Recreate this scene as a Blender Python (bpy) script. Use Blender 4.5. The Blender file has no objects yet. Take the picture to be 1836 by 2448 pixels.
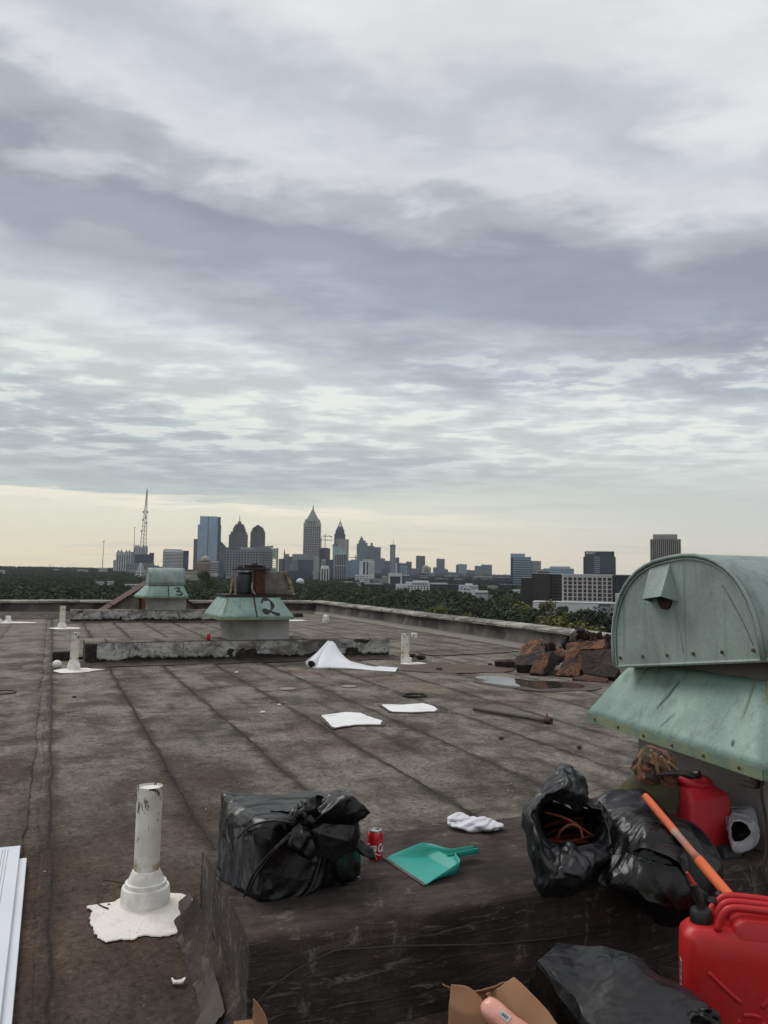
import bpy, bmesh, math, random
import numpy as np
from mathutils import Vector, Matrix, noise as mn
sc = bpy.context.scene
rnd = random.Random(7)
# ------------------------------------------------------------------ camera
F = 1950.0; CH = 1.56
YAW, PITCH, ROLL = math.radians(22.0), math.radians(4.43), math.radians(0.83)
FW = Vector((math.sin(YAW)*math.cos(PITCH), math.cos(YAW)*math.cos(PITCH), math.sin(PITCH)))
_r = Vector((math.cos(YAW), -math.sin(YAW), 0.0)); _u = _r.cross(FW)
RT = math.cos(ROLL)*_r + math.sin(ROLL)*_u
UP = math.cos(ROLL)*_u - math.sin(ROLL)*_r
CAM = Vector((0, 0, CH))
cam_d = bpy.data.cameras.new('camera'); cam = bpy.data.objects.new('camera', cam_d)
sc.collection.objects.link(cam); sc.camera = cam
cam_d.sensor_fit = 'HORIZONTAL'; cam_d.sensor_width = 36.0
cam_d.lens = F/1836.0*36.0; cam_d.clip_start = 0.05; cam_d.clip_end = 30000
cam.matrix_world = Matrix(((RT.x, UP.x, -FW.x, 0), (RT.y, UP.y, -FW.y, 0), (RT.z, UP.z, -FW.z, CH), (0, 0, 0, 1)))
def ray(x, y): return FW + RT*((x-918)/F) - UP*((y-1224)/F)
def P(x, y, z=0.0):                       # point of a horizontal plane seen at a photo pixel
    d = ray(x, y); return CAM + d*((z-CH)/d.z)
def D(x, y, dist):                        # point at a horizontal distance
    d = ray(x, y); return CAM + d*(dist/math.hypot(d.x, d.y))
def AY(x, y, Y):
    d = ray(x, y); return CAM + d*(Y/d.y)
# ------------------------------------------------------------------ world
SUN_EL, SUN_AZ = math.radians(48), math.radians(-30)   # azimuth measured from +Y towards +X
w = bpy.data.worlds.new('World'); sc.world = w; w.use_nodes = True
nt = w.node_tree; nt.nodes.clear()
class NT:
    def __init__(s, t): s.t = t; s.n = t.nodes; s.l = t.links
    def new(s, k, **kw):
        n = s.n.new(k)
        for a, v in kw.items(): setattr(n, a, v)
        return n
    def put(s, sock, v):
        if v is None: return
        if isinstance(v, bpy.types.NodeSocket): s.l.new(v, sock)
        else: sock.default_value = v
    def math(s, op, a, b=None, c=None, clamp=False):
        n = s.new('ShaderNodeMath', operation=op, use_clamp=clamp)
        s.put(n.inputs[0], a); s.put(n.inputs[1], b); s.put(n.inputs[2], c); return n.outputs[0]
    def mix(s, f, a, b, mode='MIX'):
        n = s.new('ShaderNodeMix', data_type='RGBA', blend_type=mode, clamp_factor=True)
        s.put(n.inputs[0], f); s.put(n.inputs[6], a); s.put(n.inputs[7], b); return n.outputs[2]
    def noise(s, vec, scale=5, detail=4, rough=.55, dist=0, out=0):
        n = s.new('ShaderNodeTexNoise'); s.put(n.inputs['Vector'], vec)
        n.inputs['Scale'].default_value = scale; n.inputs['Detail'].default_value = detail
        n.inputs['Roughness'].default_value = rough; n.inputs['Distortion'].default_value = dist
        return n.outputs[out]
    def maprange(s, v, a, b, c=0., d=1., smooth=True):
        n = s.new('ShaderNodeMapRange', interpolation_type='SMOOTHSTEP' if smooth else 'LINEAR')
        s.put(n.inputs[0], v); s.put(n.inputs[1], a); s.put(n.inputs[2], b); s.put(n.inputs[3], c); s.put(n.inputs[4], d)
        return n.outputs[0]
    def ramp(s, v, stops, interp='LINEAR'):
        n = s.new('ShaderNodeValToRGB'); cr = n.color_ramp; cr.interpolation = interp
        while len(cr.elements) > 1: cr.elements.remove(cr.elements[-1])
        for i, (p, c) in enumerate(stops):
            e = cr.elements[0] if i == 0 else cr.elements.new(p)
            e.position = p; e.color = tuple(c[:3]) + (1,)
        s.put(n.inputs[0], v); return n.outputs[0]
    def mapping(s, vec, scale=(1, 1, 1), rot=(0, 0, 0), loc=(0, 0, 0)):
        n = s.new('ShaderNodeMapping'); s.put(n.inputs[0], vec)
        n.inputs['Scale'].default_value = scale; n.inputs['Rotation'].default_value = rot; n.inputs['Location'].default_value = loc
        return n.outputs[0]
def L(c):                                # sRGB 0..255 to linear
    return tuple(((v/255)/12.92 if v/255 <= .04045 else ((v/255+.055)/1.055)**2.4) for v in c)
K = NT(nt)
tc = K.new('ShaderNodeTexCoord')
dirn = K.mapping(tc.outputs['Generated'], rot=(0, 0, YAW))         # y = the way the camera looks
sep = K.new('ShaderNodeSeparateXYZ'); K.put(sep.inputs[0], dirn); dx, dy, dz = sep.outputs
zc = K.math('ADD', K.math('MAXIMUM', dz, 0.0), 0.055)
comb = K.new('ShaderNodeCombineXYZ'); K.put(comb.inputs[0], K.math('DIVIDE', dx, zc)); K.put(comb.inputs[1], K.math('DIVIDE', dy, zc)); comb.inputs[2].default_value = 0.4
plane = comb.outputs[0]                   # the cloud deck as a flat layer overhead
big = K.noise(K.mapping(plane, rot=(0, 0, .35), scale=(.75, 1.0, 1)), 0.8, 6, .5, .25)
soft = K.noise(K.mapping(plane, rot=(0, 0, .55), scale=(1, 1.5, 1), loc=(3, 1, 0)), 2.2, 10, .56, .15)
puff = K.noise(K.mapping(plane, rot=(0, 0, .2), loc=(1, 2, 0)), 4.2, 8, .58, .05)
cells = K.noise(K.mapping(plane, rot=(0, 0, .12), scale=(.95, 1.25, 1)), 3.2, 10, .60, .15)
t = K.math('ADD', dz, K.math('MULTIPLY', dx, 0.15))
t = K.math('ADD', t, K.math('MULTIPLY', K.math('SUBTRACT', big, .5), K.maprange(dz, .1, .45, .05, .24)))
t = K.math('ADD', t, K.math('MULTIPLY', K.math('SUBTRACT', soft, .5), K.maprange(dz, .1, .5, .02, .19)))
t = K.math('ADD', t, K.math('MULTIPLY', K.math('SUBTRACT', puff, .5), K.maprange(dz, .25, .5, .0, .07)))
deck = K.ramp(t, [(0.0, L((186, 192, 188))), (.09, L((174, 182, 184))), (.135, L((178, 187, 189))), (.175, L((202, 208, 206))), (.235, L((203, 208, 209))),
                  (.275, L((174, 182, 190))), (.32, L((150, 158, 168))), (.39, L((144, 150, 161))), (.425, L((168, 173, 181))),
                  (.465, L((205, 207, 210))), (.52, L((184, 188, 196))), (.58, L((212, 213, 215))), (.8, L((217, 218, 219))), (1.0, L((205, 206, 212)))], 'EASE')
cc_ = K.math('SUBTRACT', K.maprange(cells, .36, .64, 0, 1), .5)
amp = K.math('MULTIPLY', K.maprange(dz, .07, .17, .10, .30), K.maprange(dz, .22, .33, 1.0, .30))
streak = K.math('MULTIPLY', cc_, amp)
deck = K.mix(1.0, deck, K.mix(1.0, (1, 1, 1, 1), K.math('ADD', 1.0, streak), 'MULTIPLY'), 'MULTIPLY')
warmth = K.math('MULTIPLY', K.maprange(cc_, .1, .5), K.math('MULTIPLY', K.maprange(dz, .1, .17), K.maprange(dz, .30, .22)))
deck = K.mix(K.math('MULTIPLY', warmth, .5), deck, L((232, 233, 222))+(1,))
wisp = K.math('MULTIPLY', K.maprange(soft, .52, .68), K.maprange(dz, .3, .5, 0, .5))
deck = K.mix(wisp, deck, L((227, 227, 227))+(1,))
edge = K.noise(K.mapping(plane, rot=(0, 0, .1), scale=(.5, .8, 1)), 2.6, 10, .66, .5)
te = K.math('ADD', K.math('ADD', dz, K.math('MULTIPLY', dx, .045)), K.math('MULTIPLY', K.math('SUBTRACT', edge, .5), .045))
lowc = K.ramp(dz, [(0.0, L((222, 208, 178))), (.02, L((226, 213, 184))), (.05, L((222, 217, 194))), (.09, L((220, 220, 203))), (.2, L((205, 210, 208)))])
lowr = K.ramp(dz, [(0.0, L((200, 198, 186))), (.03, L((212, 205, 188))), (.07, L((198, 200, 195))), (.2, L((196, 200, 200)))])
low = K.mix(K.maprange(dx, -.05, .5), lowc, lowr)
lowst = K.noise(K.mapping(plane, scale=(.22, .6, 1), loc=(7, 0, 0)), 1.6, 6, .6)
low = K.mix(K.math('MULTIPLY', K.maprange(lowst, .52, .66), .32), low, L((176, 180, 178))+(1,))
lit = K.math('MULTIPLY', K.math('MULTIPLY', K.maprange(te, .062, .0705), K.maprange(te, .080, .0705)), K.maprange(dx, .35, -.2))
mask = K.maprange(te, .066, K.maprange(dx, -.35, .4, .078, .19))
col = K.mix(mask, low, deck)
col = K.mix(K.math('MULTIPLY', lit, .75), col, L((240, 232, 212))+(1,))
sky = K.new('ShaderNodeTexSky', sky_type='NISHITA'); sky.sun_disc = False
sky.sun_elevation = SUN_EL; sky.sun_rotation = SUN_AZ; sky.air_density = 1.0; sky.dust_density = 2.0
STR = 0.10
clouds = K.mix(1.0, col, (1.05/STR,)*3+(1,), 'MULTIPLY'); clouds.node.clamp_result = False
out = K.mix(0.96, sky.outputs[0], clouds); out.node.clamp_result = False
bg = K.new('ShaderNodeBackground'); K.put(bg.inputs[0], out); bg.inputs[1].default_value = STR
wo = K.new('ShaderNodeOutputWorld'); nt.links.new(bg.outputs[0], wo.inputs[0])
try: w.cycles.sampling_method = 'MANUAL'; w.cycles.sample_map_resolution = 512
except Exception: pass
# ------------------------------------------------------------------ sun, exposure
sd = bpy.data.lights.new('sun', 'SUN'); sd.energy = 1.25; sd.angle = math.radians(30); sd.color = (1, .96, .9)
sun = bpy.data.objects.new('sun', sd); sc.collection.objects.link(sun)
sv = Vector((math.sin(SUN_AZ)*math.cos(SUN_EL), math.cos(SUN_AZ)*math.cos(SUN_EL), math.sin(SUN_EL)))
sun.rotation_euler = sv.to_track_quat('Z', 'Y').to_euler(); sun.location = sv*50
sc.view_settings.view_transform = 'Standard'; sc.view_settings.look = 'None'
sc.view_settings.exposure = 0.12; sc.view_settings.gamma = 1.0; sc.view_settings.use_curve_mapping = False
sc.render.engine = 'CYCLES'
sc.cycles.volume_bounces = 1; sc.cycles.max_bounces = 8
sc.cycles.volume_step_rate = 4; sc.cycles.volume_max_steps = 64
# ------------------------------------------------------------------ helpers
class MB:
    """collects one mesh in world coordinates"""
    def __init__(s): s.v = []; s.f = []; s.mi = []; s.m = 0
    def add(s, vs, fs):
        o = len(s.v); s.v += [tuple(v) for v in vs]
        s.f += [tuple(i+o for i in f) for f in fs]; s.mi += [s.m]*len(fs); return s
    def box(s, x0, x1, y0, y1, z0, z1, M=None):
        vs = [Vector((x, y, z)) for z in (z0, z1) for (x, y) in ((x0, y0), (x1, y0), (x1, y1), (x0, y1))]
        if M: vs = [M @ v for v in vs]
        return s.add(vs, [(3, 2, 1, 0), (4, 5, 6, 7), (0, 1, 5, 4), (1, 2, 6, 5), (2, 3, 7, 6), (3, 0, 4, 7)])
    def prism(s, poly, z0, z1, M=None, scale_top=None):
        n = len(poly); cx = sum(p[0] for p in poly)/n; cy = sum(p[1] for p in poly)/n
        st = 1 if scale_top is None else scale_top
        vs = [Vector((p[0], p[1], z0)) for p in poly] + [Vector((cx+(p[0]-cx)*st, cy+(p[1]-cy)*st, z1)) for p in poly]
        if M: vs = [M @ v for v in vs]
        fs = [tuple(reversed(range(n))), tuple(range(n, 2*n))] + [(i, (i+1) % n, (i+1) % n+n, i+n) for i in range(n)]
        return s.add(vs, fs)
    def tube(s, pts, r, n=8, cap=True):
        pts = [Vector(p) for p in pts]; rs = r if isinstance(r, (list, tuple)) else [r]*len(pts)
        o = len(s.v); up = None
        for i, p in enumerate(pts):
            d = (pts[min(i+1, len(pts)-1)]-pts[max(i-1, 0)]).normalized()
            if up is None: up = Vector((0, 0, 1)) if abs(d.z) < .9 else Vector((1, 0, 0))
            a = d.cross(up)
            if a.length < 1e-4: a = d.cross(Vector((0, 1, 0)))
            a.normalize(); b = a.cross(d).normalized(); up = b
            for k in range(n):
                an = 2*math.pi*k/n; s.v.append(tuple(p+(a*math.cos(an)+b*math.sin(an))*rs[i]))
        for i in range(len(pts)-1):
            for k in range(n):
                s.f.append((o+i*n+k, o+i*n+(k+1) % n, o+(i+1)*n+(k+1) % n, o+(i+1)*n+k)); s.mi.append(s.m)
        if cap:
            s.f.append(tuple(o+k for k in reversed(range(n)))); s.f.append(tuple(o+(len(pts)-1)*n+k for k in range(n))); s.mi += [s.m]*2
        return s
    def lathe(s, prof, c=(0, 0, 0), n=24, M=None, squash=1.0):
        o = len(s.v); c = Vector(c)
        for (r, z) in prof:
            for k in range(n):
                an = 2*math.pi*k/n; v = Vector((r*math.cos(an), r*math.sin(an)*squash, z))
                if M: v = M @ v
                s.v.append(tuple(v+c))
        for i in range(len(prof)-1):
            for k in range(n):
                s.f.append((o+i*n+k, o+i*n+(k+1) % n, o+(i+1)*n+(k+1) % n, o+(i+1)*n+k)); s.mi.append(s.m)
        s.f.append(tuple(o+k for k in reversed(range(n)))); s.f.append(tuple(o+(len(prof)-1)*n+k for k in range(n))); s.mi += [s.m]*2
        return s
    def grid(s, fn, nu, nv, closed_u=False):
        o = len(s.v); W = nu if closed_u else nu+1
        for j in range(nv+1):
            for i in range(W): s.v.append(tuple(fn(i/nu, j/nv)))
        for j in range(nv):
            for i in range(nu):
                a = o+j*W+i; b = o+j*W+(i+1) % W
                s.f.append((a, b, b+W, a+W)); s.mi.append(s.m)
        return s
ROOT = {}
def link(o): sc.collection.objects.link(o); return o
def tag(o, label=None, cat=None, group=None, kind=None):
    if label: o['label'] = label
    if cat: o['category'] = cat
    if group: o['group'] = group
    if kind: o['kind'] = kind
    return o
def thing(name, label, cat, loc=(0, 0, 0), rz=0.0, group=None):
    o = link(bpy.data.objects.new(name, None)); o.location = loc; o.rotation_euler = (0, 0, rz); o.empty_display_size = .1
    ROOT[o.name] = Matrix.Translation(Vector(loc)) @ Matrix.Rotation(rz, 4, 'Z')
    return tag(o, label, cat, group)
def root_of(p):
    while p.parent: p = p.parent
    return p
def to_mesh(name, mb, mats, inv=None, smooth=False):
    me = bpy.data.meshes.new(name)
    vs = mb.v if inv is None else [tuple(inv @ Vector(v)) for v in mb.v]
    me.from_pydata(vs, [], mb.f)
    for m in (mats if isinstance(mats, (list, tuple)) else [mats]): me.materials.append(m)
    if any(mb.mi): me.polygons.foreach_set('material_index', mb.mi)
    if smooth:
        me.polygons.foreach_set('use_smooth', [True]*len(me.polygons))
        if smooth != 'all':
            try: me.set_sharp_from_angle(angle=math.radians(smooth if smooth is not True else 40))
            except Exception: pass
    me.validate(); me.update(); return me
def obj(name, mb, mats, parent=None, smooth=False, label=None, kind=None, loc=None, bevel=0, bseg=2):
    """one mesh object; verts are world coordinates, stored local to the thing"""
    if parent is not None: inv = ROOT[root_of(parent).name].inverted()
    else:
        if loc is None:
            a = np.array(mb.v); loc = ((a[:, 0].min()+a[:, 0].max())/2, (a[:, 1].min()+a[:, 1].max())/2, a[:, 2].min())
        inv = Matrix.Translation(Vector(loc)).inverted()
    o = link(bpy.data.objects.new(name, to_mesh(name, mb, mats, inv, smooth)))
    if parent is not None: o.parent = parent
    else: o.location = loc; ROOT[o.name] = inv.inverted()
    if bevel:
        m = o.modifiers.new('bevel', 'BEVEL'); m.width = bevel; m.segments = bseg; m.limit_method = 'ANGLE'; m.angle_limit = math.radians(35)
    if label: o['label'] = label
    if kind: o['kind'] = kind
    return o
def piece(name, me, parent, M):          # a part sharing mesh data, placed by a root-local matrix
    o = link(bpy.data.objects.new(name, me)); o.parent = parent; o.matrix_local = M; return o
def copy_thing(src, loc, rz=0.0, scale=1.0, label=None, group=None):
    c = link(src.copy()); c.location = loc; c.rotation_euler = (0, 0, rz); c.scale = (scale,)*3
    if label: c['label'] = label
    if group: c['group'] = group
    for ch in src.children:
        d = link(ch.copy()); d.parent = c
        for g in ch.children:
            e = link(g.copy()); e.parent = d
    return c
def mat(name, base, rough=.8, metal=0.0, spec=None, var=None, vscale=3.0, bump=0.0, bscale=40.0, rvar=0.0, fn=None, stretch=(1, 1, 1), coat=0.0, objrand=0.0, trans=0.0, emit=None, detail=5):
    """principled material: base colour with noise variation towards var, fine bump; fn may extend it"""
    m = bpy.data.materials.new(name); m.use_nodes = True; t_ = m.node_tree; t_.nodes.clear(); k = NT(t_)
    b = k.new('ShaderNodeBsdfPrincipled'); o = k.new('ShaderNodeOutputMaterial'); t_.links.new(b.outputs[0], o.inputs[0])
    b.inputs['Roughness'].default_value = rough; b.inputs['Metallic'].default_value = metal
    if spec is not None: b.inputs['Specular IOR Level'].default_value = spec
    b.inputs['Coat Weight'].default_value = coat
    if trans: b.inputs['Transmission Weight'].default_value = trans
    g = k.new('ShaderNodeTexCoord'); vec = g.outputs['Object']; k.vec = vec; k.bsdf = b; k.tc = g; k.out = o
    sv_ = k.mapping(vec, scale=stretch)
    c = tuple(base)+(1,)
    if var is not None:
        c = k.mix(k.maprange(k.noise(sv_, vscale, detail, .6), .35, .65), tuple(base)+(1,), tuple(var)+(1,))
    if objrand:
        oi = k.new('ShaderNodeObjectInfo'); h = k.new('ShaderNodeHueSaturation')
        k.put(h.inputs['Value'], k.math('ADD', 1-objrand, k.math('MULTIPLY', oi.outputs['Random'], 2*objrand))); k.put(h.inputs['Color'], c); c = h.outputs[0]
    k.color = c
    if rvar: k.put(b.inputs['Roughness'], k.maprange(k.noise(sv_, vscale*2.3, 4, .6), .3, .7, max(0, rough-rvar), min(1, rough+rvar)))
    k.bumpn = None
    if bump:
        bn = k.new('ShaderNodeBump'); bn.inputs['Strength'].default_value = 1.0; bn.inputs['Distance'].default_value = bump
        k.put(bn.inputs['Height'], k.noise(sv_, bscale, 6, .6)); k.put(b.inputs['Normal'], bn.outputs[0]); k.bumpn = bn
    if fn: fn(k)
    k.put(b.inputs['Base Color'], k.color)
    if emit: k.put(b.inputs['Emission Color'], tuple(emit)+(1,)); b.inputs['Emission Strength'].default_value = 1.0
    return m
def fbm(x, y, z=0.0, o=4): return mn.fractal(Vector((x, y, z)), 1.0, 2.0, o)
def catmull(pts, n=6):
    out = []; P_ = [Vector(p) for p in pts]
    for i in range(len(P_)-1):
        p0, p1, p2, p3 = P_[max(0, i-1)], P_[i], P_[i+1], P_[min(len(P_)-1, i+2)]
        for j in range(n):
            t_ = j/n; out.append(.5*((2*p1)+(p2-p0)*t_+(2*p0-5*p1+4*p2-p3)*t_*t_+(3*p1-p0-3*p2+p3)*t_**3))
    out.append(P_[-1]); return out
# ------------------------------------------------------------------ terrain and wood
GZ = -22.0
def sstep(a, b, x): x = max(0, min(1, (x-a)/(b-a))); return x*x*(3-2*x)
def ground_z(x, y):
    r = math.hypot(x, y); az = math.atan2(x, y)-YAW       # left of view is negative
    hill = 15+5*sstep(-.1, -.4, az)
    z = GZ + hill*sstep(700, 4200, r)
    z += 1.5*mn.noise(Vector((x/400, y/400, 0)))*sstep(300, 900, r)
    return z
def foliage(name, c1, c2, c3=None):
    def fn(k):
        oi = k.new('ShaderNodeObjectInfo')
        h = k.new('ShaderNodeHueSaturation')
        k.put(h.inputs['Hue'], k.math('ADD', .485, k.math('MULTIPLY', oi.outputs['Random'], .03)))
        k.put(h.inputs['Value'], k.math('ADD', .7, k.math('MULTIPLY', oi.outputs['Random'], .8)))
        k.put(h.inputs['Color'], k.color); k.color = h.outputs[0]
    return mat(name, c1, .7, var=c2, vscale=.45, fn=fn, spec=.2)
M_leafdark = foliage('leaf_dark', (.018, .028, .013), (.038, .050, .021))
M_leafmid = foliage('leaf_mid', (.028, .040, .015), (.058, .068, .024))
M_leafyel = foliage('leaf_yellow', (.07, .078, .016), (.115, .115, .028))
M_leafolive = foliage('leaf_olive', (.09, .085, .045), (.13, .12, .07))
M_bark = mat('bark', (.06, .045, .035), .9, var=(.1, .08, .06), vscale=6)
def crown_mesh(seed, R=4.2, Hc=8.0, nl=11, nleaf=1500, leaf=.42, mat_=None, slim=1.0):
    r = random.Random(seed); vs = []; fs = []
    lobes = []
    for i in range(nl):
        a = r.uniform(0, 2*math.pi); rr = R*r.uniform(.15, .68)*slim; z = r.uniform(.22, .9)*Hc
        rr *= 1-.45*abs(z/Hc-.45)*1.6
        lobes.append((rr*math.cos(a), rr*math.sin(a), z+2.6, r.uniform(.28, .46)*R*(slim**.5)))
    lobes.append((0, 0, Hc*.55+2.6, R*.55*slim))
    per = nleaf//len(lobes)
    for (cx, cy, cz, cr) in lobes:
        for _ in range(per):
            d = Vector((r.gauss(0, 1), r.gauss(0, 1), r.gauss(0, 1)*.95)).normalized()
            rad = cr*(1-.5*r.random()**2.2)*(1+.22*mn.noise(Vector((d.x*2+seed, d.y*2, d.z*2+cx))))
            c = Vector((cx, cy, cz))+d*rad
            if c.z < 1.8: continue
            n_ = (d+Vector((r.gauss(0, .5), r.gauss(0, .5), r.gauss(0, .5)+.25))).normalized()
            a = n_.orthogonal().normalized(); a.rotate(Matrix.Rotation(r.uniform(0, 6.28), 3, n_)); b = n_.cross(a)
            s_ = leaf*r.uniform(.55, 1.25); o = len(vs)
            vs += [tuple(c+a*s_), tuple(c+b*s_*.7+n_*s_*.15), tuple(c-a*s_*.9), tuple(c-b*s_*.75+n_*s_*.1)]
            fs.append((o, o+1, o+2, o+3))
    me = bpy.data.meshes.new('crown'); me.from_pydata(vs, [], fs); me.materials.append(mat_); return me
def trunk_mesh(seed, Hc=8.0):
    r = random.Random(seed); m = MB()
    m.tube([(0, 0, 0), (.1, .05, 1.5), (0, .1, 3.2), (.1, 0, Hc*.75+2.4)], [.3, .22, .17, .05], 8)
    for i in range(6):
        a = r.uniform(0, 6.28); z = r.uniform(1.9, 4.5); l = r.uniform(1.6, 3.0)
        m.tube([(0, 0, z), (math.cos(a)*l*.5, math.sin(a)*l*.5, z+l*.45), (math.cos(a)*l, math.sin(a)*l, z+l*1.1)], [.13, .09, .03], 5)
    me = to_mesh('trunk', m, M_bark); return me
proto_c = [crown_mesh(i, mat_=M_leafdark if i < 3 else M_leafmid, R=3.6+.5*(i % 3), Hc=7+.8*(i % 2)) for i in range(6)]
proto_y = [crown_mesh(20+i, mat_=M_leafyel, nleaf=1800, leaf=.34) for i in range(2)]
proto_s = crown_mesh(31, R=2.4, Hc=10.5, nl=13, mat_=M_leafolive, slim=.75, nleaf=1400, leaf=.32)
proto_n = [crown_mesh(50+i, mat_=M_leafdark if i < 1 else M_leafmid, nleaf=3400, leaf=.3, nl=14, R=4.4, Hc=7.6) for i in range(2)]
trunks = [trunk_mesh(i) for i in range(3)]
def tree(me, tk, x, y, zb, s, label, group=None, rz=0.0, name='tree'):
    t_ = link(bpy.data.objects.new(name, None)); t_.location = (x, y, zb); t_.scale = (s, s, s); t_.rotation_euler = (0, 0, rz)
    tag(t_, label, 'tree', group)
    for nm, m_ in (('trunk', tk), ('crown', me)):
        o = link(bpy.data.objects.new(nm, m_)); o.parent = t_
    return t_
# ground sheet to the horizon
gm = MB(); rings = [0, 30, 60, 120, 200, 300, 450, 600, 800, 1000, 1300, 1600, 2000, 2400, 2800, 3200, 3600, 4000, 4400, 5000, 6000, 7500, 9000]
na = 96
for i, rr in enumerate(rings):
    for k in range(na):
        a = 2*math.pi*k/na; x, y = rr*math.sin(a), rr*math.cos(a); gm.v.append((x, y, ground_z(x, y)-(.0 if rr < 5000 else (rr-5000)*.004)))
for i in range(len(rings)-1):
    for k in range(na):
        gm.f.append((i*na+k, (i+1)*na+k, (i+1)*na+(k+1) % na, i*na+(k+1) % na)); gm.mi.append(0)
M_ground = mat('ground_green', (.035, .045, .022), .95, var=(.06, .055, .035), vscale=.004)
tag(obj('ground', gm, M_ground, loc=(0, 0, 0)), kind='structure')
# keep clear of the buildings
FOOT = []
# ---- buildings ---------------------------------------------------
def glassmat(name, c, rough=.18, metal=0.0, var=None): return mat(name, c, rough, metal, spec=.6, var=var, vscale=.05)
M_wdark = glassmat('window_dark', (.02, .025, .032))
M_wblue = glassmat('window_blue', (.05, .08, .12), .12)
M_gblue = glassmat('curtain_glass_blue', (.17, .26, .38), .15, .45, var=(.21, .31, .44))
M_gdark = glassmat('curtain_glass_dark', (.03, .045, .08), .2, .3)
M_ggreen = glassmat('curtain_glass_green', (.2, .28, .27), .15, .4)
def wallm(name, c, d=.8): return mat(name, c, .85, var=tuple(v*d for v in c), vscale=.04)
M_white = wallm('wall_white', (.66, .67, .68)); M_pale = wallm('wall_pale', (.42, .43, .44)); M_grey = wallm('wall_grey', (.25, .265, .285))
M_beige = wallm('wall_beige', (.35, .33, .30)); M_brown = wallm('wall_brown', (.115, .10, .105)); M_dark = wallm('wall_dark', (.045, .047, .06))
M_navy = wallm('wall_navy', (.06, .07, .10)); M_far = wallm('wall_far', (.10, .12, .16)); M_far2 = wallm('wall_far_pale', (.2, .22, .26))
M_pink = wallm('wall_pink_brick', (.26, .18, .155)); M_red = wallm('wall_red', (.17, .06, .055)); M_coppr = wallm('roof_copper', (.2, .3, .27))
M_bronze = wallm('wall_bronze', (.085, .075, .085)); M_dkbrown = wallm('wall_dark_brown', (.05, .04, .04)); M_steel = wallm('steel_grey', (.2, .2, .21))
M_redst = wallm('steel_red', (.3, .08, .06)); M_lit = mat('window_lit', (.5, .5, .35), .4, emit=(.55, .53, .33))
UNIT = MB().box(-.5, .5, -.5, .5, -.5, .5)
def unit_mesh(name, m): return to_mesh(name, UNIT, m)
UM = {m.name: unit_mesh('pane', m) for m in (M_wdark, M_wblue, M_white, M_lit, M_dkbrown)}
UM['window_dark_red'] = unit_mesh('pane', mat('window_dark_red', (.06, .02, .018), .3))
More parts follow.
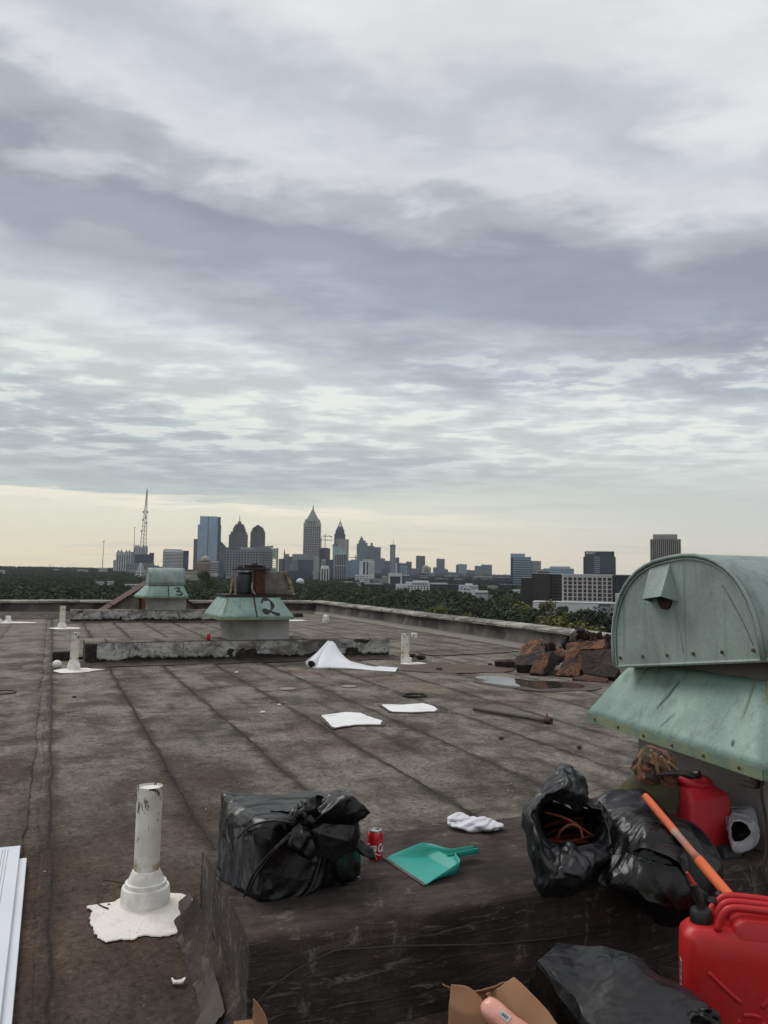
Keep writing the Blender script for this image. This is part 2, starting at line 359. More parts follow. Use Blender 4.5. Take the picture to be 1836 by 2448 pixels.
class B:
    """a building: local frame faces the camera's side; photo pixels give widths and heights at its distance"""
    def __init__(s, name, label, cat, xc, d, depth=30, yaw=0.0, group=None):
        hy = 1362+.0145*xc; c = D(xc, hy, d); s.d = d; s.xc = xc
        s.k = (c-CAM).dot(FW); s.s = s.k/F
        s.gz = ground_z(c.x, c.y); az = math.atan2(c.x, c.y)
        s.rz = -az+math.radians(yaw); s.dep = depth
        s.t = thing(name, label, cat, (c.x, c.y, s.gz), s.rz, group)
        s.M = ROOT[s.t.name]; s.zs = {}
        FOOT.append((c.x, c.y, d)); s.cur = {}
        s.cosy = max(.3, math.cos(math.radians(yaw)))
    def X(s, px): return (px-s.xc)*s.s/s.cosy
    def Z(s, py, px=None):
        px = s.xc if px is None else px
        return D(px, py, s.d).z - s.gz
    def mb(s, key, m):
        if key not in s.cur: s.cur[key] = (MB(), m)
        return s.cur[key][0]
    def box(s, key, m, x0, x1, yt, yb=None, y0=0., y1=None, grow=0.):
        z1 = s.Z(yt); z0 = 0. if yb is None else s.Z(yb)
        s.mb(key, m).box(s.X(x0)-grow, s.X(x1)+grow, y0-grow, (s.dep if y1 is None else y1)+grow, z0, z1, s.M); return s
    def lbox(s, key, m, x0, x1, y0, y1, z0, z1): s.mb(key, m).box(x0, x1, y0, y1, z0, z1, s.M); return s
    def pyramid(s, key, m, x0, x1, yb, yt, y0=0., y1=None, top=.0):
        a, b = s.X(x0), s.X(x1); y1 = s.dep if y1 is None else y1
        s.mb(key, m).prism([(a, y0), (b, y0), (b, y1), (a, y1)], s.Z(yb), s.Z(yt), s.M, max(top, .01)); return s
    def gable(s, key, m, x0, x1, yb, yt):
        a, b, c = s.X(x0), s.X(x1), s.X((x0+x1)/2); z0, z1 = s.Z(yb), s.Z(yt)
        vs = [(a, 0, z0), (b, 0, z0), (c, 0, z1), (a, s.dep, z0), (b, s.dep, z0), (c, s.dep, z1)]
        s.mb(key, m).add([s.M @ Vector(v) for v in vs], [(0, 1, 2), (5, 4, 3), (1, 4, 5, 2), (4, 1, 0, 3), (3, 0, 2, 5)]); return s
    def cyl(s, key, m, x0, x1, yt, yb=None, rtop=1.0, y=None):
        r = (s.X(x1)-s.X(x0))/2; z1 = s.Z(yt); z0 = 0 if yb is None else s.Z(yb)
        c = Vector((s.X((x0+x1)/2), r if y is None else y, 0))
        s.mb(key, m).lathe([(r, z0), (r*rtop, z1)], (0, 0, 0), 20, s.M @ Matrix.Translation(c)); return s
    def dome(s, key, m, x0, x1, yt, yb):
        r = (s.X(x1)-s.X(x0))/2; z1 = s.Z(yt); z0 = s.Z(yb)
        s.mb(key, m).lathe([(r*math.cos(a), z0+(z1-z0)*math.sin(a)) for a in [i*math.pi/2/8 for i in range(8)]]+[(r*.02, z1)], (0, 0, 0), 20, s.M @ Matrix.Translation(Vector((s.X((x0+x1)/2), r, 0)))); return s
    def mast(s, key, m, px, yb, yt, w=.8, y=8):
        s.mb(key, m).tube([s.M @ Vector((s.X(px), y, s.Z(yb))), s.M @ Vector((s.X(px), y, s.Z(yt)))], [w, w*.35], 6); return s
    def bands(s, key, m, x0, x1, yt, yb, n, frac=.5, y0=0., y1=None, out=.35):
        y1 = s.dep if y1 is None else y1; za, zb = s.Z(yb), s.Z(yt); h = (zb-za)/n
        for i in range(n):
            s.mb(key, m).box(s.X(x0)-out, s.X(x1)+out, y0-out, y1+out, za+h*(i+.5-frac/2), za+h*(i+.5+frac/2), s.M)
        return s
    def fins(s, key, m, x0, x1, yt, yb, n, frac=.35, y0=0., y1=None, out=.5, sides=True):
        y1 = s.dep if y1 is None else y1; za, zb = s.Z(yb), s.Z(yt); a, b = s.X(x0), s.X(x1); p = (b-a)/n
        for i in range(n+1 if frac < .5 else n):
            c = a+p*(i if frac < .5 else i+.5); s.mb(key, m).box(c-p*frac/2, c+p*frac/2, y0-out, y0+.2, za, zb, s.M)
        if sides:
            ns = max(2, round((y1-y0)/p)); q = (y1-y0)/ns
            for i in range(ns+1):
                for sx in (a, b): s.mb(key, m).box(sx-out, sx+out, y0+q*i-p*frac/2, y0+q*i+p*frac/2, za, zb, s.M)
        return s
    def wins(s, key, m, x0, x1, yt, yb, nx, ny, fx=.55, fz=.55, y0=0., y1=None, out=.12, sides=True):
        """joined window panes, one shallow box each"""
        y1 = s.dep if y1 is None else y1; za, zb = s.Z(yb), s.Z(yt); a, b = s.X(x0), s.X(x1); p = (b-a)/nx; q = (zb-za)/ny
        for j in range(ny):
            z = za+q*(j+.5)
            for i in range(nx):
                c = a+p*(i+.5); s.mb(key, m).box(c-p*fx/2, c+p*fx/2, y0-out, y0+.1, z-q*fz/2, z+q*fz/2, s.M)
            if sides:
                ns = max(1, round((y1-y0)/p)); g = (y1-y0)/ns
                for i in range(ns):
                    c = y0+g*(i+.5)
                    for sx in (a, b): s.mb(key, m).box(sx-out, sx+out, c-g*fx/2, c+g*fx/2, z-q*fz/2, z+q*fz/2, s.M)
        return s
    def panes(s, um, x0, x1, yt, yb, nx, ny, fx=.6, fz=.6, y0=0., th=.4, name='window', alt=None, widths=None):
        """separate window parts sharing one mesh"""
        za, zb = s.Z(yb), s.Z(yt); a, b = s.X(x0), s.X(x1); p = (b-a)/nx; q = (zb-za)/ny
        for j in range(ny):
            for i in range(nx):
                me = UM[alt] if alt and (i+j) % 2 == 0 else UM[um]; f_ = fx if widths is None else fx*widths[i % len(widths)]
                piece(name, me, s.t, Matrix.Translation((a+p*(i+.5), y0, za+q*(j+.5))) @ Matrix.Diagonal((p*f_, th, q*fz, 1)))
        return s
    def done(s):
        for key, (m_, mt) in s.cur.items():
            many = key in ('windows', 'bands', 'piers', 'marks', 'lattice', 'roof_units')
            obj(key, m_, mt, s.t, kind='stuff' if many else None)
        return s
# -- left group
b = B('apartment_tower', 'pale ribbed tower with spiked corner turrets, leftmost high building', 'building', 292, 2600, 40)
b.box('wall', M_pale, 277, 311, 1320).box('wall', M_pale, 271, 280, 1339, y0=10).fins('piers', M_white, 278, 310, 1323, 1366, 6, .3, out=1.2).wins('windows', M_wdark, 278, 310, 1326, 1366, 6, 10, .4, .75)
for x in (282, 289, 300, 307): b.pyramid('turret', M_grey, x-4, x+4, 1321, 1313, y0=0, y1=10)
b.done()
b = B('apartment_tower', 'spiky turreted tower directly under the red tipped lattice mast', 'building', 334, 2750, 40)
b.box('wall', M_pale, 318, 351, 1308).wins('windows', M_wdark, 319, 350, 1311, 1324, 7, 3, .5, .7).fins('piers', M_white, 319, 350, 1309, 1326, 6, .25, out=1)
for x in (323, 329, 341, 347): b.pyramid('turret', M_grey, x-4, x+4, 1309, 1301, y0=0, y1=10)
b.done()
b = B('office_building', 'dark navy office block with notched roof in front of the turreted tower under the mast', 'building', 342, 2500, 50)
b.box('wall', M_navy, 322, 366, 1325).box('wall', M_navy, 355, 366, 1321, 1326, y1=20).box('side_wing', M_far2, 313, 322, 1320).wins('windows', M_gdark, 323, 365, 1327, 1344, 12, 7, .7, .6).done()
b = B('low_building', 'long low grey podium building at the foot of the dark navy office block', 'building', 342, 2200, 40)
b.box('wall', M_grey, 305, 368, 1347).box('wall', M_grey, 368, 379, 1352).box('wall', M_brown, 376, 388, 1354, y0=10).wins('windows', M_wdark, 306, 378, 1350, 1362, 14, 3).done()
def lattice(name, label, xb0, xb1, yb, px, yt, d, col, tip=None, nseg=14, r=.45, dishes=()):
    b = B(name, label, 'mast', (xb0+xb1)/2, d, 10); a, c = b.X(xb0), b.X(xb1); w0 = c-a; z0, z1 = b.Z(yb), b.Z(yt); xt = b.X(px)
    def cor(f): 
        w_ = w0*(1-f)*.5+.8; x = (a+c)/2*(1-f)+xt*f
        return [Vector((x-w_, w_*.6, z0+(z1-z0)*f)), Vector((x+w_, w_*.6, z0+(z1-z0)*f)), Vector((x, -w_, z0+(z1-z0)*f))]
    m = b.mb('lattice', col)
    for i in range(3): m.tube([b.M @ cor(0)[i] - Vector((0, 0, z0)), b.M @ cor(0)[i], b.M @ cor(.5)[i], b.M @ cor(.97)[i]], r*1.8, 5)
    for j in range(nseg+1):
        c0 = cor(j/nseg*.97); c1 = cor(min(1, (j+1)/nseg)*.97)
        for i in range(3):
            m.tube([b.M @ c0[i], b.M @ c0[(i+1) % 3]], r, 4)
            if j < nseg: m.tube([b.M @ c0[i], b.M @ c1[(i+1) % 3]], r*.8, 4)
    if tip: b.mb('tip', tip).tube([b.M @ Vector((xt, 0, z0+(z1-z0)*.9)), b.M @ Vector((xt, 0, z1))], [1.6, 1.0], 6)
    for (dx_, dyy) in dishes:
        dm = MB(); dm.lathe([(.3, -2), (3, -1), (3, 1), (.3, 2)], (0, 0, 0), 12, b.M @ Matrix.Translation((b.X(dx_), -3, b.Z(dyy))) @ Matrix.Rotation(math.pi/2, 4, 'X')); obj('antenna_dish', dm, M_grey, b.t)
    b.done(); return b
b = lattice('radio_mast', 'tall tapering lattice broadcast mast with dishes and a reddish tip, tallest on the left', 333.5, 346.5, 1307, 344.5, 1168, 2620, M_steel, M_redst, 14, .42, ((338, 1224), (347, 1224), (343, 1236), (337, 1243), (346, 1250), (335, 1270)))
b = B('antenna_mast', 'thin plain antenna mast just left of the big lattice mast', 'mast', 317, 2600, 4)
b.mb('pole', M_steel).tube([b.M @ Vector((0, 0, 0)), b.M @ Vector((b.X(318.5), 0, b.Z(1261)))], [1.4, .7], 6); b.lbox('cap', M_steel, b.X(318.5)-2, b.X(318.5)+2, -1, 1, b.Z(1262), b.Z(1260.5)); b.done()
b = B('antenna_mast', 'thin lone antenna mast standing over the wood at far left with crossbars', 'mast', 244, 2400, 4)
b.mb('pole', M_steel).tube([b.M @ Vector((0, 0, 0)), b.M @ Vector((b.X(245.5), 0, b.Z(1289)))], [1.3, .6], 6); b.lbox('crossbar', M_steel, b.X(241.5), b.X(247.5), -1, 1, b.Z(1296), b.Z(1294.5)); b.done()
b = B('antenna_mast', 'tiny mast poking above the horizon trees at the far left edge', 'mast', 118, 3600, 4)
b.mb('pole', M_steel).tube([b.M @ Vector((0, 0, 0)), b.M @ Vector((0, 0, b.Z(1350)))], [1.6, 1.0], 5); b.done()
b = B('office_building', 'white office block striped with dark window bands and a dark right side', 'building', 418, 2200, 45)
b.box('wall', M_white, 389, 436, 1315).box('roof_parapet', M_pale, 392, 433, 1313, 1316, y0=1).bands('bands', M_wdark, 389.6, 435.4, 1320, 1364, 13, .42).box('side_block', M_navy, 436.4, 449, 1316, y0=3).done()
b = B('glass_tower', 'tall pale blue glass tower with a dark vertical seam, leftmost skyscraper', 'skyscraper', 494, 3000, 70)
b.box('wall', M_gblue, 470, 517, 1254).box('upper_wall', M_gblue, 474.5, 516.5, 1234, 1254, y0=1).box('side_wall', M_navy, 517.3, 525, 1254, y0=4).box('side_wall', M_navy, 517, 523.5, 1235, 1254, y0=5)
b.box('lower_wing', M_far, 461.5, 470, 1288.6, y0=15).lbox('seam', M_navy, b.X(494.4)-1.2, b.X(494.4)+1.2, -.9, .5, b.Z(1360), b.Z(1235)).bands('bands', M_wblue, 470, 517, 1256, 1362, 22, .12, out=.3).done()
b = B('office_building', 'grey building with slanted roof right of the blue glass tower', 'building', 534, 3000, 50)
b.box('wall', M_far, 525, 538, 1306).box('wall', M_far, 536, 548, 1308)
vs = [(b.X(525), 0, b.Z(1306)), (b.X(538), 0, b.Z(1306)), (b.X(525), 0, b.Z(1293)), (b.X(525), 50, b.Z(1306)), (b.X(538), 50, b.Z(1306)), (b.X(525), 50, b.Z(1293))]
b.mb('slanted_roof', M_navy).add([b.M @ Vector(v) for v in vs], [(0, 1, 2), (5, 4, 3), (1, 4, 5, 2), (0, 2, 5, 3)]); b.wins('windows', M_wdark, 526, 547, 1310, 1340, 6, 9).done()
b = B('brick_building', 'pinkish brick building with stepped domed top before the blue glass tower', 'building', 483, 1800, 40)
b.box('wall', M_pink, 464, 503, 1346).box('middle_storey', M_beige, 470, 502, 1338, 1346, y0=4, y1=34).dome('dome', M_beige, 479, 502, 1328, 1339).wins('windows', M_wdark, 465, 502, 1348, 1364, 9, 4, .5, .5).wins('windows', M_wdark, 472, 501, 1340, 1345, 8, 1, .6, .8, y0=4, sides=False).done()
b = B('office_building', 'low office with dark horizontal bands between the pink brick block and wide gridded block', 'building', 518, 1700, 30)
b.box('wall', M_pale, 503, 522, 1342).bands('bands', M_wdark, 503.4, 521.6, 1345, 1370, 6, .45).box('right_wing', M_far, 522.5, 535, 1339, y0=6).done()
b = B('stepped_tower', 'dark bronze tower stepping up to a crown with a needle', 'skyscraper', 568, 3100, 60)
M0 = M_bronze
for (x0, x1, yt, yb, yy) in ((545, 590, 1278, None, 0), (549, 587, 1271, 1278, 4), (553.5, 584.5, 1263, 1271, 8), (556, 582, 1257, 1263, 12), (559.5, 579.5, 1252, 1257, 16)):
    b.box('wall', M0, x0, x1, yt, yb, y0=yy, y1=60-yy)
b.box('crown', M0, 565, 574, 1246, 1252, y0=22, y1=38).mast('spire', M0, 569.5, 1247, 1231, 2.0, 30).fins('piers', M_far2, 546, 560, 1280, 1312, 3, .3, out=1.2, sides=False).bands('bands', M_far2, 563, 589, 1272, 1315, 12, .3, y1=20).done()
b = B('pointed_tower', 'dark tower with a round-shouldered pointed gable top', 'skyscraper', 614, 3150, 50)
b.box('wall', M_bronze, 596.5, 631.5, 1276).box('upper_wall', M_bronze, 598, 630, 1268, 1276, y0=1).box('upper_wall', M_bronze, 600.5, 627.5, 1263, 1268, y0=2).gable('gable_roof', M_bronze, 600.5, 627.5, 1263, 1254).fins('piers', M_far2, 597, 631, 1272, 1310, 8, .22, out=1).done()
b = B('hospital_building', 'broad pale grey block with a grid of square windows and a slanted crown rising right', 'building', 594, 1500, 35)
b.box('wall', M_grey, 541, 617, 1316).box('right_wing', M_grey, 617, 650, 1313, y0=-3).box('crown', M_grey, 572, 648, 1308, 1317, y0=2, y1=20)
vs = [(b.X(600), 3, b.Z(1308)), (b.X(651), 3, b.Z(1308)), (b.X(651.5), 3, b.Z(1303)), (b.X(600), 18, b.Z(1308)), (b.X(651), 18, b.Z(1308)), (b.X(651.5), 18, b.Z(1303))]
b.mb('crown', M_grey).add([b.M @ Vector(v) for v in vs], [(0, 1, 2), (5, 4, 3), (0, 2, 5, 3), (1, 4, 5, 2)])
b.lbox('marks', M_white, b.X(576), b.X(578.5), 1.6, 2.4, b.Z(1312), b.Z(1309)); b.lbox('marks', M_white, b.X(580), b.X(601), 1.6, 2.4, b.Z(1311.6), b.Z(1310)); b.lbox('marks', M_white, b.X(642), b.X(650), 1.6, 2.4, b.Z(1309), b.Z(1306.5))
b.panes('window_dark', 541, 616, 1317.5, 1378, 11, 10, .52, .55, th=.8); b.panes('window_dark', 619, 650, 1317.5, 1378, 8, 10, .6, .6, y0=-3, th=.8); b.done()
b = B('glass_tower', 'slim green glass tower with a slanted top and lit yellow lower floors', 'building', 657, 2500, 30)
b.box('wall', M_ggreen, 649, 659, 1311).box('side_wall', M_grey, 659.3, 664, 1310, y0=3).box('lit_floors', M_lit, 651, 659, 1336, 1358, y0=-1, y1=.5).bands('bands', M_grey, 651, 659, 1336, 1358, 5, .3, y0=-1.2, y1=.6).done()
b = B('office_building', 'white and blue tower with a dark centre stripe left of the wide grey block', 'building', 678, 2300, 30)
b.box('wall', M_far2, 665.5, 690, 1335.6).bands('bands', M_wdark, 666, 689.5, 1339, 1380, 10, .45).lbox('centre_stripe', M_dark, b.X(675.3), b.X(680), -1.5, .5, 0, b.Z(1337)).done()
b = B('spired_building', 'grey building with a small spire behind the white and blue tower', 'building', 684, 2900, 30)
b.box('wall', M_far2, 677, 690, 1324).box('wall', M_far2, 690, 698, 1330, y0=5).mast('spire', M_far2, 678.5, 1325, 1313, 3.0, 10).wins('windows', M_wdark, 678, 697, 1332, 1350, 6, 4).done()
b = B('office_building', 'wide grey mid-rise with blue glass bays before the tall pyramid-roofed tower', 'building', 724, 2300, 50)
b.box('wall', M_grey, 698, 750, 1324.6).box('glass_bay', M_gdark, 713, 748, 1338, 1364, y0=-2, y1=4).box('glass_bay', M_gblue, 712, 727, 1340, 1360, y0=-3, y1=4).wins('windows', M_wdark, 699, 712, 1340, 1364, 4, 6).box('wall', M_dark, 699, 712, 1325.5, 1330, y0=-.6, y1=3).done()
b = B('low_building', 'dark low glass building at the foot of the wide grey mid-rise', 'building', 712, 1700, 30)
b.box('wall', M_navy, 666, 748, 1382).box('wall', M_grey, 690, 746, 1364, 1385, y0=20).bands('bands', M_gdark, 667, 747, 1384, 1398, 3, .5).done()
b = B('pyramid_roofed_tower', 'tallest tower on the skyline, gridded shaft under a steep pyramid roof and spire', 'skyscraper', 745, 3400, 75)
b.box('wall', M_beige, 724, 764.5, 1250, y1=75).box('upper_wall', M_beige, 726, 763, 1242, 1250, y0=2, y1=73)
b.pyramid('roof', M_grey, 730, 759.5, 1242, 1215, y0=8, y1=62, top=.06).mast('spire', M_brown, 745.3, 1216, 1206, 3.2, 35)
b.wins('windows', M_wdark, 731, 752, 1246, 1256, 3, 2, .75, .6, out=.5, sides=False).wins('windows', M_wdark, 724.5, 764, 1258, 1334, 8, 13, .62, .8, out=.4).fins('piers', M_pale, 724, 764.5, 1250, 1340, 8, .22, out=1.6).done()
b = B('slim_tower', 'slender pale column tower standing before the foot of the pyramid-roofed tower', 'building', 755, 1700, 20)
b.box('wall', M_pale, 749, 761, 1330).fins('piers', M_grey, 750, 760.5, 1334, 1398, 3, .3, out=.5).done()
b = B('unfinished_tower', 'dark half-built concrete tower under two cranes', 'building', 776, 2700, 35)
b.box('wall', M_dkbrown, 763, 788, 1311).bands('bands', M_grey, 776, 788.3, 1312, 1342, 7, .25, y1=10).box('core', M_dkbrown, 768, 784, 1309.5, 1311, y0=10, y1=25).done()
def crane(xm, yb, yt, xj0, xj1, yj, d, label):
    b = B('tower_crane', label, 'crane', xm, d, 4); m = b.mb('mast', M_brown)
    b.lbox('mast', M_brown, -1.1, 1.1, -1, 1, 0, b.Z(yt)); b.lbox('jib', M_brown, b.X(xj0), b.X(xj1), -.9, .9, b.Z(yj)-.9, b.Z(yj)+.9)
    b.lbox('counterweight', M_dark, b.X(xj1)-3, b.X(xj1)+1, -2, 2, b.Z(yj)-4, b.Z(yj)+1)
    b.mb('stay', M_brown).tube([b.M @ Vector((0, 0, b.Z(yt))), b.M @ Vector((b.X(xj0)*.7, 0, b.Z(yj)))], .35, 4).tube([b.M @ Vector((0, 0, b.Z(yt))), b.M @ Vector((b.X(xj1), 0, b.Z(yj)))], .35, 4); b.done()
crane(775.7, 1310, 1277, 767, 791, 1282, 2690, 'taller tower crane above the half-built dark tower')
crane(766.5, 1310, 1286, 795, 766, 1291, 2720, 'lower tower crane beside the pyramid-roofed tower')
crane(849, 1339, 1327, 835, 851, 1333, 3000, 'small distant tower crane left of the jagged bluish downtown block')
b = B('office_building', 'dark blue office slab with a pale left edge right of the slender column tower', 'building', 783, 2000, 30)
b.box('wall', M_navy, 778, 797, 1338).box('left_wall', M_pale, 768, 777.6, 1337).wins('windows', M_wblue, 779, 796, 1341, 1385, 6, 14, .6, .5).bands('bands', M_wdark, 769, 777, 1341, 1380, 10, .4).done()
b = B('arched_building', 'white building with tall narrow arches and a rounded top', 'building', 776, 1500, 20)
b.box('wall', M_white, 766, 787, 1356).cyl('rounded_top', M_white, 768, 785, 1352, 1356)
for i in range(4): b.lbox('piers', M_white, b.X(766+6.2*i), b.X(768.4+6.2*i), -1.2, .4, 0, b.Z(1358))
for i in range(3): b.lbox('arch', M_wdark, b.X(768.6+6.2*i), b.X(772+6.2*i), -.5, .3, 0, b.Z(1360))
b.done()
b = B('spired_tower', 'dark tower tapering to an open lattice cone and needle', 'skyscraper', 811, 3600, 50)
b.box('wall', M_navy, 797.5, 824, 1276, y1=49).box('upper_wall', M_navy, 800, 821.5, 1268, 1276, y0=4, y1=45)
b.pyramid('cone', M_navy, 801, 820.5, 1268, 1258, y0=6, y1=42, top=.55).mast('spire', M_steel, 811.3, 1250, 1239, 2.2, 24)
m = b.mb('lattice', M_steel)
for i in range(8):
    a = i*math.pi/4; ra = b.X(816.5)-b.X(811)
    pts = [(b.X(811.2)+ra*f*math.cos(a), 24+ra*f*math.sin(a), b.Z(yy)) for f, yy in ((1.7, 1268), (1.15, 1260), (.65, 1253), (.05, 1246))]
    m.tube([b.M @ Vector(p) for p in pts], 1.0, 4)
for f, yy in ((1.45, 1264), (1.15, 1260), (.85, 1256), (.5, 1251.5)):
    m.tube([b.M @ Vector((b.X(811.2)+ra*f*math.cos(i*.524), 24+ra*f*math.sin(i*.524), b.Z(yy))) for i in range(13)], .8, 4)
b.fins('piers', M_far, 798, 823.5, 1280, 1300, 6, .3, out=1).done()
b = B('office_tower', 'pale grey tower with a darker right face standing before the lattice-coned tower', 'skyscraper', 818, 2600, 40)
b.box('wall', M_pale, 803, 825.5, 1288).box('side_wall', M_grey, 826, 832.5, 1288.6, y0=3).fins('piers', M_grey, 808, 825, 1292, 1320, 5, .3, out=.8, sides=False).bands('bands', M_grey, 803.5, 825, 1289, 1291, 1, .6).done()  # right side wall in a darker grey than the front
b = B('glass_tower', 'short blue glass tower left of the pale grey tower, with a paler stepped edge', 'building', 802, 2400, 30)
b.box('wall', M_gblue, 794, 806, 1302).box('side_wall', M_pale, 806, 811, 1301, y0=2).box('roof_band', M_navy, 793.6, 806.4, 1301, 1304, y0=-.6).done()
b = B('green_roofed_tower', 'tower of light piers and dark glass under a green pyramid roof', 'skyscraper', 813, 1700, 30)
b.box('wall', M_gdark, 799, 829, 1326).pyramid('roof', M_coppr, 802, 826, 1325, 1308, y0=4, y1=26, top=.05).box('cornice', M_pale, 801, 828, 1323.5, 1326, y0=-.4).fins('piers', M_pale, 799, 829, 1326, 1393, 7, .26, out=.9).bands('bands', M_pale, 800, 828, 1350, 1354, 1, .4).done()
b = B('glass_building', 'wide blue glass slab right of the green roofed tower', 'building', 845, 1900, 30)
b.box('wall', M_gblue, 831, 858, 1340).box('top_wall', M_gblue, 838, 856, 1337.5, 1340, y0=3).fins('piers', M_far, 831, 858, 1340, 1386, 9, .25, out=.4).done()
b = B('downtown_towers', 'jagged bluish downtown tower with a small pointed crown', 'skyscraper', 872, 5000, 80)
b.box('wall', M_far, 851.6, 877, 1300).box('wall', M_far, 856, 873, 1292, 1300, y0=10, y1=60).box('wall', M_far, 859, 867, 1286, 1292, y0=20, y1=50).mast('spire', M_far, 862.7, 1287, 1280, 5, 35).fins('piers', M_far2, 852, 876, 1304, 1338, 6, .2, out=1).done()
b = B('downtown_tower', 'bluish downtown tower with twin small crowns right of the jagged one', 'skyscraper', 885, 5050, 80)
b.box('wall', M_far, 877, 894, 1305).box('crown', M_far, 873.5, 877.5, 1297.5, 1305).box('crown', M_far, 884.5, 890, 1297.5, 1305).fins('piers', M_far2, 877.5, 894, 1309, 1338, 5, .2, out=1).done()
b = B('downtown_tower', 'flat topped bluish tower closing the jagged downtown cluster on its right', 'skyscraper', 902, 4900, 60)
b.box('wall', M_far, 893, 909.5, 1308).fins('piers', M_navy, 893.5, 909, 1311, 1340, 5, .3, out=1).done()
b = B('hotel_building', 'white slab hotel with a dark vertical stripe below the downtown cluster', 'building', 877, 1600, 22)
b.box('wall', M_white, 859, 894.7, 1341).box('roof_storey', M_pale, 866, 892, 1337, 1341, y0=3, y1=16).box('podium', M_white, 849, 880, 1374, 1395, y0=-6, y1=8)
for x0, x1 in ((868, 872.5), (876, 879.5)): b.lbox('dark_stripe', M_dark, b.X(x0), b.X(x1), -.5, .3, b.Z(1374), b.Z(1343))
b.fins('piers', M_grey, 881, 893, 1345, 1372, 5, .25, out=.3, sides=False).wins('windows', M_wdark, 850, 880, 1376, 1386, 9, 2, .5, .6, y0=-6, y1=8).done()
b = B('round_tower', 'slim dark cylindrical tower with pale centre stripe and thin antenna', 'skyscraper', 938, 5200, 60)
b.cyl('wall', M_far, 931.5, 944.5, 1306).cyl('drum_top', M_navy, 931, 945, 1302, 1307).mast('antenna', M_steel, 939, 1303, 1288, 2.4, 18); b.lbox('pale_stripe', M_far2, b.X(935.5), b.X(940.5), -2, 4, 0, b.Z(1307.5)); b.done()
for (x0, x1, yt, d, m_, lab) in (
    (909, 920.5, 1335, 3600, M_far2, 'grey low tower between the downtown cluster and the round tower'),
    (919, 932, 1341, 3300, M_far, 'squat slate block left of the round tower foot'),
    (911, 931, 1358, 2300, M_far, 'slate office block above the white slab with ribbed front'),
    (944.6, 954, 1333, 4300, M_navy, 'small dark tower right behind the round tower'),
    (952, 971, 1346.5, 3000, M_navy, 'dark stepped block right of the round tower'),
    (970, 984, 1343, 3800, M_far, 'slate block with rounded roof between the dark stepped block and the dark box tower'),
    (994, 1016, 1329, 4800, M_navy, 'dark flat-topped box tower alone right of the round tower'),
    (984, 1002, 1359, 2900, M_far2, 'pale low block below the dark box tower'),
    (1043, 1063, 1336, 4800, M_far, 'bluish flat-topped tower in the middle of the far right skyline'),
    (1035, 1048, 1357, 4000, M_far, 'lower slate shoulder block left of the bluish flat-topped tower'),
    (1060, 1071, 1361, 4100, M_far, 'lower stepped block right of the bluish flat-topped tower'),
    (1090, 1096, 1350, 4500, M_navy, 'narrow dark strip tower joined to a blue glass block'),
    (1096, 1116, 1348.5, 4500, M_gblue, 'blue glass block on the far skyline right of centre'),
    (1116, 1136, 1363, 4300, M_far, 'low slate block between blue glass and pale far blocks'),
    (1134.6, 1150, 1353, 4200, M_far2, 'pale ribbed block left part of the last far pair'),
    (1150, 1176, 1350, 4100, M_far2, 'pale wide block, rightmost of the far small skyline'),
    (1070, 1090, 1368, 3400, M_far2, 'low pale building in the gap left of the blue glass block'),
    (1024, 1040, 1369, 2700, M_gblue, 'small blue fronted office right of the dark rooftop sign'),
    (1176, 1222, 1374, 2600, M_far2, 'long low pale roof building left of the banded glass tower')):
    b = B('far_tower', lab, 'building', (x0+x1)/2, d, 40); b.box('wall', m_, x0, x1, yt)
    ny = max(2, int((1385-yt)/5)); b.wins('windows', M_wdark if m_ in (M_far2, M_gblue) else M_wblue, x0+.5, x1-.5, yt+2, yt+2+ny*4.5, max(2, int((x1-x0)/2.8)), ny, .5, .5, out=.6)
    b.box('roof_units', M_grey, x0+3, x0+7, yt-1.2, yt, y0=8, y1=20); b.done()
b = B('glass_building', 'blue glass block with a pale arched frame right of the round tower', 'building', 964, 2100, 25)
b.box('wall', M_gblue, 957, 972, 1354).box('frame', M_pale, 956, 973, 1352.6, 1354.4, y0=-.8).lbox('frame_leg', M_pale, b.X(970.8), b.X(972.6), -.8, .4, 0, b.Z(1354)).wins('windows', M_wblue, 958, 970, 1356, 1390, 4, 9, .7, .5).lbox('white_fin', M_white, b.X(945.5), b.X(948.5), -.5, .5, 0, b.Z(1346)); b.done()
b = B('round_building', 'beige drum shaped building below the dark box tower', 'building', 1019, 3000, 30)
b.cyl('wall', M_beige, 1008.6, 1030.5, 1356).dome('dome', M_beige, 1010, 1026, 1351, 1357).wins('windows', M_wdark, 1014, 1026, 1360, 1368, 3, 1, .4, .8, y0=-1, sides=False); b.done()
b = B('rooftop_sign', 'dark rooftop billboard with blurred white lettering on legs above the white inn', 'sign', 1014, 860, 2)
b.lbox('board', M_dark, b.X(1003.5), b.X(1024.7), 0, .6, b.Z(1380), b.Z(1371)); b.lbox('edge_rail', M_white, b.X(1003.5), b.X(1024.7), -.1, .7, b.Z(1381), b.Z(1380))
for px in (1005, 1010, 1015, 1020, 1024): b.lbox('leg', M_steel, b.X(px)-.12, b.X(px)+.12, .1, .4, b.Z(1391), b.Z(1380))
for (px, wd, hh, ty) in ((1005.5, 1.6, 3.6, 0), (1008.2, .6, 4, 0), (1009.8, 2.2, 1, 1), (1013, 1.2, 4.2, 0), (1015.4, .7, 4, 0), (1017.4, 2, 1.2, 0), (1018.2, .7, 4, 1), (1020.6, .7, 3.4, 0), (1022.2, 1.4, 3.4, 1)):
    b.lbox('marks', M_white, b.X(px), b.X(px+wd), -.12, .02, b.Z(1378-ty*.8), b.Z(1378-ty*.8-hh))
b.done()
b = B('framed_building', 'dark fronted building inside a thick white square frame', 'building', 945, 1200, 22)
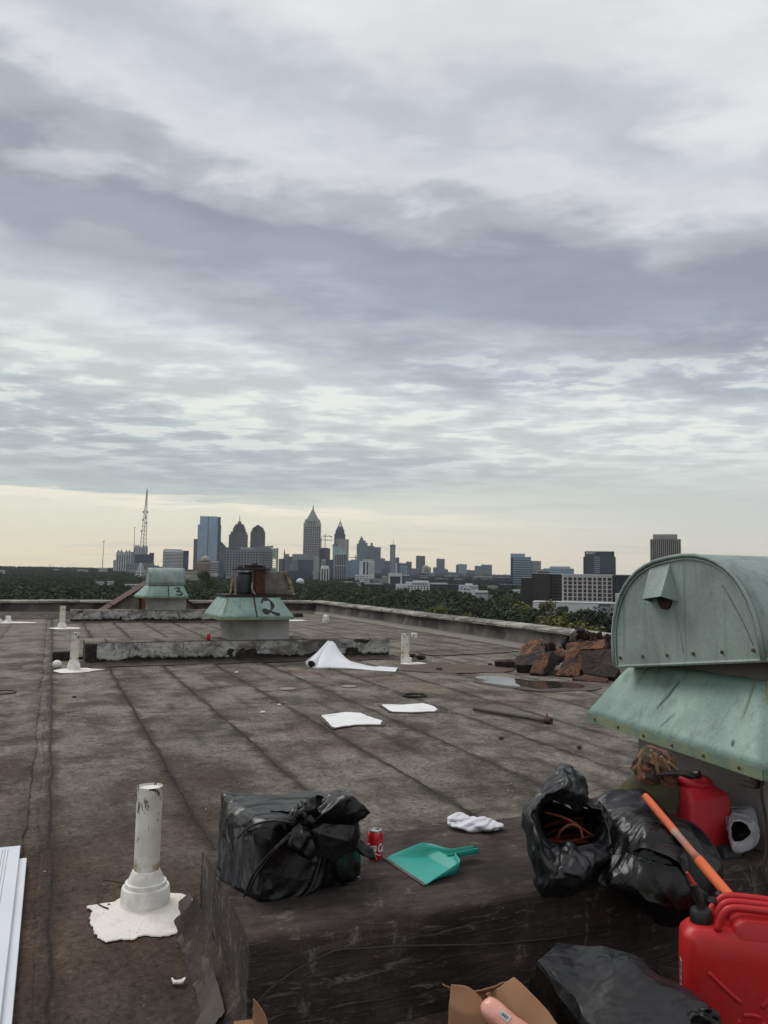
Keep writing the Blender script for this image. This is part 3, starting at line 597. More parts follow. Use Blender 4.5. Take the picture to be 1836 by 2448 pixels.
b.box('wall', M_dark, 928, 961, 1371).box('frame', M_white, 928, 961, 1370, 1378, y0=-1.5, y1=20)
for a, c in ((928, 933), (957, 961)): b.lbox('frame_leg', M_white, b.X(a), b.X(c), -1.5, 1, 0, b.Z(1377))
b.box('right_wing', M_far, 961.5, 977, 1376, y0=2).box('wing_roof', M_white, 961.5, 979, 1373.5, 1376, y0=1.5).box('left_wing', M_pale, 913, 927.6, 1377, y0=2).fins('piers', M_wdark, 914, 927, 1380, 1398, 5, .3, y0=2, out=.2, sides=False).wins('windows', M_wblue, 935, 955, 1380, 1392, 6, 3).done()
b = B('white_inn', 'white five-storey inn with columns of dark arched windows', 'building', 990, 760, 14)
b.box('wall', M_white, 970, 1027.6, 1391).box('penthouse', M_white, 987, 1024, 1388, 1391, y0=3, y1=11).box('left_wing', M_white, 946.5, 970.4, 1397, y0=-4)
b.panes('window_dark', 974, 1026, 1399, 1424, 7, 5, .42, .62, th=.5); b.panes('window_dark', 985, 1022, 1393.4, 1398, 6, 1, .55, .8, th=.5); b.panes('window_dark', 948, 970, 1404, 1420, 3, 3, .4, .6, y0=-4, th=.5)
for i in range(5): b.lbox('piers', M_pale, b.X(948+5*i), b.X(949+5*i), -4.6, -4, 0, b.Z(1403))
b.done()
b = B('low_building', 'dark navy low block left of the white inn with a few lit specks', 'building', 905, 900, 30)
b.box('wall', M_dark, 872, 945, 1396).box('roof_edge', M_pale, 872, 915, 1395, 1397, y0=-.3, y1=10)
b.panes('wall_white', 890, 942, 1404, 1410, 8, 1, .12, .3, th=.4); b.done()
b = B('low_building', 'long dark building with a white parapet strip right of the white inn', 'building', 1062, 840, 30)
b.box('wall', M_dark, 1028, 1100, 1397).box('roof_edge', M_white, 1030, 1070, 1393.5, 1397, y0=2, y1=8).panes('wall_white', 1030, 1096, 1408, 1412, 10, 1, .25, .25, th=.4); b.done()
b = B('low_building', 'wide dark blue hillside block behind the white art building', 'building', 1140, 1300, 40)
b.box('wall', M_dark, 1082, 1222, 1387).box('wall', M_navy, 1040, 1100, 1386, y0=10).box('roof_units', M_grey, 1085, 1104, 1383, 1388, y0=5, y1=15).panes('wall_white', 1100, 1215, 1394, 1404, 12, 2, .15, .25, th=.6); b.done()
b = B('art_building', 'white low building with blue and red painted patches on its front', 'building', 1120, 660, 14)
b.box('wall', M_white, 1097, 1143, 1399).box('upper_storey', M_white, 1112, 1130, 1395.5, 1399, y0=2)
M_bl = mat('paint_blue', (.08, .12, .35)); M_rd = mat('paint_red', (.4, .05, .06))
for (px, wd, py, hh, mm, kk) in ((1100, 4, 1409, 4, M_bl, 'blue_patch'), (1105, 3, 1404, 3, M_bl, 'blue_patch'), (1109, 5, 1410, 4, M_bl, 'blue_patch'), (1116, 8, 1411, 3, M_rd, 'red_patch'), (1122, 3, 1404, 3, M_grey, 'grey_patch'), (1112, 3, 1402, 2, M_grey, 'grey_patch')):
    b.lbox(kk, mm, b.X(px), b.X(px+wd), -.15, .05, b.Z(py), b.Z(py-hh))
b.wins('windows', M_wdark, 1126, 1142, 1401, 1408, 5, 2).done()
b = B('low_shed', 'small white roofed shed in the trees right of the white art building', 'building', 1151, 560, 12)
b.box('wall', M_pale, 1136, 1166, 1415).box('roof', M_white, 1135.5, 1166.5, 1413, 1417, y0=-.4).wins('windows', M_wdark, 1137, 1165, 1417, 1420, 6, 1, .7, .8).box('side_shed', M_grey, 1166, 1184, 1424, y0=3).done()
b = B('domed_building', 'small white building with a rounded dome above the treetops', 'building', 718, 1100, 16)
b.box('wall', M_white, 709, 727, 1390).dome('dome', M_white, 709, 727, 1382.5, 1390).box('base', M_white, 704, 731, 1401, y0=-4).panes('window_dark', 711, 725.5, 1390, 1399, 4, 1, .5, .85, th=.5, name='window').done()
b = B('low_building', 'long red brick building with a flat white-edged roof among the trees', 'building', 763, 820, 20)
b.box('wall', M_red, 735, 780, 1411).box('roof', M_pale, 712, 812, 1409, 1411, y0=-.3).box('right_wall', M_brown, 780, 811, 1411).box('left_wall', M_brown, 713, 735, 1411).wins('windows', M_wdark, 782, 810, 1413, 1418, 6, 1).done()
b = B('low_building', 'pale terrace roofs stepping along under the skyline centre', 'building', 850, 1300, 20)
b.box('wall', M_grey, 815, 905, 1392).box('roof', M_pale, 815, 850, 1390.5, 1392, y0=-.4).box('roof', M_pale, 860, 885, 1388, 1392, y0=4).wins('windows', M_wdark, 818, 903, 1393.5, 1397, 18, 1).done()
b = B('low_building', 'cream low houses left of the wide gridded block', 'building', 450, 1300, 15)
b.box('wall', M_beige, 437, 476, 1366).box('wall', M_white, 436, 455, 1378, y0=-12).wins('windows', M_wdark, 438, 474, 1369, 1374, 10, 1).wins('windows', M_wdark, 437, 454, 1380, 1386, 6, 2, y0=-12).done()
for i, (x0, x1, yt, d, lab) in enumerate(((231, 249, 1392, 800, 'white roof glimpsed in the left wood'), (258, 272, 1391, 820, 'second small pale roof right of the white roof in the left wood'),
        (186, 210, 1363, 2200, 'tiny pale house on the left horizon below a mast'), (236, 256, 1360, 2350, 'tiny cream house at the foot of the lone left mast'), (0, 12, 1364, 1900, 'tiny pale roof at the left picture edge on the horizon'),
        (128, 140, 1362, 2400, 'speck of a white house on the far left ridge'), (890, 915, 1434, 520, 'long pale roof just above the trees right of centre'), (302, 350, 1398, 700, 'pale flat roof left of the third copper cowl'))):
    b = B('house', lab, 'house', (x0+x1)/2, d, 8); b.box('wall', M_pale, x0, x1, yt).box('roof', M_white, x0, x1, yt-1, yt, grow=.4).wins('windows', M_wdark, x0+1, x1-1, yt+.8, yt+3, 4, 1).done()
b = lattice('lattice_frame', 'white steel lattice trestle at the foot of the dark navy office block', 324, 349, 1381, 336, 1345, 1500, M_white, None, 5, .35)
# -- right group
b = B('glass_tower', 'banded blue glass tower standing between the far skyline and the dark apartments', 'skyscraper', 1245, 1300, 28)
b.box('wall', M_gblue, 1226, 1269, 1331).box('rear_block', M_gblue, 1220.5, 1255, 1323, y0=8).bands('bands', M_gdark, 1226.4, 1268.6, 1337, 1430, 17, .45, y1=20).bands('bands', M_navy, 1226.4, 1268.6, 1333, 1336, 1, .5, y1=20).box('left_edge', M_navy, 1222, 1226, 1333, y0=4).box('right_wing', M_pale, 1269.5, 1293, 1340, y0=10).wins('windows', M_wblue, 1270, 1292.5, 1343, 1376, 9, 8, .6, .5, y0=10).done()
b = B('small_building', 'white low gridded block at the foot of the banded blue glass tower', 'building', 1235, 700, 10)
b.box('wall', M_white, 1226, 1243, 1410).panes('window_dark', 1227, 1242, 1412, 1432, 4, 4, .5, .6, th=.4).done()
b = B('office_building', 'long pale glass building with a raised rooftop storey behind the dark apartments', 'building', 1330, 1150, 25)
b.box('wall', M_gblue, 1300, 1371, 1359).box('left_wing', M_pale, 1288, 1302, 1361).box('rooftop_storey', M_pale, 1314, 1363, 1354, 1359, y0=5, y1=18).bands('bands', M_pale, 1300.4, 1370.6, 1359, 1373, 3, .2).done()
b = B('bank_tower', 'dark blue office tower with white bank lettering at its top left', 'skyscraper', 1433, 1000, 26)
b.box('wall', M_gdark, 1399, 1468, 1318).box('shoulder', M_gdark, 1395.5, 1471, 1331, y0=3).bands('bands', M_pale, 1422, 1433.5, 1329, 1371, 9, .35, y1=2).wins('windows', M_wblue, 1400, 1421, 1327, 1371, 12, 11, .5, .5, sides=False).wins('windows', M_wblue, 1435, 1467, 1327, 1371, 18, 11, .5, .5, sides=False)
b.done()
fc = bpy.data.curves.new('lettering', 'FONT'); fc.body = 'BB&T'; fc.size = 1; fc.extrude = .02
fo = link(bpy.data.objects.new('tmp', fc)); bpy.context.view_layer.update()
dg = bpy.context.evaluated_depsgraph_get(); me = bpy.data.meshes.new_from_object(fo.evaluated_get(dg)); bpy.data.objects.remove(fo)
def place_text(me, name, mt, parent, M, w_, h_):
    a = np.empty(len(me.vertices)*3); me.vertices.foreach_get('co', a); a = a.reshape(-1, 3)
    mn_, mx = a.min(0), a.max(0); a[:, 0] = (a[:, 0]-mn_[0])/(mx[0]-mn_[0])*w_; a[:, 1] = (a[:, 1]-mn_[1])/(mx[1]-mn_[1])*h_
    me.vertices.foreach_set('co', a.reshape(-1)); me.materials.clear(); me.materials.append(mt); me.name = name
    o = link(bpy.data.objects.new(name, me)); o.parent = parent; o.matrix_local = M; return o
M_signw = mat('sign_white', (.8, .8, .8))
place_text(me, 'lettering', M_signw, b.t, Matrix.Translation((b.X(1402.5), -.25, b.Z(1325))) @ Matrix.Rotation(math.pi/2, 4, 'X'), b.X(1424)-b.X(1402.5), b.Z(1319.5)-b.Z(1325))
b = B('apartment_building', 'dark brown stepped apartment block left of the white gridded front', 'building', 1295, 450, 16)
b.box('wall', M_dkbrown, 1272, 1315, 1371).box('low_wing', M_dkbrown, 1246.5, 1272, 1382, y0=1).box('roof_edge', M_white, 1248, 1272, 1380.6, 1382, y0=.8).box('navy_wing', M_dark, 1315.4, 1344, 1373, y0=2).box('roof_edge', M_white, 1273, 1344, 1370, 1371, y0=.5)
b.panes('window_dark', 1249, 1271, 1392, 1440, 4, 6, .45, .6, y0=1, th=.35); b.panes('window_dark', 1273, 1314, 1383, 1440, 6, 6, .35, .6, th=.35); b.panes('window_dark', 1318, 1343, 1378, 1438, 4, 8, .6, .5, y0=2, th=.35)
b.panes('wall_white', 1284, 1304, 1383, 1440, 3, 6, .08, .1, y0=-.1, th=.35, name='balcony_lamp'); b.box('rooftop_unit', M_dark, 1286, 1314, 1366, 1370, y0=5, y1=10)
for i in range(8): b.lbox('balcony', M_steel, b.X(1317), b.X(1343), .6, 2.0, b.Z(1385+7.5*i), b.Z(1384.4+7.5*i))
b.done()
b = B('apartment_building', 'white gridded apartment front with deep dark windows in ten columns', 'building', 1403, 430, 16)
b.box('wall', M_white, 1344.6, 1461.4, 1374).box('roof_parapet', M_white, 1344, 1462, 1372.6, 1376, y0=-.5, y1=.6)
b.panes('window_dark', 1347, 1461, 1379.5, 1446, 10, 7, .68, .76, th=.5, alt='window_dark_red', widths=(.85, 1.15)); b.box('roof_units', M_dark, 1408, 1432, 1370.8, 1373, y0=5, y1=9); b.done()
b = B('apartment_building', 'black clad apartment wing right of the white gridded front', 'building', 1490, 432, 14)
b.box('wall', M_dark, 1462, 1520, 1375).box('roof_edge', M_pale, 1462, 1520, 1374, 1375.4, y0=-.3)
b.panes('window_dark', 1464, 1474, 1380, 1440, 2, 8, .6, .6, th=.35); b.panes('window_dark', 1480, 1516, 1380, 1440, 5, 8, .45, .55, th=.35).done()
b = B('low_building', 'long blank white wall of a low building behind the dark trees', 'building', 1353, 380, 20)
b.box('wall', M_white, 1275, 1431, 1441).box('coping', M_pale, 1274.5, 1431.5, 1440, 1441, y0=-.2).lbox('dark_drain', M_grey, b.X(1305), b.X(1307), -.1, .02, b.Z(1452), b.Z(1443)); b.done()
b = B('office_building', 'grey banded office with a white windowed corner beside the big copper hood', 'building', 1456, 300, 16)
b.box('wall', M_grey, 1431, 1458, 1444).box('white_corner', M_pale, 1458.3, 1490, 1443.5, y0=-.5).bands('bands', M_pale, 1431.5, 1457.5, 1449, 1500, 5, .35, y1=3, out=.15).box('roof_edge', M_pale, 1430, 1490, 1442.3, 1444, y0=-.9).box('upper_storey', M_pale, 1471, 1500, 1420, 1444, y0=6)
b.panes('window_dark', 1459, 1488, 1450, 1500, 5, 4, .5, .62, y0=-.5, th=.3).done()
b = B('brown_tower', 'tall brown tower ribbed with vertical piers rising behind the big copper hood', 'skyscraper', 1591, 1500, 40)
b.box('wall', M_brown, 1558, 1625.5, 1289).box('crown', M_beige, 1564, 1618.5, 1277, 1289, y0=3, y1=36).wins('windows', M_wdark, 1559, 1625, 1293, 1380, 15, 16, .55, .7, out=.2).fins('piers', M_beige, 1558, 1625.5, 1289, 1385, 15, .3, out=.9).fins('piers', M_pale, 1564, 1618.5, 1278, 1288, 10, .2, y0=3, y1=36, out=.4).done()
b = B('house_row', 'pale low storage roofs at far right of the central wood', 'building', 1196, 620, 12)
b.box('wall', M_grey, 1184, 1200, 1426).box('roof', M_pale, 1183, 1201, 1425, 1427, y0=-.3).wins('windows', M_wdark, 1185, 1199, 1428, 1431, 5, 1).done()
for (x0, x1, yt, d, m_, rm_, lab) in (
    (825, 848, 1384, 1900, M_navy, M_grey, 'slate low block at the foot of the blue glass slab'),
    (882, 912, 1384, 1500, M_grey, M_pale, 'grey low block under the white slab hotel'),
    (905, 928, 1389, 1250, M_beige, M_pale, 'beige low block left of the white square frame'),
    (962, 990, 1384, 1500, M_far, M_grey, 'slate block right of the white square frame'),
    (975, 1004, 1374, 2300, M_far, M_far2, 'bluish block above the white inn roof, left of the rooftop sign'),
    (1026, 1052, 1376, 2200, M_far, M_far2, 'bluish low block right of the rooftop sign'),
    (1040, 1072, 1384, 1700, M_beige, M_pale, 'beige low block with pale roof right of the rooftop sign'),
    (1062, 1096, 1377, 2500, M_far2, M_white, 'pale long block under the bluish flat-topped tower'),
    (1098, 1130, 1376, 2400, M_far, M_far2, 'slate long block under the far blue glass block'),
    (1132, 1176, 1378, 2300, M_grey, M_white, 'long grey block with white roof under the last far pair'),
    (1178, 1224, 1381, 1900, M_navy, M_pale, 'navy long block beside the banded glass tower foot'),
    (1072, 1084, 1389, 1500, M_pink, M_pale, 'small brick block left of the wide dark hillside building'),
    (780, 812, 1396, 1250, M_brown, M_grey, 'brown low block under the arched white building'),
    (628, 664, 1372, 1900, M_far, M_grey, 'slate block behind the right end of the wide gridded block'),
    (655, 700, 1389, 1350, M_dark, M_grey, 'dark low block right of the second cowl motor'),
    (842, 872, 1400, 1050, M_navy, M_pale, 'navy low block left of the dark block with lit specks'),
    (1166, 1190, 1402, 900, M_beige, M_pale, 'beige low block above the small white shed'),
    (1196, 1224, 1398, 1000, M_dark, M_grey, 'dark low block left of the small white gridded block')):
    b = B('low_building', lab, 'building', (x0+x1)/2, d, 18); b.box('wall', m_, x0, x1, yt).box('roof', rm_, x0-.4, x1+.4, yt-.8, yt, grow=.3)
    b.box('rooftop_unit', M_grey, x0+(x1-x0)*.3, x0+(x1-x0)*.5, yt-2.2, yt-.8, y0=5, y1=10).wins('windows', M_wdark, x0+1, x1-1, yt+1.5, yt+1.5+4*3.2, max(3, int((x1-x0)/3)), 4, .5, .45).done()
# ---- trees ---------------------------------------------------
def clear(x, y, r=16):
    return True
used = []
def put_tree(px, ytop, d, me, label, group=None, s=None, name='tree'):
    c = D(px, 1380, d); gz = ground_z(c.x, c.y); H_ = D(px, ytop, d).z-gz
    mh = max(v.co.z for v in me.vertices) if me.name not in MH else MH[me.name]; MH[me.name] = mh
    s_ = H_/mh if s is None else s
    return tree(me, trunks[len(used) % 3], c.x, c.y, gz, s_, label, group, rnd.uniform(0, 6.28), name) if not used.append(c) else None
MH = {}
put_tree(1303, 1432, 185, proto_s, 'tall slim olive tree standing before the long blank white wall', name='slim_tree')
put_tree(1352, 1462, 165, proto_y[0], 'bright yellow-green tree, the big one in front of the dark round trees')
put_tree(1392, 1484, 150, proto_y[1], 'lower yellow-green tree right of the big yellow-green one by the parapet')
put_tree(1428, 1496, 145, proto_y[0], 'small yellow-green tree top next to the debris pile, rightmost of its colour')
put_tree(1340, 1455, 210, proto_n[0], 'dark round tree behind the yellow-green one, left of its pair'); put_tree(1378, 1450, 215, proto_n[1], 'dark tree in the middle before the white gridded front')
put_tree(1418, 1448, 205, proto_n[0], 'dark round tree nearest the grey banded office'); put_tree(1205, 1420, 330, proto_n[1], 'tall green tree standing above the wood left of the dark apartments')
put_tree(1245, 1436, 260, proto_y[1], 'light green tree before the dark brown apartments'); put_tree(1215, 1440, 235, proto_n[0], 'dark leafy tree below the banded glass tower'); put_tree(1268, 1452, 215, proto_n[0], 'dark broad tree under the low wing of the brown apartments')
put_tree(495, 1371, 700, proto_n[1], 'broad dark tree between the third cowl and the motor of the second', s=2.3)
# band of wood: nearest ones as individuals
grp = {0: ('dark bushy tree in the wood beyond the far left parapet', 'trees of the wood left of the third cowl'),
       1: ('dark bushy tree in the wood below the middle skyline, beyond the far parapet', 'trees of the wood under the middle skyline'),
       2: ('green bushy tree in the wood beyond the long right parapet', 'trees beyond the long right parapet')}
rt = random.Random(11); n = 0; far_pts = []
bz = [(q[0], q[1], q[2]) for q in FOOT]
OB = []
for o_ in sc.objects:
    if o_.type == 'EMPTY' and o_.get('category') in ('building', 'house', 'sign', 'skyscraper'):
        w_ = 0
        for ch in o_.children:
            if ch.type == 'MESH' and ch.name.split('.')[0] in ('wall', 'left_wing', 'right_wing', 'right_wall', 'left_wall', 'side_block', 'shoulder', 'base', 'roof', 'low_wing', 'navy_wing', 'white_corner', 'podium'):
                for v in ch.bound_box: w_ = max(w_, abs(v[0]))
        OB.append((o_.location.x, o_.location.y, o_.rotation_euler.z, w_+5))
def on_building(x, y, m=0):
    for (bx, by, rz, w_) in OB:
        dx_, dy_ = x-bx, y-by; c_, s_ = math.cos(-rz), math.sin(-rz); lx = dx_*c_-dy_*s_; ly = dx_*s_+dy_*c_
        if -w_-m < lx < w_+m and -7-m < ly < 60: return True
    return False
def front_of(x, y):      # keeps an open foreground before the buildings
    return on_building(x, y)
d = 165.0
while d < 640:
    step = 6.2*(1+d/900)
    a = -36.0
    while a < 31:
        az = YAW+math.radians(a+rt.uniform(-.4, .4)*step/d*57); dd = d+rt.uniform(-.5, .5)*step
        x, y = dd*math.sin(az), dd*math.cos(az); a += step/d*57.3
        if on_building(x, y) or x < 13 and y < 40: continue
        s_ = rt.uniform(.72, 1.12)
        pxs = 918+F*math.tan(az-YAW)
        vis = -80 < pxs < 1560
        if pxs > 1150 and d < 330: s_ *= .72 if d < 240 else .85
        if pxs > 1560: continue
        near = (d < 330)
        yb = 1362+.0145*pxs+(23.5-s_*11.5)/dd*F
        if vis and n < 285 and yb < (1437 if pxs < 771 else 1437+(pxs-771)*.118)+12 and d > (300 if pxs < 800 else 160):
            k_ = 0 if pxs < 400 else (1 if pxs < 820 else 2)
            me_ = proto_c[rt.randrange(6)]
            if k_ == 2 and rt.random() < .12: me_ = proto_y[rt.randrange(2)]
            if k_ == 2 and d < 260: me_ = proto_n[rt.randrange(2)]
            lab, g_ = grp[k_]
            if me_ in proto_y: lab = 'yellow-green bushy tree in the wood beyond the long right parapet'; g_ = 'yellow-green trees beyond the long right parapet'
            if me_ in proto_n: lab = 'full leafy green tree close behind the long right parapet'; g_ = 'near leafy trees behind the long right parapet'
            tree(me_, trunks[n % 3], x, y, ground_z(x, y), s_, lab, g_, rt.uniform(0, 6.28)); n += 1
        else: far_pts.append((x, y, ground_z(x, y), s_*1.03))
    d += step*.92
while d < 4600:
    step = 8.0*(d/640)**.78; a = -30.0
    while a < 30:
        az = YAW+math.radians(a+rt.uniform(-.5, .5)*step/d*57); dd = d+rt.uniform(-.5, .5)*step; x, y = dd*math.sin(az), dd*math.cos(az); a += step/d*57.3
        if on_building(x, y, -3): continue
        if -2 < a < 12 and rt.random() < .35: continue
        far_pts.append((x, y, ground_z(x, y), rt.uniform(.75, 1.2)*max(1, (d/1200)**.45)))
    d += step
# the rest of the wood: one object
coll = bpy.data.collections.new('wood_trees')
lowc_ = [crown_mesh(40+i, nleaf=420, leaf=.85, nl=9, mat_=(M_leafdark, M_leafmid, M_leafdark, M_leafmid)[i]) for i in range(4)]
for i, me_ in enumerate(lowc_): coll.objects.link(bpy.data.objects.new('wood_crown', me_))
pm = bpy.data.meshes.new('far_wood'); pm.from_pydata([p[:3] for p in far_pts], [], [])
at = pm.attributes.new('size', 'FLOAT', 'POINT'); at.data.foreach_set('value', [p[3] for p in far_pts])
fw_ = link(bpy.data.objects.new('far_wood', pm)); tag(fw_, 'dark wooded canopy stretching from the roof edge to the horizon below the skyline', 'wood', kind='stuff')
ng = bpy.data.node_groups.new('scatter', 'GeometryNodeTree'); ng.interface.new_socket('Geometry', in_out='INPUT', socket_type='NodeSocketGeometry'); ng.interface.new_socket('Geometry', in_out='OUTPUT', socket_type='NodeSocketGeometry')
gi = ng.nodes.new('NodeGroupInput'); go = ng.nodes.new('NodeGroupOutput'); ip = ng.nodes.new('GeometryNodeInstanceOnPoints'); ci = ng.nodes.new('GeometryNodeCollectionInfo')
ci.inputs['Collection'].default_value = coll; ci.inputs['Separate Children'].default_value = True; ci.inputs['Reset Children'].default_value = True
ip.inputs['Pick Instance'].default_value = True
na_ = ng.nodes.new('GeometryNodeInputNamedAttribute'); na_.data_type = 'FLOAT'; na_.inputs['Name'].default_value = 'size'
rv = ng.nodes.new('FunctionNodeRandomValue'); rv.data_type = 'FLOAT_VECTOR'; rv.inputs[0].default_value = (0, 0, 0); rv.inputs[1].default_value = (.1, .1, 6.28)
m2p = ng.nodes.new('GeometryNodeMeshToPoints')
lk = ng.links; lk.new(gi.outputs[0], m2p.inputs[0]); lk.new(m2p.outputs[0], ip.inputs['Points']); lk.new(ci.outputs[0], ip.inputs['Instance']); lk.new(rv.outputs[0], ip.inputs['Rotation']); lk.new(na_.outputs[0], ip.inputs['Scale']); lk.new(ip.outputs[0], go.inputs[0])
md = fw_.modifiers.new('scatter', 'NODES'); md.node_group = ng
print('trees', n, 'far', len(far_pts))
# ---- haze
hz = MB().box(-4500, 7800, -400, 8200, -60, 420)
M_haze = bpy.data.materials.new('haze'); M_haze.use_nodes = True; t_ = M_haze.node_tree; t_.nodes.clear()
pv = t_.nodes.new('ShaderNodeVolumePrincipled'); mo = t_.nodes.new('ShaderNodeOutputMaterial'); t_.links.new(pv.outputs[0], mo.inputs['Volume'])
pv.inputs['Color'].default_value = (.80, .88, 1, 1); pv.inputs['Density'].default_value = 3.6e-5; pv.inputs['Anisotropy'].default_value = .2
tag(obj('haze', hz, M_haze, loc=(0, 0, -60)), 'thin pale bluish haze over the whole city', 'haze', kind='stuff')
# ------------------------------------------------------------------ roof: materials
def roof_fn(dark=0.0):
    def fn(k):
        # world-space weathering so that neighbouring sheets share stains
        geo = k.new('ShaderNodeNewGeometry'); pos = geo.outputs['Position']
        st = k.noise(k.mapping(pos, scale=(.9, .8, 1)), 1.5, 8, .68, .3)
        pur = k.noise(k.mapping(pos, scale=(.8, .5, 1), loc=(9, 4, 0)), 2.2, 6, .62)
        blot = k.noise(k.mapping(pos, loc=(3, 1, 7)), 4.5, 7, .68)
        gran = k.noise(pos, 260, 3, .7); gran2 = k.noise(pos, 60, 4, .7)
        c = k.mix(k.maprange(st, .36, .62), L((76, 69, 63))+(1,), L((134, 128, 119))+(1,))
        c = k.mix(k.math('MULTIPLY', k.maprange(pur, .52, .68), .5), c, L((70, 61, 56))+(1,))
        c = k.mix(k.math('MULTIPLY', k.maprange(blot, .5, .72), .5), c, L((124, 118, 108))+(1,))
        moss = k.noise(k.mapping(pos, loc=(1, 8, 2)), 1.1, 5, .6)
        c = k.mix(k.math('MULTIPLY', k.maprange(moss, .6, .75), .3), c, L((92, 95, 78))+(1,))
        rust = k.noise(k.mapping(pos, loc=(5, 2, 1)), .55, 4, .6)
        c = k.mix(k.math('MULTIPLY', k.maprange(rust, .56, .72), .35), c, L((100, 68, 46))+(1,))
        sep = k.new('ShaderNodeSeparateXYZ'); k.put(sep.inputs[0], pos)
        # darker brown felt at the near left and before the near plinth
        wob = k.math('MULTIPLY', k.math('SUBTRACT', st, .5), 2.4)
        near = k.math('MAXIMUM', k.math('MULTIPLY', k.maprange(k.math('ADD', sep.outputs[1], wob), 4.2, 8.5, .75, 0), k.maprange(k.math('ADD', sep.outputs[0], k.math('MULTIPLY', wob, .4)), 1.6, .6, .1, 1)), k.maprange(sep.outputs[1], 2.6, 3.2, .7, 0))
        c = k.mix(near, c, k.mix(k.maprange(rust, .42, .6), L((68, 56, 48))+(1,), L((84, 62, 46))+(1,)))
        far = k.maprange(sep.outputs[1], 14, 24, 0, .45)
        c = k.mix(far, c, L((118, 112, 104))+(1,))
        # dirt gathered along the laps
        wx = k.math('ADD', sep.outputs[0], k.math('MULTIPLY', k.math('SUBTRACT', k.noise(k.mapping(pos, scale=(.2, 1, 1)), 1.2, 5, .6), .5), .10))
        fr_ = k.math('FRACT', k.math('DIVIDE', k.math('ADD', wx, .425-.055), .85)); dl = k.math('ABSOLUTE', k.math('SUBTRACT', fr_, .5)); on_ = k.maprange(sep.outputs[0], -.3, -.1, 0, 1)
        wid = k.maprange(k.noise(k.mapping(pos, scale=(.3, 1, 1), loc=(0, 6, 0)), 1.7, 5, .65), .35, .7, .03, .24)
        c = k.mix(k.math('MULTIPLY', k.math('MULTIPLY', k.maprange(dl, wid, .0), on_), .8), c, L((58, 49, 45))+(1,))
        sid = k.math('SUBTRACT', fr_, .5); c = k.mix(k.math('MULTIPLY', k.math('MULTIPLY', k.math('LESS_THAN', k.math('ABSOLUTE', sid), .010), on_), .6), c, L((36, 30, 28))+(1,))
        ringd = k.math('POWER', k.math('ABSOLUTE', k.math('SUBTRACT', k.noise(k.mapping(pos, scale=(1, 1.6, 1), loc=(2, 2, 2)), 1.3, 5, .6), .5)), 1.0)
        c = k.mix(k.maprange(ringd, .012, .0, 0, .55), c, L((50, 42, 39))+(1,))
        g3 = k.noise(k.mapping(pos, scale=(1.4, 1, 1)), 24, 7, .74, .6)
        c = k.mix(1.0, c, k.ramp(g3, [(.32, (.30, .28, .27)), (.46, (.86, .86, .86)), (.56, (1.08, 1.08, 1.08)), (.68, (1.7, 1.68, 1.65))]), 'MULTIPLY'); c.node.clamp_result = False
        fr2 = k.math('ABSOLUTE', k.math('SUBTRACT', k.math('FRACT', k.math('DIVIDE', k.math('ADD', wx, -.06), .85)), .5))
        w2 = k.math('MULTIPLY', k.maprange(fr2, .09, .0), k.maprange(k.noise(k.mapping(pos, scale=(.5, .4, 1), loc=(8, 0, 0)), 1.5, 4, .6), .42, .6))
        c = k.mix(k.math('MULTIPLY', k.math('MULTIPLY', w2, on_), .55), c, L((56, 47, 43))+(1,))
        spk = k.math('MULTIPLY', k.maprange(gran2, .60, .70), .6)
        c = k.mix(spk, c, L((48, 40, 37))+(1,))
        c = k.mix(1.0, c, k.ramp(gran, [(.25, (.55, .54, .53)), (.5, (1, 1, 1)), (.75, (1.5, 1.48, 1.45))]), 'MULTIPLY')
        c.node.clamp_result = False
        oi = k.new('ShaderNodeObjectInfo'); h = k.new('ShaderNodeHueSaturation'); k.put(h.inputs['Color'], c)
        k.put(h.inputs['Value'], k.math('ADD', .93, k.math('MULTIPLY', oi.outputs['Random'], .12))); h.inputs['Saturation'].default_value = 1.0
        k.color = h.outputs[0]
        b1 = k.new('ShaderNodeBump'); b1.inputs['Distance'].default_value = .016; k.put(b1.inputs['Height'], g3)
        b2 = k.new('ShaderNodeBump'); b2.inputs['Distance'].default_value = .0018; k.put(b2.inputs['Height'], gran); k.put(b2.inputs['Normal'], b1.outputs[0])
        b3 = k.new('ShaderNodeBump'); b3.inputs['Distance'].default_value = .02; k.put(b3.inputs['Height'], blot); k.put(b3.inputs['Normal'], b2.outputs[0])
        k.put(k.bsdf.inputs['Normal'], b3.outputs[0])
    return fn
M_roof = mat('roof_felt', (.1, .1, .1), .92, spec=.25, fn=roof_fn())
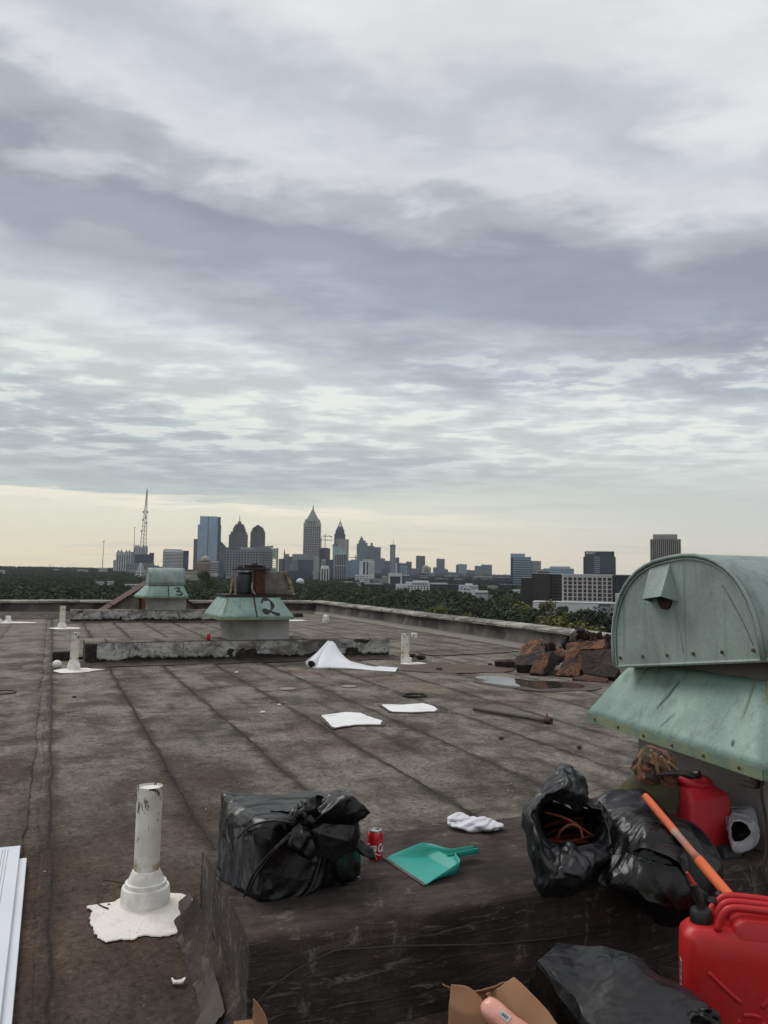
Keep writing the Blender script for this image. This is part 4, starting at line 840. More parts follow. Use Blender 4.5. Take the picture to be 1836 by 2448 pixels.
def tar_fn(top=False):
    def fn(k):
        geo = k.new('ShaderNodeNewGeometry'); pos = geo.outputs['Position']
        a = k.noise(pos, 3.5, 7, .65, .6); bb = k.noise(k.mapping(pos, scale=(1, 1, .45)), 11, 6, .7, .4)
        c = k.mix(k.maprange(a, .35, .65), L((50, 42, 40))+(1,), L((80, 70, 66))+(1,))
        crk = k.noise(k.mapping(pos, scale=(.35, 1, 2.2), rot=(0, .15, 0)), 16, 6, .75, 1.2)
        c = k.mix(k.math('MULTIPLY', k.maprange(crk, .54, .64), .75 if not top else .22), c, L((122, 114, 108))+(1,))
        patch = k.math('MULTIPLY', k.maprange(bb, .56, .66), k.maprange(a, .42, .56))
        c = k.mix(k.math('MULTIPLY', patch, .8 if not top else .45), c, L((140, 133, 124))+(1,))
        fn_ = k.noise(pos, 150, 3, .7)
        c = k.mix(1.0, c, k.ramp(fn_, [(.3, (.75, .75, .75)), (.7, (1.25, 1.25, 1.25))]), 'MULTIPLY')
        k.color = c
        b1 = k.new('ShaderNodeBump'); b1.inputs['Distance'].default_value = .02; k.put(b1.inputs['Height'], crk)
        b2 = k.new('ShaderNodeBump'); b2.inputs['Distance'].default_value = .003; k.put(b2.inputs['Height'], fn_); k.put(b2.inputs['Normal'], b1.outputs[0])
        k.put(k.bsdf.inputs['Normal'], b2.outputs[0])
    return fn
M_tar = mat('tar_coating', (.05, .05, .05), .75, spec=.3, fn=tar_fn()); M_tartop = mat('tar_top', (.05, .05, .05), .82, spec=.25, fn=tar_fn(True))
def silver_fn(k):
    geo = k.new('ShaderNodeNewGeometry'); pos = geo.outputs['Position']
    a = k.noise(k.mapping(pos, scale=(1, 1, 1.5)), 2.6, 8, .66, .8); bb = k.noise(pos, 9, 7, .7, 1.0); c2 = k.noise(pos, 1.1, 5, .6, .4)
    c = k.mix(k.maprange(a, .38, .6), L((118, 114, 110))+(1,), L((188, 187, 184))+(1,))
    c = k.mix(k.math('MULTIPLY', k.maprange(bb, .54, .62), .75), c, L((62, 56, 52))+(1,))
    c = k.mix(k.math('MULTIPLY', k.maprange(c2, .56, .66), .7), c, L((58, 52, 49))+(1,))
    k.color = c
    b1 = k.new('ShaderNodeBump'); b1.inputs['Distance'].default_value = .05; k.put(b1.inputs['Height'], bb); k.put(k.bsdf.inputs['Normal'], b1.outputs[0])
M_silver = mat('aluminium_coating', (.3, .3, .3), .6, spec=.35, fn=silver_fn)
M_black = mat('old_black_tar', (.012, .010, .009), .85, var=(.035, .028, .024), vscale=9, bump=.02, bscale=30)
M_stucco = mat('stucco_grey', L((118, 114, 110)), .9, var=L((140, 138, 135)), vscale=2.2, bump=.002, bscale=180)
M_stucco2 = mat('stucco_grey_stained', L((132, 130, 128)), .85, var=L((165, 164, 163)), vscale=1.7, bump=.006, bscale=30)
M_stuccod = mat('stucco_grey_dark', L((104, 100, 97)), .9, var=L((124, 120, 116)), vscale=3, bump=.003, bscale=120)  # darker grey for pedestal flashing, throat and side box
def coping_fn(k):
    geo = k.new('ShaderNodeNewGeometry'); pos = geo.outputs['Position']
    n1 = k.noise(k.mapping(pos, scale=(1, 1, 6)), 1.4, 7, .7, .6)
    k.color = k.mix(k.maprange(n1, .38, .62), L((88, 83, 76))+(1,), L((164, 161, 152))+(1,))
M_coping = mat('coping_stone', (.2, .2, .2), .85, fn=coping_fn, bump=.004, bscale=60)
def pwall_fn(k):
    geo = k.new('ShaderNodeNewGeometry'); pos = geo.outputs['Position']
    n1 = k.noise(k.mapping(pos, scale=(1, 1, .6)), 1.1, 6, .65, .4); sp = k.new('ShaderNodeSeparateXYZ'); k.put(sp.inputs[0], pos)
    c = k.mix(k.maprange(n1, .38, .64), L((48, 43, 41))+(1,), L((98, 93, 88))+(1,))
    lowm = k.maprange(k.math('ADD', sp.outputs[2], k.math('MULTIPLY', n1, .12)), .13, .2, .7, 0)
    k.color = k.mix(lowm, c, L((140, 136, 128))+(1,))
M_pwall = mat('parapet_render', (.1, .1, .1), .9, fn=pwall_fn, bump=.006, bscale=25)
# ------------------------------------------------------------------ building body + roof deck
RX0, RX1, RY0, RY1 = -14.0, 9.75, -8.0, 31.3
M_wallout = wallm('own_wall', (.2, .19, .18))
rm = MB().box(RX0-.4, RX1+.4, RY0-.4, RY1+.4, -22.5, -.03)
tag(obj('own_building', rm, M_wallout, loc=(0, 0, -22.5)), 'body of the building under this roof', 'building')
roof = link(bpy.data.objects.new('flat_roof', to_mesh('flat_roof', MB().box(RX0-.35, RX1+.35, RY0-.35, RY1+.35, -.028, 0.0), M_roof)))
tag(roof, kind='structure'); ROOT[roof.name] = Matrix.Identity(4)
rs = random.Random(3)
def sheet(x0, x1, y0, y1, seed, ny=None):
    m = MB(); nx = 6; ny = ny or max(10, int((y1-y0)/.12))
    def top(u, v):
        y = y0+(y1-y0)*v
        wl = .03*fbm(y*.9, seed*3.1)+.012*fbm(y*6, seed)
        wr = .035*fbm(y*.8, x1*3.1+7)+.014*fbm(y*5, x1+9)
        a = x0+wl; b = x1+.055+wr; x = a+(b-a)*u
        yy = y+(.02*fbm(x*5, seed*2.) if v in (0, 1) else 0)
        z = .007+.013*u+.004*fbm(x*1.7, y*1.7, seed)+.005*max(0, fbm(x*4, y*1.2, seed+5))
        if u > .99: z += .004*max(0, fbm(y*2.3, seed+4))
        return Vector((x, yy, z))
    m.grid(top, nx, ny)
    o = 0; W = nx+1; n0 = len(m.v)
    for j in range(ny+1):                # turned-down right lip gives the lap its thickness
        v = m.v[j*W+nx]; m.v.append((v[0]+.002, v[1], max(0.001, v[2]-.016)))
    for j in range(ny): m.f.append((j*W+nx, n0+j, n0+j+1, (j+1)*W+nx)); m.mi.append(0)
    n1 = len(m.v)
    for i in range(W): v = m.v[i]; m.v.append((v[0], v[1]-.002, 0.0))
    for i in range(nx): m.f.append((i, i+1, n1+i+1, n1+i)); m.mi.append(0)
    m.f = [tuple(reversed(f)) if False else f for f in m.f]
    return obj('roofing_sheet', m, M_roof, roof, smooth='all')
k_ = 0
cols = [(-.0+.85*i, .85*(i+1)) for i in range(12)]
cols[-1] = (cols[-1][0], 9.7)
cols = [c for c in cols if c[0] < 9.6]
for (a, c) in cols:
    for (y0, y1) in (((-1.0, 14.45), (14.4, 26.5), (26.4, 31.2)) if a < .5 else ((-1.0, 2.9), (3.5, 14.45), (14.4, 15.6), (15.3, 26.5), (26.4, 31.2))):
        cuts = [y0]
        if y1-y0 > 6 and a > .5 and rs.random() < .4: cuts += [y0+rs.uniform(.35, .7)*(y1-y0)]
        cuts.append(y1)
        for q0, q1 in zip(cuts, cuts[1:]): k_ += 1; sheet(a, c, q0, q1+.05, k_*1.7)
xx = -.12
while xx > -10:
    wd_ = .92; yy = -1.0
    while yy < 31:
        ln = rs.uniform(7, 12); k_ += 1; sheet(xx-wd_, xx-.02, yy, min(31.2, yy+ln)+.05, k_*1.7); yy += ln
    xx -= wd_
# ------------------------------------------------------------------ parapets
pw = thing('parapet_wall', 'long low parapet wall with pale worn coping stones around the roof edge', 'parapet', (RX1, RY1, 0))
m = MB()
def wall_strip(x0, y0, x1, y1, inn):      # lumpy rendered wall with sloped foot
    L_ = math.hypot(x1-x0, y1-y0); n_ = int(L_/.3); ux, uy = (x1-x0)/L_, (y1-y0)/L_; nxv, nyv = inn
    prof = [(.0, .40), (.0, .30), (.015, .2), (.05, .12), (.16, .03), (.22, .0)]
    def f(u, v):
        p = v*(len(prof)-1); i = min(int(p), len(prof)-2); t_ = p-i; o_ = prof[i][0]*(1-t_)+prof[i+1][0]*t_; z_ = prof[i][1]*(1-t_)+prof[i+1][1]*t_
        o_ += .02*fbm(u*L_*.8, z_*4, x0); return Vector((x0+ux*u*L_+nxv*o_, y0+uy*u*L_+nyv*o_, z_))
    m.grid(f, n_, 10)
wall_strip(RX1, RY0, RX1, RY1, (-1, 0)); wall_strip(RX1, RY1, RX0, RY1, (0, -1)); wall_strip(RX0, RY1, RX0, RY0, (1, 0))
m.box(RX1+.002, RX1+.3, RY0, RY1+.3, -.5, .40).box(RX0, RX1, RY1+.002, RY1+.3, -.5, .40).box(RX0-.3, RX0-.002, RY0, RY1+.3, -.5, .4)
obj('wall', m, M_pwall, pw, smooth=50)
cp = random.Random(5)
def cope(x, y, ln, along_y):
    cm = MB(); w_ = .21; j = cp.uniform(-.012, .012); h = cp.uniform(-.006, .006)
    prof = [(-w_, .41), (-w_-.005, .455), (-w_+.03, .492), (w_-.04, .515), (w_, .49), (w_+.004, .41)]
    for i in range(len(prof)): pass
    n_ = 5
    def f(u, v):
        a, z = prof[int(round(v*5))]; l = ln*u+.004; e = .006*fbm((x+y+l)*2.2, v*3)
        return Vector((x+a+j+e, y+l, z+h+e)) if along_y else Vector((x+l, y+a+j+e, z+h+e))
    cm.grid(f, n_, 5)
    e0 = [tuple(cm.v[i*(n_+1)]) for i in range(6)]; e1 = [tuple(cm.v[i*(n_+1)+n_]) for i in range(6)]
    cm.add(e0, [(0, 1, 2, 3, 4, 5)]); cm.add(e1, [(5, 4, 3, 2, 1, 0)]); obj('coping_stone', cm, M_coping, pw)
y = RY1+.35
while y > 4.5: ln = cp.uniform(1.15, 1.35); cope(RX1+.15, y-ln, ln-.018, True); y -= ln
x = RX1-.1
while x > -6.5: ln = cp.uniform(1.15, 1.35); cope(x-ln, RY1+.15, ln-.018, False); x -= ln
# counter-flashing strip lying along the foot of the far parapet, left part
fl = MB(); fl.grid(lambda u, v: Vector((-9+u*9.6, 28.2+v*.5+.05*fbm(u*20, v), .03+.16*v+.02*fbm(u*30, v*2))), 80, 4)
obj('raised_felt_edge', fl, M_tar, pw, smooth='all')
# ------------------------------------------------------------------ plinths (long low kerbs that carry the cowls)
def curb(Y0, Y1, X0, X1, Z, style, label, seed):
    t_ = thing('roof_plinth', label, 'plinth', ((X0+X1)/2, (Y0+Y1)/2, 0))
    amp = .012 if style == 'near' else .02
    def rough(p): return Vector((fbm(p.x*1.3, p.z*5+p.y, seed), fbm(p.x*2.1+3, p.z*6, seed+p.y), fbm(p.x*.9, p.y*2.2, seed+9)))*amp
    m = MB(); n_ = int((X1-X0)/.05); r = .025
    sec = [(Y0, 0), (Y0, .07), (Y0, .14), (Y0, .21), (Y0, .28), (Y0, Z-r*1.6), (Y0+r*.3, Z-r*.5), (Y0+r*1.3, Z), (Y0+.12, Z+.002), (Y0+.3, Z+.006), (Y0+.5, Z+.004), (Y0+.7, Z+.002), (Y1-r*1.4, Z), (Y1-r*.3, Z-r*.5), (Y1, Z-r*1.6), (Y1, .2), (Y1, .1), (Y1, 0)]
    def f(u, v):
        i = int(round(v*(len(sec)-1))); y_, z_ = sec[i]; p = Vector((X0+(X1-X0)*u, y_, z_)); q = rough(p)
        if 7 <= i <= 13: q.z *= .35
        return p+q
    m.grid(f, n_, len(sec)-1)
    W = n_+1
    body_top = [i for i in range(len(sec))]
    # end faces
    for side in (0, n_):
        idx = [j*W+side for j in range(len(sec))]; pts = [m.v[i] for i in idx]
        cy = (Y0+Y1)/2; rows = []
        k0 = len(m.v)
        m.add(pts, [tuple(range(len(pts))) if side else tuple(reversed(range(len(pts))))])
    ms = [M_tar, M_tartop] if style == 'near' else [M_black, M_tartop if style == 'near' else M_roof]
    for fi, fc_ in enumerate(m.f):
        if len(fc_) == 4:
            j = fi//n_
            if 6 <= j <= 12: m.mi[fi] = 1
    obj('body', m, ms, t_, smooth=60)
    return t_
pl1 = curb(2.72, 3.64, .65, 6.05, .37, 'near', 'dark tar coated plinth in the foreground that carries bags, can and dustpan', 1)
pl2 = curb(14.5, 15.42, .56, 6.0, .37, 'far', 'middle plinth with flaking silver coating under the cowl numbered 2', 2)
pl3 = curb(26.3, 27.2, .56, 6.0, .37, 'far', 'farthest plinth with flaking silver coating under the cowl numbered 3', 3)
def flashing(t_, X0, X1, Y, Z, seed, low=.1):
    """silver sheet over the plinth front with a torn lower edge, in laps"""
    x = X0-.01; r = random.Random(seed)
    while x < X1:
        ln = min(r.uniform(.55, 1.2), X1-x+.01); m = MB(); nn = max(6, int(ln/.02))
        def f(u, v):
            xx = x+ln*u; b = low+.055*fbm(xx*1.6, seed)+.045*fbm(xx*9, seed+2)
            if fbm(xx*1.1, seed+7) > .28: b += .09
            z = (Z-.012)*(1-v)+max(.015, b)*v
            return Vector((xx, Y-.016-.006*r.random()*0-.01*fbm(xx*3, z*7, seed)-.02*v*max(0, fbm(xx*2.7, 3, seed)), z))
        m.grid(f, nn, 8)
        n0 = len(m.v)
        for i in range(nn+1): v_ = m.v[8*(nn+1)+i]; m.v.append((v_[0], v_[1]+.018, v_[2]+.004))
        for i in range(nn): m.f.append((8*(nn+1)+i, 8*(nn+1)+i+1, n0+i+1, n0+i)); m.mi.append(0)
        obj('flashing_sheet', m, M_silver, t_, smooth='all'); x += ln-.002
flashing(pl2, .75, 6.0, 14.5, .37, 4); flashing(pl3, .56, 6.0, 26.3, .37, 8)
for pl, Y, X0, X1 in ((pl2, 14.5, .35, 6.1), (pl3, 26.3, .4, 6.1)):
    m = MB(); m.grid(lambda u, v: Vector((X0+(X1-X0)*u, Y-.5*(1-v)**1.1-.02*fbm(u*14, v*2, Y)*(1-v), .026+.03*v+.015*v*fbm(u*25, v))), 110, 5)
    n0 = len(m.v)
    for i in range(111): v_ = m.v[i]; m.v.append((v_[0], v_[1]-.002, .006))
    for i in range(110): m.f.append((i, i+1, n0+i+1, n0+i)); m.mi.append(0)
    obj('base_felt', m, M_tartop, pl, smooth='all')
    if pl is pl2:
        m = MB(); m.grid(lambda u, v: Vector((X0+.1+(X1-X0-.6)*u, Y+.93+.45*v, .05+.0*v-.03*v)), 40, 3); obj('back_felt', m, M_tartop, pl, smooth='all')
# near plinth: felt wedge at the left end, loose flap, peeling edge
m = MB()
m.grid(lambda u, v: Vector((.655-.10*(1-v)**1.4-.015*fbm(u*6, v*3, 2), 2.6+1.2*u, .018+.11*v)), 30, 6); obj('base_felt', m, M_tartop, pl1, smooth='all')
m = MB()
def flap(u, v):
    a = Vector((.60, 2.85, .0)).lerp(Vector((.66, 4.0, .0)), u); h = .07+.03*fbm(u*4, 1)
    return a+Vector((-.06*(1-v)-.05*(1-v)*max(0, fbm(u*7, 5)), 0, .02+h*v*(1-.4*u)+.012*fbm(u*9, v*4)))
m.grid(flap, 36, 6); obj('loose_flap', m, mat('flap_felt', L((62, 55, 51)), .85, var=L((80, 73, 68)), vscale=9, bump=.004), pl1, smooth='all')
# pale scraped patch at the foot of the plinth corner
def splat(name, pts, z, th, mt, label=None, cat=None, parent=None, kind=None, n=5, seed=0, amp=.03, curve=True):
    """irregular flat poured or torn shape with a little thickness"""
    r = random.Random(seed); out = []
    cp_ = [(p[0], p[1], 0) for p in list(pts)+[pts[0]]]
    cl_ = catmull(cp_, n)[:-1] if curve else [Vector(cp_[i]).lerp(Vector(cp_[i+1]), j/n) for i in range(len(pts)) for j in range(n)]
    for i, p in enumerate(cl_):
        q_ = cl_[(i+1) % len(cl_)]; nrm = Vector((q_.y-p.y, p.x-q_.x)).normalized()
        out.append(Vector((p.x, p.y))+nrm*amp*(1.6*fbm(p.x*.35/amp*.12, p.y*.35/amp*.12, seed, 5)+(r.random()-.5)*.5))
    c = sum(out, Vector((0, 0)))/len(out); m_ = MB(); N = len(out)
    vs = [Vector((p.x, p.y, z)) for p in out]+[Vector((c.x+(p.x-c.x)*.985, c.y+(p.y-c.y)*.985, z+th)) for p in out]+[Vector((c.x, c.y, z+th))]
    m_.add(vs, [(i, (i+1) % N, (i+1) % N+N, i+N) for i in range(N)]+[(i+N, (i+1) % N+N, 2*N) for i in range(N)])
    o = obj(name, m_, mt, parent, kind=kind)
    if label: tag(o, label, cat)
    return o
# ------------------------------------------------------------------ copper cowls
def copper_fn(k):
    o = k.tc.outputs['Object']
    a = k.noise(k.mapping(o, scale=(1, 1, .55)), 2.6, 6, .6, .4); s = k.noise(k.mapping(o, scale=(5, 5, .35)), 3.2, 6, .6, .2); f = k.noise(o, 90, 3, .7)
    c = k.mix(k.maprange(a, .35, .65), L((120, 144, 138))+(1,), L((146, 172, 162))+(1,))
    c = k.mix(k.math('MULTIPLY', k.maprange(s, .5, .7), .45), c, L((84, 103, 100))+(1,))
    y = k.noise(k.mapping(o, scale=(3.2, 3.2, .3), loc=(4, 2, 0)), 2.0, 5, .6)
    c = k.mix(k.math('MULTIPLY', k.maprange(y, .60, .74), .35), c, L((146, 156, 120))+(1,))
    d = k.noise(k.mapping(o, loc=(7, 7, 7)), 14, 6, .75)
    c = k.mix(k.math('MULTIPLY', k.maprange(d, .66, .72), .6), c, L((62, 74, 70))+(1,))
    c = k.mix(1.0, c, k.ramp(f, [(.3, (.86, .86, .86)), (.7, (1.12, 1.12, 1.12))]), 'MULTIPLY')
    k.color = c
M_copper = mat('copper_patina', (.2, .3, .27), .55, spec=.35, fn=copper_fn, bump=.0012, bscale=70, rvar=.1)
M_copedge = mat('copper_patina_edge', L((106, 126, 114)), .6, var=L((132, 142, 108)), vscale=7, bump=.002, bscale=80)
M_bolt = mat('bolt_rust', L((70, 60, 44)), .7, var=L((104, 84, 50)), vscale=40)
M_rust = mat('rust', L((58, 38, 33)), .9, var=L((80, 50, 40)), vscale=9, bump=.004, bscale=60)
M_rustd = mat('rust_dark', L((34, 28, 26)), .85, var=L((54, 40, 35)), vscale=9, bump=.003, bscale=60)
M_stain = mat('rust_stain', L((134, 136, 88)), .7, var=L((122, 146, 126)), vscale=30)
M_seam = mat('seam_dark', L((72, 86, 78)), .7, var=L((100, 118, 110)), vscale=30)
M_brush = mat('black_brush_paint', (.012, .012, .013), .6)
def skirt(t_, bot, top, zb, zt, seed):
    """four sloped copper faces; bot/top = 4 xy corners (front-left, front-right, back-right, back-left); z may be per corner"""
    zb = zb if isinstance(zb, (list, tuple)) else [zb]*4; zt = zt if isinstance(zt, (list, tuple)) else [zt]*4
    Bp = [Vector((*bot[i], zb[i])) for i in range(4)]; Tp = [Vector((*top[i], zt[i])) for i in range(4)]
    for i in range(4):
        j = (i+1) % 4; m = MB(); n = ((Bp[j]-Bp[i]).cross(Tp[i]-Bp[i])).normalized()
        def f(u, v):
            p = Bp[i].lerp(Bp[j], u).lerp(Tp[i].lerp(Tp[j], u), v); e = 0 if u in (0, 1) or v in (0, 1) else .004*fbm(u*2.5+i, v*2, seed)
            return p+n*e
        m.grid(f, 16, 10); o = obj('skirt_panel', m, M_copper, t_, smooth='all'); md_ = o.modifiers.new('sheet', 'SOLIDIFY'); md_.thickness = .004; md_.offset = -1
        # drip flange below the edge
        fm = MB(); d_ = Vector((0, 0, -.045)); a, b_ = Bp[i], Bp[j]; out = Vector((n.x, n.y, 0)).normalized()*.004
        fm.add([a+out, b_+out, b_+d_+out, a+d_+out, a-out, b_-out, b_+d_-out, a+d_-out], [(3, 2, 1, 0), (4, 5, 6, 7), (0, 1, 5, 4), (3, 7, 6, 2), (0, 4, 7, 3), (1, 2, 6, 5)])
        obj('drip_edge', fm, M_copedge, t_)
        sm = MB().tube([Bp[i]+Vector((0, 0, -.04)), Tp[i]], .006, 6); obj('hip_seam', sm, M_copedge, t_)
        if i in (0, 3):
            L_ = (b_-a).length; nb = 6
            for q in range(nb):
                c = a.lerp(b_, (q+.4)/nb)+d_*.5+out*1.2; bm_ = MB().lathe([(.0075, 0), (.0075, .004), (.004, .007)], (0, 0, 0), 8, Matrix.Translation(c) @ out.to_track_quat('Z', 'Y').to_matrix().to_4x4()); obj('bolt', bm_, M_bolt, t_)
    return Bp, Tp
def on_face(Bp, Tp, i, u, v, off=.004):
    j = (i+1) % 4; n = ((Bp[j]-Bp[i]).cross(Tp[i]-Bp[i])).normalized(); return Bp[i].lerp(Bp[j], u).lerp(Tp[i].lerp(Tp[j], u), v)+n*off, n
def ribbon(pts, w, n, name, mt, parent, th=.002):
    m = MB(); P_ = [Vector(p) for p in pts]
    L_, R_ = [], []
    for i, p in enumerate(P_):
        d = (P_[min(i+1, len(P_)-1)]-P_[max(0, i-1)]).normalized(); s = n.cross(d).normalized(); ww = w[i] if isinstance(w, (list, tuple)) else w
        L_.append(p+s*ww/2); R_.append(p-s*ww/2)
    N = len(P_); m.add([a+n*th for a in L_]+[a+n*th for a in R_]+L_+R_, [(i, i+1, N+i+1, N+i) for i in range(N-1)]+[(2*N+i, 2*N+i+1, i+1, i) for i in range(N-1)]+[(N+i, N+i+1, 3*N+i+1, 3*N+i) for i in range(N-1)])
    return obj(name, m, mt, parent)
def digit(t_, Bp, Tp, pts, w):
    P_ = []; nn = None
    for (u, v) in catmull([(a, b, 0) for a, b in pts], 8) and [(q.x, q.y) for q in catmull([(a, b, 0) for a, b in pts], 8)]:
        p, nn = on_face(Bp, Tp, 0, u, v, .008); P_.append(p)
    ws = [w*(.75+.35*math.sin(3+i*.31)) for i in range(len(P_))]
    ribbon(P_, ws, nn, 'painted_number', M_brush, t_)
M_copperh = M_copper.copy(); M_copperh.name = 'copper_patina_grey'
_h = M_copperh.node_tree; _k = NT(_h); _b = [n for n in _h.nodes if n.type == 'BSDF_PRINCIPLED'][0]; _s = _b.inputs['Base Color'].links[0].from_socket
_hs = _k.new('ShaderNodeHueSaturation'); _hs.inputs['Saturation'].default_value = .68; _hs.inputs['Value'].default_value = .90; _hs.inputs['Hue'].default_value = .512; _k.put(_hs.inputs['Color'], _s); _k.put(_b.inputs['Base Color'], _hs.outputs[0])
def hood(t_, O, wx, wy, h, tilt=0.0, twist=0.0, vent_cap=True, nbx=0):
    """half-barrel hood: axis along X, centred on O (bottom centre back), built flat then tilted"""
    x0, x1 = -wx/2, wx/2; NN = 22
    M = Matrix.Translation(O) @ Matrix.Rotation(twist, 4, 'Z') @ Matrix.Rotation(tilt, 4, 'X') @ Matrix.Translation((0, -wy/2, 0))
    def pr(a):                           # a in 0..pi
        c, s = math.cos(a), math.sin(a); return (math.copysign(abs(c)**.82, c)*wy/2, s**.80*h)
    m = MB(); m.grid(lambda u, v: M @ Vector((x0+(x1-x0)*u, *pr(math.pi*v))), 10, NN)
    o = obj('barrel_sheet', m, M_copperh, t_, smooth='all'); md_ = o.modifiers.new('sheet', 'SOLIDIFY'); md_.thickness = .005
    for sx, xx in ((-1, x0), (1, x1)):
        m = MB(); pts = [M @ Vector((xx+sx*.004, *pr(math.pi*i/NN))) for i in range(NN+1)]
        ct = M @ Vector((xx+sx*.004, 0, h*.35)); m.add(pts+[ct], [((i, i+1, NN+1) if sx > 0 else (i+1, i, NN+1)) for i in range(NN)]+[((NN, 0, NN+1) if sx > 0 else (0, NN, NN+1))])
        o = obj('end_panel', m, M_copperh, t_); md_ = o.modifiers.new('sheet', 'SOLIDIFY'); md_.thickness = .004
        # rolled rim and inner flange
        m = MB().tube([M @ Vector((xx+sx*.012, *pr(math.pi*i/NN))) for i in range(NN+1)], .009, 8); obj('rim', m, M_copperh, t_, smooth='all')
        m = MB().tube([M @ Vector((xx+sx*.010, pr(math.pi*i/NN)[0]*.965, pr(math.pi*i/NN)[1]*.965)) for i in range(NN+1)], .004, 6); obj('rim_seam', m, M_copperh, t_)
    for q in (.5,):
        xx = x0+(x1-x0)*q; m = MB().tube([M @ Vector((xx, pr(math.pi*i/NN)[0]*1.008, pr(math.pi*i/NN)[1]*1.008)) for i in range(NN+1)], .008, 6); obj('standing_seam', m, M_copperh, t_, smooth='all')
    m = MB()
    e = .014
    for (a, b_) in (((x0, -wy/2), (x1, -wy/2)), ((x1, -wy/2), (x1, wy/2)), ((x1, wy/2), (x0, wy/2)), ((x0, wy/2), (x0, -wy/2))):
        m.tube([M @ Vector((*a, -.004)), M @ Vector((*b_, -.004))], .009, 6)
    obj('bottom_rim', m, M_copperh, t_)
    for i in range(6):
        yy = -wy/2+.05+(wy-.1)*i/5; bm_ = MB().lathe([(.009, 0), (.009, .003), (.005, .006)], (0, 0, 0), 10, M @ Matrix.Translation((x0-.008, yy, .04)) @ Matrix.Rotation(-math.pi/2, 4, 'Y')); obj('bolt', bm_, M_bolt, t_)
        bm_ = MB().lathe([(.009, 0), (.009, .003), (.005, .006)], (0, 0, 0), 10, M @ Matrix.Translation((x0+.08+(wx-.16)*i/5, -wy/2-.008, .045)) @ Matrix.Rotation(math.pi/2, 4, 'X')); obj('bolt', bm_, M_bolt, t_)
    return M, pr
M_dark = M_dark
# ---- cowl 1 (foreground right)
c1 = thing('ventilator_cowl', 'big verdigris copper cowl in the right foreground with tilted half-round hood', 'roof cowl', (3.5, 3.2, .37))
m = MB(); m.box(2.95, 4.05, 2.76, 3.62, .36, .80); obj('pedestal', m, M_stucco2, c1, bevel=.01)
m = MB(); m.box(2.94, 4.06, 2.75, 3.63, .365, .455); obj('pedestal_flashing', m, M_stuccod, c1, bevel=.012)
bot1 = [(2.625, 2.475), (4.02, 2.44), (4.25, 3.88), (2.72, 3.75)]
top1 = [(2.86, 2.66), (4.0, 2.64), (4.05, 3.6), (2.90, 3.58)]
Bp, Tp = skirt(c1, bot1, top1, [.82, .82, .82, .835], 1.13, 1)
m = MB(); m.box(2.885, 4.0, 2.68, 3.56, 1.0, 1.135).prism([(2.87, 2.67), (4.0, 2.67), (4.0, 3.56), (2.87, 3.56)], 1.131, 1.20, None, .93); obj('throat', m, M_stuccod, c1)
# dents, drips and stains on the left face (index 3 runs back-left to front-left)
def streak(t_, Bp, Tp, i, u0, v0, u1, v1, w, mt, nm, th=.0015):
    pts = []; nn = None
    for q in range(8):
        f = q/7; p, nn = on_face(Bp, Tp, i, u0+(u1-u0)*f+.0015*math.sin(q*2.1), v0+(v1-v0)*f, .005); pts.append(p)
    ribbon(pts, [w*(.25+math.sin(math.pi*(.08+.88*q/7))) for q in range(8)], nn, nm, mt, t_, th)
streak(c1, Bp, Tp, 3, .45, .80, .40, .34, .008, M_seam, 'scratch', .0008)
streak(c1, Bp, Tp, 3, .925, .985, .875, .45, .005, M_stain, 'rust_stain', .0006)
streak(c1, Bp, Tp, 3, .52, .35, .47, .1, .003, M_seam, 'scratch', .0006); streak(c1, Bp, Tp, 3, .86, .22, .855, .14, .008, M_seam, 'scratch', .0008); streak(c1, Bp, Tp, 3, .2, .97, .16, .78, .004, M_seam, 'scratch')
# hood hinged up at the near side
hw, hy, hh = 1.15, .98, .50
HM, hpr = hood(c1, Vector((2.755+hw/2, 3.545, 1.105)), hw, hy, hh, tilt=-math.radians(7.6), twist=0.0)
# little sheet-metal vent hood on the left end panel
def hp(y, z, out): return HM @ Vector((-hw/2-out, y, z))
m = MB(); zt_, zb_ = .485, .30
A = [hp(.15, .472, .004), hp(.005, .472, .004), hp(.125, .312, .092), hp(-.008, .312, .092), hp(.172, .302, .004), hp(-.028, .284, .004)]
m.add(A, [(0, 2, 3, 1), (0, 4, 2), (1, 3, 5)])
o = obj('vent_hood', m, M_copperh, c1); md_ = o.modifiers.new('sheet', 'SOLIDIFY'); md_.thickness = .003
m = MB().lathe([(.045, 0), (.045, .012), (.0, .013)], (0, 0, 0), 20, HM @ Matrix.Translation((-hw/2-.004, .06, .30)) @ Matrix.Rotation(-math.pi/2, 4, 'Y')); obj('vent_outlet', m, M_rustd, c1, smooth=40)
m = MB().tube([hp(.0, .26, .0045), hp(-.02, .05, .0045)], .003, 5); obj('crease', m, M_copperh, c1)
m = MB().tube([hp(-.31, .33, .004), hp(-.36, .24, .004), hp(-.405, .15, .004), hp(-.44, .06, .004)], .0025, 5); obj('split_seam', m, M_seam, c1)
# hanging wire from the skirt with its clamp
q0 = Vector((2.66, 2.50, .79))
wire = thing('hanging_wire', 'dark stiff wire hanging from a clamp on the copper skirt', 'wire', (2.7, 2.5, .37))
pts = catmull([(2.668, 2.52, .80), (2.64, 2.50, .72), (2.64, 2.48, .62), (2.632, 2.47, .52), (2.60, 2.46, .44), (2.60, 2.44, .39)], 5)
obj('wire', MB().tube(pts, .006, 8), M_rustd, wire, smooth='all'); obj('clamp', MB().box(2.63, 2.675, 2.515, 2.55, .745, .80).box(2.625, 2.66, 2.52, 2.60, .73, .745), M_rustd, wire, bevel=.003)
